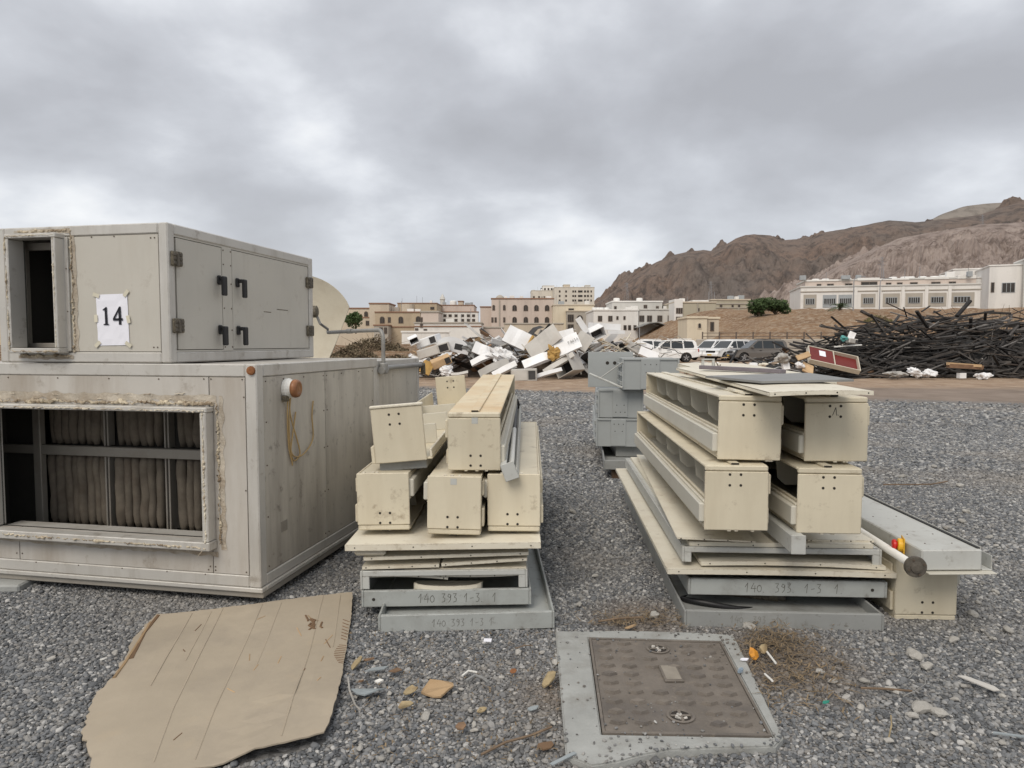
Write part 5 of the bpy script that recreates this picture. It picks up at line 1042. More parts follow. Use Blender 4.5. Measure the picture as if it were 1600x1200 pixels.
t = thing('angle_brace', 'pale folded brace strips propped against the top grey cabinet', 'brace', (gx - .08, GY - .2, 1.07)); MB().tube([(0, .2, .07), (.36, -.02, -.085)], .014, 6).build('strip', 'grey_light', t); MB().tube([(.12, .15, .02), (.36, 0, .21)], .008, 6).build('strip', 'grey_light', t)

# ================================================================== CARDBOARD AND MANHOLE
out = [atz(*p, .03) for p in ((245, 962), (300, 955), (365, 946), (440, 938), (500, 933), (551, 929), (549, 962), (541, 1010), (534, 1060), (525, 1100), (517, 1130), (505, 1152), (470, 1163), (400, 1178), (335, 1193), (250, 1206), (150, 1214), (128, 1150), (150, 1085), (172, 1062), (190, 1035), (205, 1005), (222, 985))]
_o = []; rs = random.Random(44)
for i_, a_ in enumerate(out):                 # torn, slightly ragged outline
    c_ = out[(i_ + 1) % len(out)]; n_ = max(1, int((c_ - a_).length / .025)); rag = .009 if i_ >= 16 else (.004 if i_ < 5 or i_ > 9 else .0025)
    for k in range(n_): q = a_.lerp(c_, k / n_); _o.append(q + Vector((rs.uniform(-rag, rag), rs.uniform(-rag, rag), 0)))
out = _o
t = thing('cardboard_sheet', 'large flattened brown cardboard sheet on the gravel before the units', 'cardboard', (out[0].x, out[0].y, 0))
def cz(x, y): return .030 + .016 * noise.noise(Vector((x * 2.2, y * 1.6, 4))) + .03 * smooth(3.9, 4.2, y) * smooth(-1.25, -.95, x) + .022 * smooth(-1.02, -.92, x) * smooth(3.1, 2.7, y) + .012 * smooth(-1.75, -2.0, x) + .004 * math.sin(x * 9 + y)
bm = bmesh.new(); vs_ = [bm.verts.new((p.x - out[0].x, p.y - out[0].y, 0)) for p in out]; fc = bm.faces.new(vs_)
bmesh.ops.triangulate(bm, faces=[fc]); bmesh.ops.subdivide_edges(bm, edges=[e_ for e_ in bm.edges if e_.calc_length() > .12], cuts=7, use_grid_fill=True); bmesh.ops.triangulate(bm, faces=bm.faces[:])
for v_ in bm.verts: v_.co.z = cz(v_.co.x + out[0].x, v_.co.y + out[0].y)
bmesh.ops.recalc_face_normals(bm, faces=bm.faces); r_ = bmesh.ops.extrude_face_region(bm, geom=bm.faces[:])
for v_ in [q for q in r_['geom'] if isinstance(q, bmesh.types.BMVert)]: v_.co.z -= .006
bmesh.ops.recalc_face_normals(bm, faces=bm.faces); me = bpy.data.meshes.new('board'); bm.to_mesh(me); bm.free(); me.materials.append(M['card']); link('board', me, t)
def on_card(pts, w_, name, m, z=.0022):
    b = MB(); P = [atz(px, py, .03) for px, py in pts]; Q = []
    for a, c in zip(P, P[1:]):
        n_ = max(2, int((c - a).length / .04)); Q += [a.lerp(c, k / n_) for k in range(n_)]
    Q.append(P[-1]); b.tube([(p.x - out[0].x, p.y - out[0].y, cz(p.x, p.y) + z - w_) for p in Q], w_ * 1.3, 6); return b.build(name, m, t)
for pts in ([(348, 950), (270, 1110), (240, 1190)], [(410, 944), (335, 1110), (305, 1185)], [(505, 934), (480, 1030), (440, 1160)], [(300, 958), (235, 1075)], [(532, 933), (520, 1010)]): on_card(pts, .0026, 'crease', 'card', .0018)
on_card([(247, 964), (225, 990), (205, 1030)], .009, 'torn_edge', 'card_dark', .004); on_card([(235, 975), (214, 1008), (196, 1035), (178, 1060)], .006, 'torn_edge', 'tan_scrap', .006)
rs = random.Random(5)
for k in range(9): x, y = rs.gauss(487, 8), rs.gauss(975, 10); on_card([(x, y), (x + rs.uniform(-6, 6), y + rs.uniform(2, 6)), (x + rs.uniform(-8, 8), y + 8)], .004, 'puncture', 'card_dark', .005)
for k in range(7): y = 968 + k * 4.5; on_card([(536 - k * .5, y), (546 - k * .8, y + 3)], .0022, 'flute_ridge', 'card_dark', .002)
for k in range(11): y = 1006 + k * 3.; on_card([(530 - 2 * math.sin(k / 3.3) * 4, y), (541 - k * .5, y + 1)], .0016, 'flute_ridge', 'card_dark', .002)
for k in range(16):       # stains and scuffs pressed into the sheet
    x, y = rs.uniform(270, 520), rs.uniform(960, 1150); on_card([(x, y), (x + rs.uniform(-14, 14), y + rs.uniform(3, 14))], .0018, 'scuff', 'card_dark' if k % 3 == 0 else 'tan_scrap', .0022)
for pts in ([(440, 942), (400, 1040)], [(330, 955), (290, 1035)]): on_card(pts, .0018, 'crease', 'card', .0014)
# manhole
slab = [atz(*p, .03) for p in ((868, 986), (980, 985), (1090, 988), (1146, 992), (1152, 1003), (1224, 1152), (1212, 1166), (1100, 1169), (1040, 1172), (1000, 1180), (965, 1190), (925, 1196), (884, 1180), (876, 1080))]
t = thing('manhole', 'square iron manhole cover set in a pale concrete collar', 'manhole', (slab[0].x, slab[0].y, 0)); ox, oy = slab[0].x, slab[0].y
cv = [atz(*p, .03) for p in ((919, 996), (1128, 1002), (1209, 1152), (940, 1147))]
b = MB(); inn = [(p.x - ox, p.y - oy) for p in cv]; ou = [(p.x - ox, p.y - oy) for p in slab]
bm = bmesh.new(); vo_ = [bm.verts.new((x, y, .03)) for x, y in ou]; vi_ = [bm.verts.new((x, y, .03)) for x, y in inn]
eo = [bm.edges.new((vo_[i], vo_[(i + 1) % len(vo_)])) for i in range(len(vo_))] + [bm.edges.new((vi_[i], vi_[(i + 1) % 4])) for i in range(4)]
bmesh.ops.triangle_fill(bm, edges=eo, use_beauty=True); bmesh.ops.recalc_face_normals(bm, faces=bm.faces)
for f in bm.faces:
    if f.normal.z < 0: f.normal_flip()
r_ = bmesh.ops.extrude_face_region(bm, geom=bm.faces[:])
for v_ in [q for q in r_['geom'] if isinstance(q, bmesh.types.BMVert)]: v_.co.z -= .06
bmesh.ops.recalc_face_normals(bm, faces=bm.faces); bmesh.ops.bevel(bm, geom=[e_ for e_ in bm.edges if len(e_.link_faces) == 2 and e_.calc_face_angle(0) > .9 and min(v_.co.z for v_ in e_.verts) > .02], offset=.006, segments=2, affect='EDGES')
me = bpy.data.meshes.new('collar'); bm.to_mesh(me); bm.free(); me.materials.append(M['concrete']); link('collar', me, t)
cc = [Vector((x, y, 0)) for x, y in inn]; mid = sum(cc, Vector()) / 4
def quad_pt(u, v_): return cc[0].lerp(cc[1], u).lerp(cc[3].lerp(cc[2], u), v_)
def inset(k): return [(mid + (p - mid) * k) for p in cc]
b = MB(); b.prism([(p.x, p.y) for p in inset(1.0)], -.03, .004, 'z'); b.build('pit', 'rubber', t)
a, c = inset(.988), inset(.955)
b = MB(); b.v = [(p.x, p.y, .033) for p in a] + [(p.x, p.y, .033) for p in c] + [(p.x, p.y, .0) for p in a] + [(p.x, p.y, .0) for p in c]
for i in range(4): j = (i + 1) % 4; b.f += [(i, j, 4 + j, 4 + i), (8 + i, 8 + j, j, i), (4 + i, 4 + j, 12 + j, 12 + i)]
b.build('rim_frame', 'iron', t)
b = MB(); b.prism([(p.x, p.y) for p in inset(.948)], .0, .029, 'z'); cvr = b.build('cover_plate', 'iron', t)
bmx = None
def lozenge(u, v_, w_=.036, d_=.017):
    p = quad_pt(u, v_); m_ = MB(); m_.add([(p.x - w_, p.y, .0291), (p.x, p.y - d_, .0291), (p.x + w_, p.y, .0291), (p.x, p.y + d_, .0291), (p.x - w_ * .82, p.y, .042), (p.x, p.y - d_ * .82, .042), (p.x + w_ * .82, p.y, .042), (p.x, p.y + d_ * .82, .042)],
                                          [(0, 1, 5, 4), (1, 2, 6, 5), (2, 3, 7, 6), (3, 0, 4, 7), (4, 5, 6, 7)]); m_.build('tread_stud', 'iron', cvr)
for r_ in range(10):
    for k, u in enumerate((.11, .26, .42, .57, .71, .86)):
        v_ = .08 + r_ * .092
        if (k in (2, 3) and (abs(v_ - .13) < .09 or abs(v_ - .86) < .1 or abs(v_ - .5) < .13)): continue
        lozenge(u, v_)
for v_ in (.13, .84):
    p = quad_pt(.50, v_); b = MB(); b.m = Matrix.Translation((p.x, p.y, 0)); b.lathe([(.052, .029), (.056, .0345), (.046, .036), (.042, .0302)], 20); kh = b.build('key_hole', 'iron', cvr)
    b = MB(); b.m = Matrix.Translation((p.x, p.y, 0)); b.lathe([(.040, .0292), (.040, .031)], 18); b.build('hole', 'gap', kh)
    for k in range(12): an, rr = rs.uniform(0, 6.28), rs.uniform(0, .032); b = MB(); b.m = Matrix.Translation((p.x + rr * math.cos(an), p.y + rr * math.sin(an), .032)) @ Euler((rs.random() * 3, rs.random() * 3, 0)).to_matrix().to_4x4() @ Matrix.Scale(rs.uniform(.005, .010), 4); b.box(-1, 1, -.7, .7, -.5, .5, .3); b.build('stone', 'pale_stone' if k % 3 == 0 else 'grey_scrap', kh)
    b = MB(); b.m = Matrix.Translation((p.x, p.y, 0)); b.box(-.04, .04, -.006, .006, .0312, .036, .002); b.box(-.006, .006, -.04, -.0065, .0312, .0358, .002); b.box(-.006, .006, .0065, .04, .0312, .0358, .002); b.build('cross_bar', 'iron', kh)
p = quad_pt(.53, .43); b = MB(); b.m = Matrix.Translation((p.x, p.y, 0)); b.box(-.042, .042, -.075, .075, .0292, .040, .003); nb = b.build('name_plate', 'iron', cvr); b = MB(); b.m = Matrix.Translation((p.x, p.y, 0)); b.box(-.033, .033, -.065, .065, .0401, .0411, .0003); b.build('plate_face', 'iron_pale', nb)
# ================================================================== SCRAP HEAP (middle)
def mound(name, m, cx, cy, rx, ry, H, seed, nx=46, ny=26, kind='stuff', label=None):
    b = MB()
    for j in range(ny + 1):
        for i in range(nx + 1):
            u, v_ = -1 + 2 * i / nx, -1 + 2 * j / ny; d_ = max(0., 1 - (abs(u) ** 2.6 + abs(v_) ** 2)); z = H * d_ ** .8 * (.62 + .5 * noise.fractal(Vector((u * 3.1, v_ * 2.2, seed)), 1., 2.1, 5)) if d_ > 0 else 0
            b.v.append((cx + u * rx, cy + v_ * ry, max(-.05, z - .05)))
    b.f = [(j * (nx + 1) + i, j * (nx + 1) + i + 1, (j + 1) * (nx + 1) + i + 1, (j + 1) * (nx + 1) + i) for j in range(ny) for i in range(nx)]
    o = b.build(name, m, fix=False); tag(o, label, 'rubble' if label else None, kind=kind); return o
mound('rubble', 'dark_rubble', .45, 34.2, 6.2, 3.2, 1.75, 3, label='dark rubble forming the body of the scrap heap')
NAMES = {'slab': ('scrap_sheet', 'sheet'), 'duct': ('scrap_duct', 'duct'), 'box': ('scrap_box', 'box'), 'hood': ('scrap_hood', 'hood'), 'frame': ('scrap_frame', 'frame'), 'bag': ('scrap_bag', 'bag')}
def scrap(kind, px, py, Y, size, rot, m, label, name=None, group=None, mark=False, side=None):
    Y -= .9; rot = (-rot[0], rot[1], rot[2]) if kind == 'slab' else rot; t = thing(name or NAMES[kind][0], label, NAMES[kind][1], at(px, py, Y), rot, group); w_, d_, h_ = (q / 2 * (1.12 if px < 1100 else .97) for q in size)
    if kind == 'slab':
        rq = random.Random(label); x1_, x2_ = rq.uniform(-.5, -.1) * w_, rq.uniform(.1, .6) * w_; b1_, b2_ = rq.uniform(-.10, .12) * w_, rq.uniform(-.16, .2) * w_
        pl = [(-w_ - .0, min(d_ * 2, .22)), (-w_, 0), (x1_, b1_), (x2_, b1_ * .4), (w_, b2_)]; b = MB(); b.prism(pl + [(x, y + .03) for x, y in reversed(pl[1:])] + [(-w_ + .03, min(d_ * 2, .22))], -h_, h_, 'z'); b.build('face', m, t); bx('fold', m, t, -w_ + .03, w_ * .9, .035, min(.2, .05 + d_), -h_, -h_ + .02, .004)
        if side: bx('insulation', side, t, w_ + .001, w_ + .12, -d_ * .8, d_ * .8, -h_ * .9, h_ * .9, .03)
    elif kind == 'duct':                 # open towards -y
        for q in ((-w_, -w_ + .03, -d_, d_, -h_, h_), (w_ - .03, w_, -d_, d_, -h_, h_), (-w_ + .03, w_ - .03, -d_, d_, -h_, -h_ + .03), (-w_ + .03, w_ - .03, -d_, d_, h_ - .03, h_)): bx('wall', m, t, *q, .008)
        bx('back', 'dark_scrap', t, -w_ + .03, w_ - .03, d_ * .6, d_ * .65, -h_ + .03, h_ - .03, 0)
    elif kind == 'box':
        bx('carcass', m, t, -w_, w_, -d_, d_, -h_, h_, .03); bx('opening', 'dark_scrap', t, w_ * .35, w_ * .9, -d_ - .01, -d_ - .002, -h_ * .7, h_ * .7, 0); bx('cover', m, t, -w_ * .9, w_ * .25, -d_ - .02, -d_ - .002, -h_ * .8, h_ * .8, .005)
    elif kind == 'hood':
        b = MB(); pts = [(-w_, -h_), (w_, -h_)] + [(w_ * math.cos(a), -h_ * .4 + h_ * 1.4 * math.sin(a)) for a in [math.pi * k / 10 for k in range(11)]]; b.prism(pts, -d_, d_); b.build('shell', m, t); bx('opening', 'dark_scrap', t, w_ * .1, w_ * .6, -d_ - .01, -d_ - .002, -h_ * .6, h_ * .2, 0)
    elif kind == 'bag':
        b = MB(); n_ = 14
        for j in range(n_ + 1):
            for i in range(22):
                a, f = 6.2832 * i / 22, math.pi * j / n_; q = Vector((math.sin(f) * math.cos(a) * w_, math.sin(f) * math.sin(a) * d_, math.cos(f) * h_)); q *= 1 + .75 * noise.fractal(q * 5.5 + Vector((px, py, 0)), .8, 2.1, 5); b.v.append(tuple(q))
        b.f = [(j * 22 + i, j * 22 + (i + 1) % 22, (j + 1) * 22 + (i + 1) % 22, (j + 1) * 22 + i) for j in range(n_) for i in range(22)]; b.build('body', m, t)
    if mark: script_text('14034', .16, .1, -.1, -d_ - .002, .008, t, 'pencil', 'lettering')
    return t
k_ = .0285
def S3(w_, d_, h_): return (w_ * k_, d_, h_ * k_)
scrap('duct', 646, 531, 31, S3(13, .6, 9), (10, -24, 10), 'white_scrap', 'open white duct with dark mouth at left end of scrap heap')
scrap('box', 670, 533, 31.5, S3(30, .8, 12), (5, -18, -10), 'white_scrap', 'white cabinet with dark end, upper left of scrap heap')
scrap('box', 678, 548, 30.8, S3(44, .7, 13), (0, -17, 4), 'grey_scrap', 'long pale cabinet with openings, left part of scrap heap')
scrap('hood', 708, 538, 31.6, S3(44, .9, 20), (0, 12, 6), 'white_scrap', 'rounded white hood on the left part of scrap heap')
scrap('bag', 738, 546, 31.4, (.9, .6, .5), (0, 20, 0), 'slate', 'dark grey crumpled sheeting left of the scrap heap middle')
scrap('slab', 753, 546, 31, S3(24, .12, 16), (20, 22, 0), 'white_scrap', 'small white sheet lying tilted, centre left of scrap heap')
scrap('slab', 757, 558, 30.6, S3(40, .1, 9), (35, -24, 0), 'white_scrap', 'white louvred panel in middle of scrap heap', side='foam')
scrap('bag', 783, 557, 30.6, (1.0, .5, .55), (10, 25, 0), 'white_scrap', 'crumpled bright white sheeting in the scrap heap middle')
scrap('slab', 808, 527, 31.8, S3(34, .16, 27), (30, 24, -12), 'white_scrap', 'tall white panel with yellow foam edge on heap top', side='foam')
scrap('slab', 848, 534, 31.0, S3(50, .2, 26), (20, -38, -16), 'grey_scrap', 'large grey slab standing on its corner in scrap heap')
scrap('slab', 839, 561, 30.5, S3(40, .22, 14), (42, -22, 0), 'white_scrap', 'white panel lying below the large grey slab')
scrap('slab', 884, 538, 30.6, S3(38, .10, 27), (38, -24, -6), 'white_scrap', 'brightest white panel with scribbled writing in scrap heap', mark=True)
scrap('slab', 878, 530, 31.4, S3(36, .12, 24), (18, -14, -8), 'white_scrap', 'white panel just behind the scribbled panel')
scrap('bag', 865, 553, 30.4, (.42, .3, .55), (0, -20, 0), 'foam', 'lump of yellow foam beside the scribbled white panel', name='foam_lump')
scrap('slab', 911, 533, 31.2, S3(22, .3, 24), (25, 30, -18), 'grey_scrap', 'beige grey slab right of the scribbled white panel')
scrap('slab', 910, 508, 31.8, S3(8, .1, 24), (5, -33, 0), 'white_scrap', 'narrow white board sticking up from the heap top')
scrap('duct', 931, 520, 32, S3(22, .5, 15), (15, -25, 12), 'white_scrap', 'white duct with dark mouth near the heap top right')
scrap('slab', 945, 510, 33.2, S3(46, .5, 9), (0, 3, 8), 'white_scrap', 'long white cabinet lying level behind the heap top')
scrap('slab', 963, 519, 33, S3(24, .3, 5), (0, 0, 0), 'white_scrap', 'small level white slab right of heap top')
scrap('slab', 873, 567, 30.2, S3(46, .16, 7), (30, -31, 0), 'grey_scrap', 'long grey channel sloping below the scribbled panel')
scrap('duct', 888, 572, 30.6, S3(26, .9, 24), (0, -28, -35), 'grey_scrap', 'big open grey trough in lower right of scrap heap')
scrap('slab', 857, 582, 29.6, S3(36, .3, 5), (20, -17, 0), 'white_scrap', 'narrow white slab lying at heap foot')
scrap('box', 819, 586, 29.5, S3(33, .5, 16), (0, -2, -4), 'grey_scrap', 'pinkish grey box standing at the foot of heap')
scrap('slab', 771, 573, 30, S3(42, .3, 11), (35, -27, 0), 'grey_scrap', 'long cream grey slab behind the open trough box')
scrap('slab', 788, 576, 29.7, S3(34, .25, 8), (30, -27, 0), 'white_scrap', 'white slab with dark underside at heap foot middle')
scrap('box', 689, 565, 30, S3(26, .5, 11), (10, -22, 10), 'tan_scrap', 'brown cardboard carton, lower left of scrap heap')
scrap('slab', 667, 574, 29.6, S3(14, .05, 18), (30, 25, 0), 'foam', 'orange brown sheet at lower left of scrap heap')
scrap('bag', 699, 580, 29.4, (.5, .4, .35), (0, 0, 0), 'white_scrap', 'white plastic bag at the lower left heap foot')
scrap('slab', 1014, 552, 31, S3(26, .12, 13), (30, 22, 0), 'white_scrap', 'white lid panel lying before the white parked car')
scrap('slab', 1008, 538, 31.5, S3(22, .12, 6), (20, 22, 0), 'white_scrap', 'narrow white panel leaning near the parked white car')
scrap('slab', 718, 583, 29.2, S3(22, .3, 4), (40, -6, 0), 'grey_scrap', 'flat pale board at left heap foot')
scrap('slab', 995, 545, 31.8, S3(26, .12, 12), (30, 32, 0), 'grey_scrap', 'grey sheet under the pale struts')
def pole(p0, p1, Y0, Y1, r_, m, label, group, name='metal_strut', cat='strut'):
    a, c = at(*p0, Y0), at(*p1, Y1); o = MB().tube([(0, 0, 0), tuple(c - a)], r_, 6).build(name, m); o.location = a; return tag(o, label, cat, group)
r2 = lambda x, y: (820 + x * .1375, 490 + y * .1375)
for k, (a, c) in enumerate((((770, 280), (1350, 520)), ((960, 470), (1200, 350)), ((1060, 370), (1120, 515)), ((590, 690), (640, 540)), ((830, 450), (980, 370)), ((1080, 280), (1190, 345)), ((1150, 310), (1205, 225)), ((640, 690), (620, 560)), ((1310, 380), (1320, 490)), ((850, 465), (1400, 530)), ((880, 300), (1080, 400)))):
    pole(r2(*a), r2(*c), 31.0 - .1 * k, 31.4 - .1 * k, .03, 'strut', 'thin cream metal strut tangled at the right side of scrap heap', 'struts in the scrap heap')
rs = random.Random(21); mats = [('white_scrap', 'white'), ('grey_scrap', 'grey'), ('brown_scrap', 'brown'), ('dark_scrap', 'black'), ('tan_scrap', 'tan')]
shapes = []
for v_ in range(5):
    b = MB(); w_, h_ = rs.uniform(.5, 1.2), rs.uniform(.2, .6)
    if v_ < 4:
        q_ = rs.uniform(-.2, .35) * w_; r0 = rs.uniform(.1, .35) * w_ * rs.choice((-1, 1)); b.prism([(-w_ / 2, .06), (-w_ / 2 + .015, .0), (q_, 0), (w_ / 2, r0), (w_ / 2 - .01, r0 + .018), (q_ - .005, .018), (-w_ / 2 + .02, .02)], -h_ / 2, h_ / 2)
    else: b.box(-w_ / 2, w_ / 2, -h_ / 2, h_ / 2, -h_ * .3, h_ * .3, .02)
    shapes.append(b)
meshes = {}
for k in range(290):
    u = rs.uniform(-1, 1); mi = rs.choices(range(5), (9, 5, 2, 4, 1) if u > -.5 else (5, 4, 3, 3, 2))[0]; mn, cn = mats[mi]; si = rs.randrange(4) if rs.random() < .9 else 4
    if (si, mi) not in meshes: me = shapes[si].mesh('scrap_piece'); me.materials.append(M[mn]); meshes[si, mi] = me
    o = link('scrap_piece', meshes[si, mi]); v_ = rs.uniform(-.8, .35); hgt = (2.05 * (1 - abs(u) ** 2.6) * (1 - .75 * max(0, -v_) ** 1.3))
    o.location = (.9 + u * 6.3, 33.2 + v_ * 3.1, max(.1, hgt * (1 - .6 * rs.random() ** 2))); o.rotation_euler = (rs.uniform(-1.1, .6), rs.uniform(-.8, .8), rs.uniform(-.8, .8)); s_ = rs.uniform(.45, 1.3) * (1.35 if mi == 0 and rs.random() < .4 else 1); o.scale = (s_ * 1.2, s_, s_ * .8)
    tag(o, 'small %s scrap piece in the middle scrap heap' % cn, 'scrap', 'small %s scrap in the middle heap' % cn)

for k in range(34):
    x0, z0 = rs.uniform(-5, 7), rs.uniform(.3, 1.7); P_ = [Vector((0, 0, 0))]
    for q in range(5): P_.append(P_[-1] + Vector((rs.uniform(-.1, .5), rs.uniform(-.15, .05), rs.uniform(-.25, .22))))
    o = MB().tube(P_, rs.choice((.012, .018, .03)), 5).build('scrap_cable', rs.choice(('dark_scrap', 'strut', 'grey_scrap'))); o.location = (x0, 31.0 + rs.uniform(-.6, 1.), z0); tag(o, 'bent cable or rod tangled in the middle scrap heap', 'cable', 'cables in the scrap heap')

# ================================================================== BLACK TIMBER HEAP (right)
mound('timber_heap_core', 'dark_scrap', 22.6, 34.0, 9.6, 3.0, 2.35, 8, label='dark tangled body of the black timber heap')
rs = random.Random(33); pm = []
for v_ in range(6):
    b = MB(); L_ = (1.6, 2.2, 2.8, 3.4, 2.0, 1.2)[v_]; w_ = (.07, .09, .06, .08, .05, .12)[v_]; h_ = (.05, .06, .05, .07, .05, .04)[v_]
    b.box(-L_ / 2, L_ / 2, -w_ / 2, w_ / 2, -h_ / 2, h_ / 2, .006); me = b.mesh('plank', fix=False); me.materials.append(M[('plank', 'plank', 'plank_brown', 'plank', 'plank_grey', 'plank')[v_]]); pm.append(me)
for k in range(285):
    u = rs.uniform(-1, 1.15); v_ = -1 + 1.6 * rs.random() ** 1.1; Hh = 2.75 * max(0.02, (1 - abs(min(0, u + .25)) ** 1.7 * 1.6) * (1 - .12 * max(0, u))) * (1 - .82 * max(0., -v_) ** 1.2); f = 1 - .55 * rs.random() ** 2
    o = link('plank', rs.choice(pm)); o.location = (21.0 + u * 7.6, 33.6 + v_ * 3.2, max(.06, Hh * f)); sl = -.22 * u - rs.uniform(-.30, .30)
    o.rotation_euler = (rs.uniform(-.5, .5), rs.gauss(0, .22) + (.28 * u if rs.random() < .6 else 0), rs.gauss(0, .55)); s_ = rs.uniform(.8, 1.25); o.scale = (s_ * 1.1, 1.05, 1.05)
    tag(o, 'charred black plank in the big timber heap', 'plank', 'planks of the black timber heap')
def beam(p0, p1, Y0, Y1, w_, label, m='plank'):
    a, c = at(*p0, Y0), at(*p1, Y1); d_ = c - a; q = d_.to_track_quat('X', 'Z'); o = MB().box(0, d_.length, -w_ / 2, w_ / 2, -w_ * .35, w_ * .35, .01).build('beam', m); o.location = a; o.rotation_euler = q.to_euler(); return tag(o, label, 'beam')
z4 = lambda x, y: (1280 + x * .2, 400 + y * .2)
for a, c, w_, lb in (((1075, 470), (1180, 350), .16, 'thick black beam sticking up highest from the timber heap'), ((760, 430), (850, 560), .14, 'black beam leaning down the left crest of timber heap'), ((800, 435), (865, 390), .07, 'short thin batten poking up at the timber heap crest'), ((660, 400), (685, 480), .05, 'thin black stick standing at left of the timber crest'), ((890, 445), (950, 425), .06, 'short black batten lying on the timber crest'),
                     ((1295, 440), (1490, 450), .14, 'level black beam on right crest of the timber heap'), ((1300, 440), (1295, 500), .12, 'upright black post under the level crest beam'), ((285, 500), (420, 530), .05, 'thin dark pole jutting left from the timber heap'), ((1040, 760), (1300, 660), .12, 'long black beam sloping across middle of timber heap'), ((1390, 800), (1560, 930), .08, 'grey batten slanting down at the right heap foot'),
                     ((1380, 690), (1590, 850), .10, 'black beam slanting down the right part of timber heap'), ((780, 565), (900, 665), .09, 'black batten slanting down the timber heap face'), ((860, 560), (935, 510), .05, 'pale thin batten on the upper timber heap'), ((120, 710), (330, 695), .09, 'long white pipe left of the timber heap'), ((440, 860), (590, 740), .06, 'grey lath leaning at left foot of timber heap')):
    beam(z4(*a), z4(*c), 31.2, 31.6, w_, lb, 'white_plastic' if 'white pipe' in lb else ('plank_grey' if ('grey' in lb or 'pale' in lb) else 'plank'))
b = MB()                       # the finer laths in the heap, past counting
for k in range(1100):
    u = rs.uniform(-1, 1.2); v_ = -1 + 1.7 * rs.random(); Hh = 2.7 * max(0.02, (1 - abs(min(0, u + .25)) ** 1.7 * 1.6) * (1 - .12 * max(0, u))) * (1 - .85 * max(0., -v_) ** 1.2)
    b.m = Matrix.Translation((21.2 + u * 7.8, 33.6 + v_ * 3.3, max(.05, Hh * rs.uniform(.1, 1.03)))) @ Euler((rs.uniform(-.5, .5), rs.gauss(0, .3), rs.gauss(0, .6))).to_matrix().to_4x4(); l_, w_ = rs.uniform(.4, 1.9), rs.choice((.015, .022, .03, .045, .07)); b.box(-l_, l_, -w_, w_, -w_ * .7, w_ * .7)
tag(b.build('timber_laths', 'plank_mix', fix=False), 'mass of thin dark laths filling the black timber heap', 'laths', kind='stuff')
# maroon cabinet, open shelves up
t = thing('maroon_cabinet', 'maroon cabinet frame with pale edges lying before the timber heap', 'cabinet', at(1303, 560, 30.0), (-50, 13, -6)); w_, d_, h_ = 2.15, .45, .95
bx('back_board', 'maroon', t, -w_ / 2 + .04, w_ / 2 - .04, .12, .16, -h_ / 2 + .04, h_ / 2 - .04, .005); bx('front_board', 'maroon', t, -w_ / 2 + .05, -.03, -.02, .01, -h_ / 2 + .05, h_ / 2 - .05, .005)
for q in ((-w_ / 2, w_ / 2, -.04, .2, -h_ / 2, -h_ / 2 + .035), (-w_ / 2, w_ / 2, -.04, .2, h_ / 2 - .035, h_ / 2), (-w_ / 2, -w_ / 2 + .035, -.04, .2, -h_ / 2 + .036, h_ / 2 - .036), (w_ / 2 - .035, w_ / 2, -.04, .2, -h_ / 2 + .036, h_ / 2 - .036), (-.02, .02, -.04, .11, -h_ / 2 + .036, h_ / 2 - .036)): bx('edge_strip', 'strut', t, *q, .005)
bx('paper_label', 'paper', t, -.62, -.35, -.026, -.021, -.05, .3, .001)
for lb, px, py, sz, rot, m, kd in (('pale board propped below the maroon cabinet', 1263, 575, (17, .06, 18), (40, 24, 0), 'tan_scrap', 'slab'), ('pale tan sheet left of the maroon cabinet', 1255, 556, (20, .06, 9), (40, -18, 0), 'tan_scrap', 'slab'), ('small white carton left of the pale propped board', 1229, 572, (10, .2, 10), (10, -6, 0), 'white_scrap', 'slab'),
                               ('pale blue grey bag beside pale propped board', 1249, 571, (11, .3, 10), (0, 0, 0), 'white_scrap', 'bag'), ('white sack at left of low rubble strip', 1178, 569, (12, .2, 5), (20, 0, 0), 'white_scrap', 'slab'), ('cream sack in the low rubble strip', 1193, 570, (12, .3, 7), (0, 0, 0), 'cream_light', 'bag'),
                               ('white triangular panel standing at left of timber heap', 1330, 527, (10, .06, 18), (0, 22, 0), 'white_scrap', 'slab'), ('teal plastic sheet by the white triangular panel', 1319, 529, (10, .3, 8), (0, 0, 0), 'teal', 'bag'), ('grey crate beside white triangular panel', 1331, 533, (14, .4, 8), (0, 10, 0), 'grey_scrap', 'box'), ('grey drum in rubble left of timber heap', 1221, 560, (18, .5, 13), (0, 0, 0), 'grey_scrap', 'bag'),
                               ('white rubbish bags at the timber heap foot', 1430, 582, (22, .5, 11), (0, 5, 0), 'white_scrap', 'bag'), ('grey white torn sheeting right of rubbish bags', 1452, 583, (18, .5, 9), (0, -10, 0), 'white_scrap', 'bag'), ('grey concrete lump left of the rubbish bags', 1400, 584, (30, .5, 7), (0, 0, 0), 'grey_scrap', 'bag'), ('small white block at heap foot right', 1505, 587, (10, .3, 8), (0, 0, 0), 'white_scrap', 'slab'),
                               ('pale sack at right heap foot', 1537, 587, (22, .4, 9), (0, 0, 0), 'white_scrap', 'bag'), ('brown rolled carpet at foot of timber heap', 1512, 573, (54, .3, 6), (0, 3, 0), 'brown_scrap', 'slab'), ('tan log lying above the brown rolled carpet', 1508, 570, (50, .16, 4), (0, 4, 0), 'tan_scrap', 'slab')):
    scrap(kd, px, py, 29.8 if py > 550 else 32, S3(*sz), rot, m, lb)
rs = random.Random(55)
mound('rubble', 'dark_scrap', 13.0, 33.5, 4.0, 2.4, .85, 15, 30, 18, label='low grey rubble strip left of the timber heap')
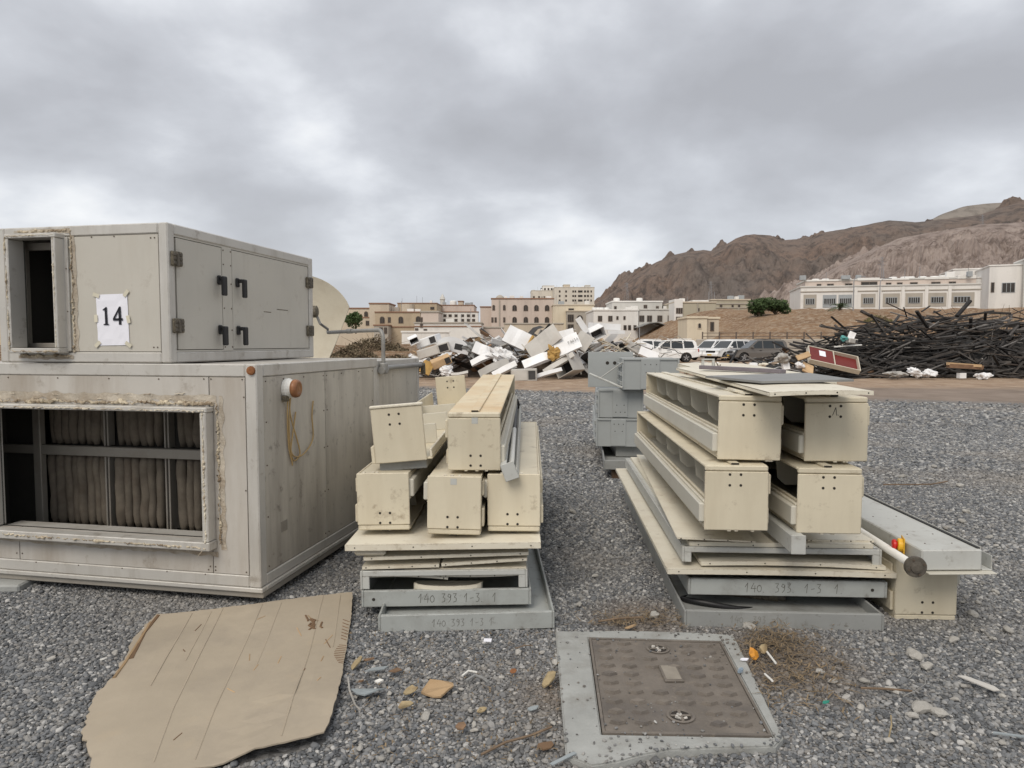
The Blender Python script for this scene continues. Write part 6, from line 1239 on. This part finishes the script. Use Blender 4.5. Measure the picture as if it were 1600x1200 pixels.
for k in range(110):
    mi = rs.choices(range(5), (3, 5, 3, 4, 2))[0]; mn, cn = mats[mi]; si = rs.randrange(5)
    if (si, mi) not in meshes: me = shapes[si].mesh('scrap_piece'); me.materials.append(M[mn]); meshes[si, mi] = me
    o = link('scrap_piece', meshes[si, mi]); u, v_ = rs.uniform(-1, 1), rs.uniform(-1, 1); o.location = (13.2 + u * 4.6, 32.6 + v_ * 2.4, .12 + 1.0 * (1 - u * u) * rs.random() * (1 + v_) * .6); o.rotation_euler = (rs.uniform(-.6, .6), rs.uniform(-.5, .5), rs.uniform(0, 3.1)); s_ = rs.uniform(.25, .8); o.scale = (s_ * 1.3, s_, s_)
    tag(o, 'small %s scrap piece between parked cars and timber heap' % cn, 'scrap', 'small %s scrap by the timber heap' % cn)
for k in range(34):
    o = link('plank', rs.choice(pm)); o.location = (13.5 + rs.uniform(-3.5, 4), 32 + rs.uniform(-1.5, 1.5), .2 + .7 * rs.random()); o.rotation_euler = (0, rs.gauss(0, .3), rs.gauss(0, .6)); tag(o, 'dark lath in the rubble left of the timber heap', 'plank', 'laths left of the timber heap')

# ================================================================== GRAVEL (far too many stones to count)
def edge_y(x): return 22.0 - .42 * x
def inside(poly, x, y):
    r_ = False; n_ = len(poly); j = n_ - 1
    for i in range(n_):
        if (poly[i].y > y) != (poly[j].y > y) and x < (poly[j].x - poly[i].x) * (y - poly[i].y) / (poly[j].y - poly[i].y) + poly[i].x: r_ = not r_
        j = i
    return r_
out_s = out[::8]; rs = random.Random(99); P = []; SC = []; RO = []; PK = []
def strew(y0, y1, sp_, s0, s1, lift, keep=1.):
    y = y0
    while y < y1:
        hw_ = .80 * y + 1.1; x = -hw_
        while x < hw_:
            if rs.random() < keep:
                xx, yy = x + rs.uniform(-.5, .5) * sp_, y + rs.uniform(-.5, .5) * sp_
                if yy < edge_y(xx) + rs.uniform(-1.6, .6) and not (yy < 4.7 and (inside(slab, xx, yy) or inside(out_s, xx, yy))):
                    s_ = s0 + (s1 - s0) * rs.random() ** 2.2; P.append((xx, yy, s_ * lift + .012 * noise.noise(Vector((xx * 1.3, yy * 1.3, 0))) * 0)); SC.append(s_); RO.append((rs.uniform(-.5, .5), rs.uniform(-.5, .5), rs.uniform(0, 6.28))); PK.append(rs.randrange(8))
            x += sp_
        y += sp_
strew(1.9, 4.6, .0135, .0055, .0115, .35); strew(1.9, 5.2, .05, .010, .016, .6, .5)
strew(4.6, 7.5, .021, .0085, .0165, .35); strew(7.5, 12.5, .036, .0145, .026, .35); strew(12.5, 27, .07, .026, .046, .3)
for k in range(300):              # grit kicked onto the collar and the cover
    a_ = slab[k % len(slab)].lerp(slab[(k + 1) % len(slab)], rs.random()); c_ = sum(slab, Vector()) / len(slab); f_ = rs.random() ** 3 * .5 if k < 230 else rs.uniform(.15, .9); q = a_.lerp(c_, .01 + f_); s_ = rs.uniform(.002, .0075) if k < 230 else rs.uniform(.002, .004)
    P.append((q.x, q.y, .031 + s_ * .4)); SC.append(s_); RO.append((rs.uniform(-.5, .5), rs.uniform(-.5, .5), rs.uniform(0, 6.28))); PK.append(rs.randrange(8))
me = bpy.data.meshes.new('gravel'); me.from_pydata(P, [], [])
for nm, ty, dat, key in (('scl', 'FLOAT', SC, 'value'), ('pick', 'INT', PK, 'value')): a_ = me.attributes.new(nm, ty, 'POINT'); a_.data.foreach_set(key, dat)
a_ = me.attributes.new('rot', 'FLOAT_VECTOR', 'POINT'); a_.data.foreach_set('vector', [q for r_ in RO for q in r_])
gm = bpy.data.materials.new('gravel_stone'); gm.use_nodes = True; t_ = gm.node_tree; n_ = t_.nodes; bs_ = n_['Principled BSDF']; bs_.inputs['Roughness'].default_value = .85; bs_.inputs['Specular IOR Level'].default_value = .25
oi = n_.new('ShaderNodeObjectInfo'); rp = n_.new('ShaderNodeValToRGB'); t_.links.new(oi.outputs['Random'], rp.inputs[0]); el = rp.color_ramp.elements; el[0].color = (.085, .088, .092, 1); el[1].color = (.46, .45, .43, 1); el[1].position = 1.
for p_, c_ in ((.3, (.145, .15, .156)), (.55, (.195, .2, .206)), (.72, (.225, .215, .2)), (.9, (.30, .298, .292))): q = rp.color_ramp.elements.new(p_); q.color = c_ + (1,)
gg = n_.new('ShaderNodeNewGeometry'); gn = n_.new('ShaderNodeTexNoise'); gn.inputs['Scale'].default_value = .6; gn.inputs['Detail'].default_value = 6; t_.links.new(gg.outputs['Position'], gn.inputs['Vector'])
gr = n_.new('ShaderNodeMapRange'); gr.inputs[1].default_value = .5; gr.inputs[2].default_value = .72; gr.inputs[4].default_value = .5; t_.links.new(gn.outputs[0], gr.inputs[0]); gx_ = n_.new('ShaderNodeMix'); gx_.data_type = 'RGBA'; t_.links.new(gr.outputs[0], gx_.inputs[0]); t_.links.new(rp.outputs[0], gx_.inputs[6]); gx_.inputs[7].default_value = (.27, .24, .205, 1)
last = gx_.outputs[2]                     # soil trodden in around the manhole and under the dry grass
for px_, py_, r0_ in ((1215, 1030, .42), (1005, 968, .30), (868, 1090, .22)):
    q = atz(px_, py_, .0); dn = n_.new('ShaderNodeVectorMath'); dn.operation = 'DISTANCE'; t_.links.new(gg.outputs['Position'], dn.inputs[0]); dn.inputs[1].default_value = q; an_ = n_.new('ShaderNodeMath'); an_.operation = 'MULTIPLY_ADD'; t_.links.new(gn.outputs[0], an_.inputs[0]); an_.inputs[1].default_value = .5; t_.links.new(dn.outputs['Value'], an_.inputs[2])
    mr_ = n_.new('ShaderNodeMapRange'); mr_.inputs[1].default_value = r0_ + .3; mr_.inputs[2].default_value = r0_ * .5 + .2; mr_.inputs[3].default_value = 0; mr_.inputs[4].default_value = .62; t_.links.new(an_.outputs[0], mr_.inputs[0]); mx_ = n_.new('ShaderNodeMix'); mx_.data_type = 'RGBA'; t_.links.new(mr_.outputs[0], mx_.inputs[0]); t_.links.new(last, mx_.inputs[6]); mx_.inputs[7].default_value = (.155, .118, .085, 1); last = mx_.outputs[2]
t_.links.new(last, bs_.inputs['Base Color'])
ng = bpy.data.node_groups.new('strew_gravel', 'GeometryNodeTree'); ng.interface.new_socket('Geometry', in_out='INPUT', socket_type='NodeSocketGeometry'); ng.interface.new_socket('Geometry', in_out='OUTPUT', socket_type='NodeSocketGeometry')
gi, go = ng.nodes.new('NodeGroupInput'), ng.nodes.new('NodeGroupOutput'); gl = ng.links; jn = ng.nodes.new('GeometryNodeJoinGeometry')
for v_ in range(8):
    ic = ng.nodes.new('GeometryNodeMeshIcoSphere'); ic.inputs['Radius'].default_value = 1; ic.inputs['Subdivisions'].default_value = 2
    sp_ = ng.nodes.new('GeometryNodeSetPosition'); ps = ng.nodes.new('GeometryNodeInputPosition'); nz_ = ng.nodes.new('ShaderNodeTexNoise'); nz_.noise_dimensions = '4D'; nz_.inputs['W'].default_value = v_ * 3.7; nz_.inputs['Scale'].default_value = 1.1; nz_.inputs['Detail'].default_value = 1.5
    gl.new(ps.outputs[0], nz_.inputs['Vector'])
    sb = ng.nodes.new('ShaderNodeVectorMath'); sb.operation = 'SUBTRACT'; gl.new(nz_.outputs['Color'], sb.inputs[0]); sb.inputs[1].default_value = (.5, .5, .5)
    ml = ng.nodes.new('ShaderNodeVectorMath'); ml.operation = 'SCALE'; gl.new(sb.outputs[0], ml.inputs[0]); ml.inputs['Scale'].default_value = 1.5
    ad_ = ng.nodes.new('ShaderNodeVectorMath'); ad_.operation = 'ADD'; gl.new(ps.outputs[0], ad_.inputs[0]); gl.new(ml.outputs[0], ad_.inputs[1])
    m2 = ng.nodes.new('ShaderNodeVectorMath'); m2.operation = 'MULTIPLY'; gl.new(ad_.outputs[0], m2.inputs[0]); m2.inputs[1].default_value = (1.15, .8 + .06 * (v_ % 3), .5 + .07 * (v_ % 4))
    gl.new(ic.outputs[0], sp_.inputs[0]); gl.new(m2.outputs[0], sp_.inputs['Position'])
    sm = ng.nodes.new('GeometryNodeSetMaterial'); sm.inputs['Material'].default_value = gm; gl.new(sp_.outputs[0], sm.inputs[0])
    ss = ng.nodes.new('GeometryNodeSetShadeSmooth'); ss.inputs['Shade Smooth'].default_value = (v_ % 2 == 0); gl.new(sm.outputs[0], ss.inputs[0])
    g2 = ng.nodes.new('GeometryNodeGeometryToInstance'); gl.new(ss.outputs[0], g2.inputs[0]); gl.new(g2.outputs[0], jn.inputs[0])
ip = ng.nodes.new('GeometryNodeInstanceOnPoints'); gl.new(gi.outputs[0], ip.inputs['Points']); gl.new(jn.outputs[0], ip.inputs['Instance']); ip.inputs['Pick Instance'].default_value = True
def na_(nm, ty): x = ng.nodes.new('GeometryNodeInputNamedAttribute'); x.data_type = ty; x.inputs[0].default_value = nm; return x.outputs[0]
gl.new(na_('pick', 'INT'), ip.inputs['Instance Index']); gl.new(na_('rot', 'FLOAT_VECTOR'), ip.inputs['Rotation']); gl.new(na_('scl', 'FLOAT'), ip.inputs['Scale']); gl.new(ip.outputs[0], go.inputs[0])
go_ = link('gravel', me); md = go_.modifiers.new('strew', 'NODES'); md.node_group = ng; me.materials.append(gm); tag(go_, 'grey crushed stone gravel covering the yard', 'gravel', kind='stuff')
print('gravel stones', len(P))

# ================================================================== LITTER ON THE GRAVEL
rs = random.Random(12)
def rock(r_, seed, flat_=.6):
    b = MB(); bm = bmesh.new(); bmesh.ops.create_icosphere(bm, subdivisions=2, radius=1)
    for v_ in bm.verts: k = 1 + .5 * noise.noise(v_.co * 1.1 + Vector((seed * 3.1, 0, 0))); v_.co = Vector((v_.co.x * k * 1.2, v_.co.y * k * .85, v_.co.z * k * flat_)) * r_
    me = bpy.data.meshes.new('stone'); bm.to_mesh(me); bm.free(); me.materials.append(M['pale_stone']); return me
rk = [rock(1., s_) for s_ in range(5)]
def stone(px, py, r_, label=None):
    p = atz(px, py, .015); o = link('stone', rk[rs.randrange(5)]); o.location = (p.x, p.y, .012 + r_ * .3); o.scale = (r_, r_, r_); o.rotation_euler = (rs.uniform(-.3, .3), rs.uniform(-.3, .3), rs.uniform(0, 6.3)); tag(o, label or 'small pale stone lying among the grey gravel', 'stone', None if label else 'pale stones on the gravel')
stone(1170, 981, .032, 'round white stone against the lowest right tray front'); stone(1427, 1025, .036, 'whitish veined stone alone on gravel at lower right'); stone(1449, 1042, .026, 'cream stone just behind the veined white stone'); stone(1022, 962, .03, 'crumpled pale stone lump between the two stacks')
for px, py, r_ in ((1480, 826, .03), (1503, 815, .03), (1450, 868, .024), (1510, 800, .03), (1545, 840, .025), (1282, 1050, .02), (1300, 1065, .016), (1385, 1000, .016), (1350, 1065, .022), (1395, 1080, .024), (1440, 1108, .034), (1466, 1115, .03), (1425, 1118, .02), (810, 1020, .018), (605, 1024, .016), (665, 1120, .02), (868, 1035, .018), (735, 1110, .013), (1520, 960, .03), (1575, 985, .026), (1490, 1000, .02), (895, 800, .03), (870, 830, .02), (930, 900, .018), (905, 945, .018), (180, 1020, .016), (80, 1030, .018), (1555, 925, .02), (1410, 745, .035), (1460, 730, .04), (1500, 760, .04)): stone(px, py, r_)
for k in range(60): stone(rs.uniform(1290, 1600), rs.uniform(700, 1190), rs.uniform(.008, .017))
for k in range(40): stone(rs.uniform(540, 870), rs.uniform(1000, 1190), rs.uniform(.007, .013))
def flake(label, px, py, pts, m, name, cat, z=.028, curl=.01, group=None, rotz=0.):
    p = atz(px, py, z); t = MB(); n0 = len(pts)
    for dz in (0, -.0025):
        for x, y in pts: t.v.append((x, y, dz + curl * math.sin(x * 40 + y * 23) * .6 + rs.uniform(0, curl * .5) * (dz == 0)))
    t.f = [tuple(range(n0)), tuple(range(2 * n0 - 1, n0 - 1, -1))] + [(i, i + n0, (i + 1) % n0 + n0, (i + 1) % n0) for i in range(n0)]
    o = t.build(name, m, fix=True); o.location = (p.x, p.y, z); o.rotation_euler = (rs.uniform(-.15, .15), rs.uniform(-.15, .15), rotz); return tag(o, label, cat, group)
def blob(w_, h_, n0=9, j=.3): return [(w_ * math.cos(a) * rs.uniform(1 - j, 1), h_ * math.sin(a) * rs.uniform(1 - j, 1)) for a in [6.283 * k / n0 for k in range(n0)]]
flake('torn pale brown cardboard scrap on gravel before the left stack', 684, 1076, blob(.085, .065, 11), 'tan_scrap', 'cardboard_scrap', 'scrap', .032, .02, rotz=.5)
flake('curled dry leaf beside the torn cardboard scrap', 641, 1079, blob(.035, .022), 'dry_leaf', 'dry_leaf', 'leaf', .035, .02); flake('dry brown leaf below the torn cardboard scrap', 633, 1101, blob(.035, .018), 'dry_leaf', 'dry_leaf', 'leaf', .035, .02)
flake('yellow dry leaf by the right edge of cardboard', 557, 1036, blob(.022, .045), 'dry_leaf', 'dry_leaf', 'leaf', .035, .02, rotz=-.3); flake('brown leaf scrap near the yellow leaf', 577, 1030, blob(.03, .012), 'dry_leaf_brown', 'dry_leaf', 'leaf', .03)
flake('pale grey sheet metal scrap beside the cardboard', 588, 1046, [(-.05, -.02), (.035, .0), (.05, .035), (-.02, .02)], 'scrap_sheet', 'sheet_scrap', 'scrap', .035, .004); flake('darker folded grey plastic scrap beside the cardboard', 573, 1079, [(-.075, .03), (.075, .03), (.05, -.012), (.0, -.04), (-.04, -.02)], 'scrap_sheet', 'plastic_scrap', 'scrap', .04, .01)
flake('small pale triangular scrap between two grey scraps', 592, 1064, blob(.025, .015, 4), 'white_plastic', 'plastic_scrap', 'scrap'); flake('rusty brown chip right of the grey scraps', 618, 1047, [(-.03, -.012), (.0, -.018), (.03, .005), (.005, .02)], 'dry_leaf_brown', 'wood_chip', 'scrap', .033, .004)
flake('small orange chip near cardboard edge', 564, 1064, blob(.014, .01, 5), 'dry_leaf_brown', 'wood_chip', 'scrap'); flake('square white paper bit before the left tray', 762, 1000, [(-.02, -.014), (.018, -.016), (.02, .015), (-.018, .014)], 'paper', 'paper_scrap', 'scrap', .034, .004)
flake('orange brown tile chip left of manhole', 802, 1048, blob(.017, .018, 6, .15), 'rust', 'tile_chip', 'scrap', .034, .003); flake('dark rusty leaf low before the left stack', 720, 1134, blob(.024, .028, 6, .25), 'dry_leaf_brown', 'dry_leaf', 'leaf', .036, .008); flake('brown chip below the white pebble left of manhole', 753, 1109, blob(.024, .016, 6), 'dry_leaf', 'wood_chip', 'scrap')
flake('pale blue plastic bit near the manhole left edge', 832, 1106, blob(.03, .016, 7), 'scrap_sheet', 'plastic_scrap', 'scrap'); flake('crumpled dry leaf at the manhole left edge', 857, 1062, blob(.03, .055, 8), 'dry_leaf', 'dry_leaf', 'leaf', .04, .03, rotz=-.5)
flake('flat brown cardboard piece left of manhole foot', 852, 1165, blob(.04, .03, 7), 'card_dark', 'cardboard_scrap', 'scrap'); flake('pale wood chip on the soil behind manhole', 985, 979, blob(.035, .018, 6), 'tan_scrap', 'wood_chip', 'scrap', .03)
flake('orange wrapper in the dry grass by manhole', 1178, 1022, blob(.022, .04, 7), 'orange_wrap', 'wrapper', 'wrapper', .05, .03); flake('yellow wrapper scrap touching the orange wrapper', 1193, 1014, blob(.018, .03, 7), 'dry_leaf', 'wrapper', 'wrapper', .055, .03); flake('white paper bit left of orange wrapper', 1163, 1030, blob(.02, .012, 6), 'paper', 'paper_scrap', 'scrap', .04)
flake('blue plastic bit on the manhole corner', 1157, 1048, blob(.016, .012, 7), 'blue_bit', 'plastic_scrap', 'scrap', .045, .02); flake('green plastic bit in dry grass', 1290, 1097, blob(.018, .01, 6), 'green_bit', 'plastic_scrap', 'scrap', .035); flake('grey flat blade shaped scrap at right', 1527, 1067, [(-.055, .05), (-.02, .05), (.06, -.02), (.065, -.05), (.035, -.055)], 'grey_scrap', 'sheet_scrap', 'scrap', .035, .004)
flake('pale torn strip at lower right edge', 1585, 1150, [(-.06, .03), (-.05, .04), (.08, -.02), (.06, -.035)], 'scrap_sheet', 'plastic_scrap', 'scrap', .035, .006); flake('pale strip at bottom left of manhole', 880, 1185, [(-.05, -.02), (-.04, -.03), (.05, .02), (.04, .03)], 'scrap_sheet', 'plastic_scrap', 'scrap', .035, .004)
flake('white plastic bit on the gravel beside big unit', 162, 1029, blob(.02, .012, 6), 'white_plastic', 'plastic_scrap', 'scrap', .035)
def stick(label, pts, r_, m='twig', name='twig', cat='twig', z=.03, group=None):
    Q = [atz(px, py, z) for px, py in pts]; o = Q[0]; ob = MB().tube([(q.x - o.x, q.y - o.y, .006 * math.sin(i * 2)) for i, q in enumerate(Q)], r_, 6).build(name, m); ob.location = (o.x, o.y, z); return tag(ob, label, cat, group)
stick('long dry stick slanting across the gravel near the bottom', [(752, 1179), (790, 1162), (830, 1147), (862, 1135)], .005); stick('pale bent cable piece beside the cardboard', [(544, 1058), (546, 1080), (555, 1100), (563, 1109)], .004, 'pale_stone', 'cable', 'cable'); stick('thin twig right of the left tray', [(805, 1013), (820, 1010), (832, 1007)], .003)
stick('small twig behind manhole', [(935, 971), (965, 968), (1005, 963)], .006); stick('dark twig on gravel far right', [(1380, 757), (1420, 758), (1455, 756), (1480, 752)], .008, z=.04); stick('dark twig right of dry grass', [(1345, 1075), (1380, 1078), (1425, 1078)], .005); stick('white straw lying in dry grass', [(1198, 1018), (1212, 1038)], .005, 'white_plastic', 'straw', 'straw', .05); stick('second white straw below the first', [(1195, 1053), (1207, 1066)], .005, 'white_plastic', 'straw', 'straw', .04)
stick('curled white plastic strip before left stack', [(722, 1056), (732, 1050), (745, 1049)], .005, 'white_plastic', 'plastic_strip', 'strip'); stick('dark arched rubber strip before left stack', [(728, 1064), (742, 1057), (755, 1058), (763, 1066)], .007, 'slate', 'rubber_strip', 'strip', .035); stick('thin looped grey wire beside dry grass', [(1420, 1060), (1432, 1050), (1445, 1053), (1446, 1068), (1430, 1082), (1412, 1086)], .0025, 'pipe', 'loop_wire', 'wire', .04)
stick('pale grass stalk at lower right', [(1392, 1118), (1393, 1135), (1389, 1150)], .003, 'dry_leaf')
# dry grass and soil litter right of the manhole
b = MB()
for k in range(1500):
    if k >= 1000: px, py = rs.uniform(540, 875), rs.uniform(985, 1195)
    elif k < 330: px, py = rs.gauss(1205, 26), rs.gauss(1004, 13)
    elif k < 800: px, py = rs.gauss(1236, 50), rs.gauss(1048, 34)
    else: px, py = rs.gauss(1000, 45), rs.gauss(968, 7)
    p = atz(px, py, .02)
    if inside(slab, p.x, p.y): continue
    a = rs.uniform(0, 6.28); l_ = rs.uniform(.02, .09) if k < 1000 else rs.uniform(.008, .03); up_ = rs.uniform(-.01, .022) if k < 330 else rs.uniform(0, .008); z = .02 + (rs.uniform(0, .035) if k < 330 else rs.uniform(0, .012)); d_ = Vector((math.cos(a), math.sin(a), 0)); s_ = Vector((-d_.y, d_.x, 0)) * rs.uniform(.001, .0035); q = Vector((p.x, p.y, z))
    m_ = q + d_ * l_ * .5 + Vector((0, 0, up_)); e_ = q + d_ * l_ + Vector((0, 0, up_ * .4)); b.add([q - s_, q + s_, m_ + s_, m_ - s_, e_], [(0, 1, 2, 3), (3, 2, 4)])
tag(b.build('dry_grass', 'straw', fix=False), 'clump of brown dry grass and straw beside the manhole', 'dry grass', kind='stuff')
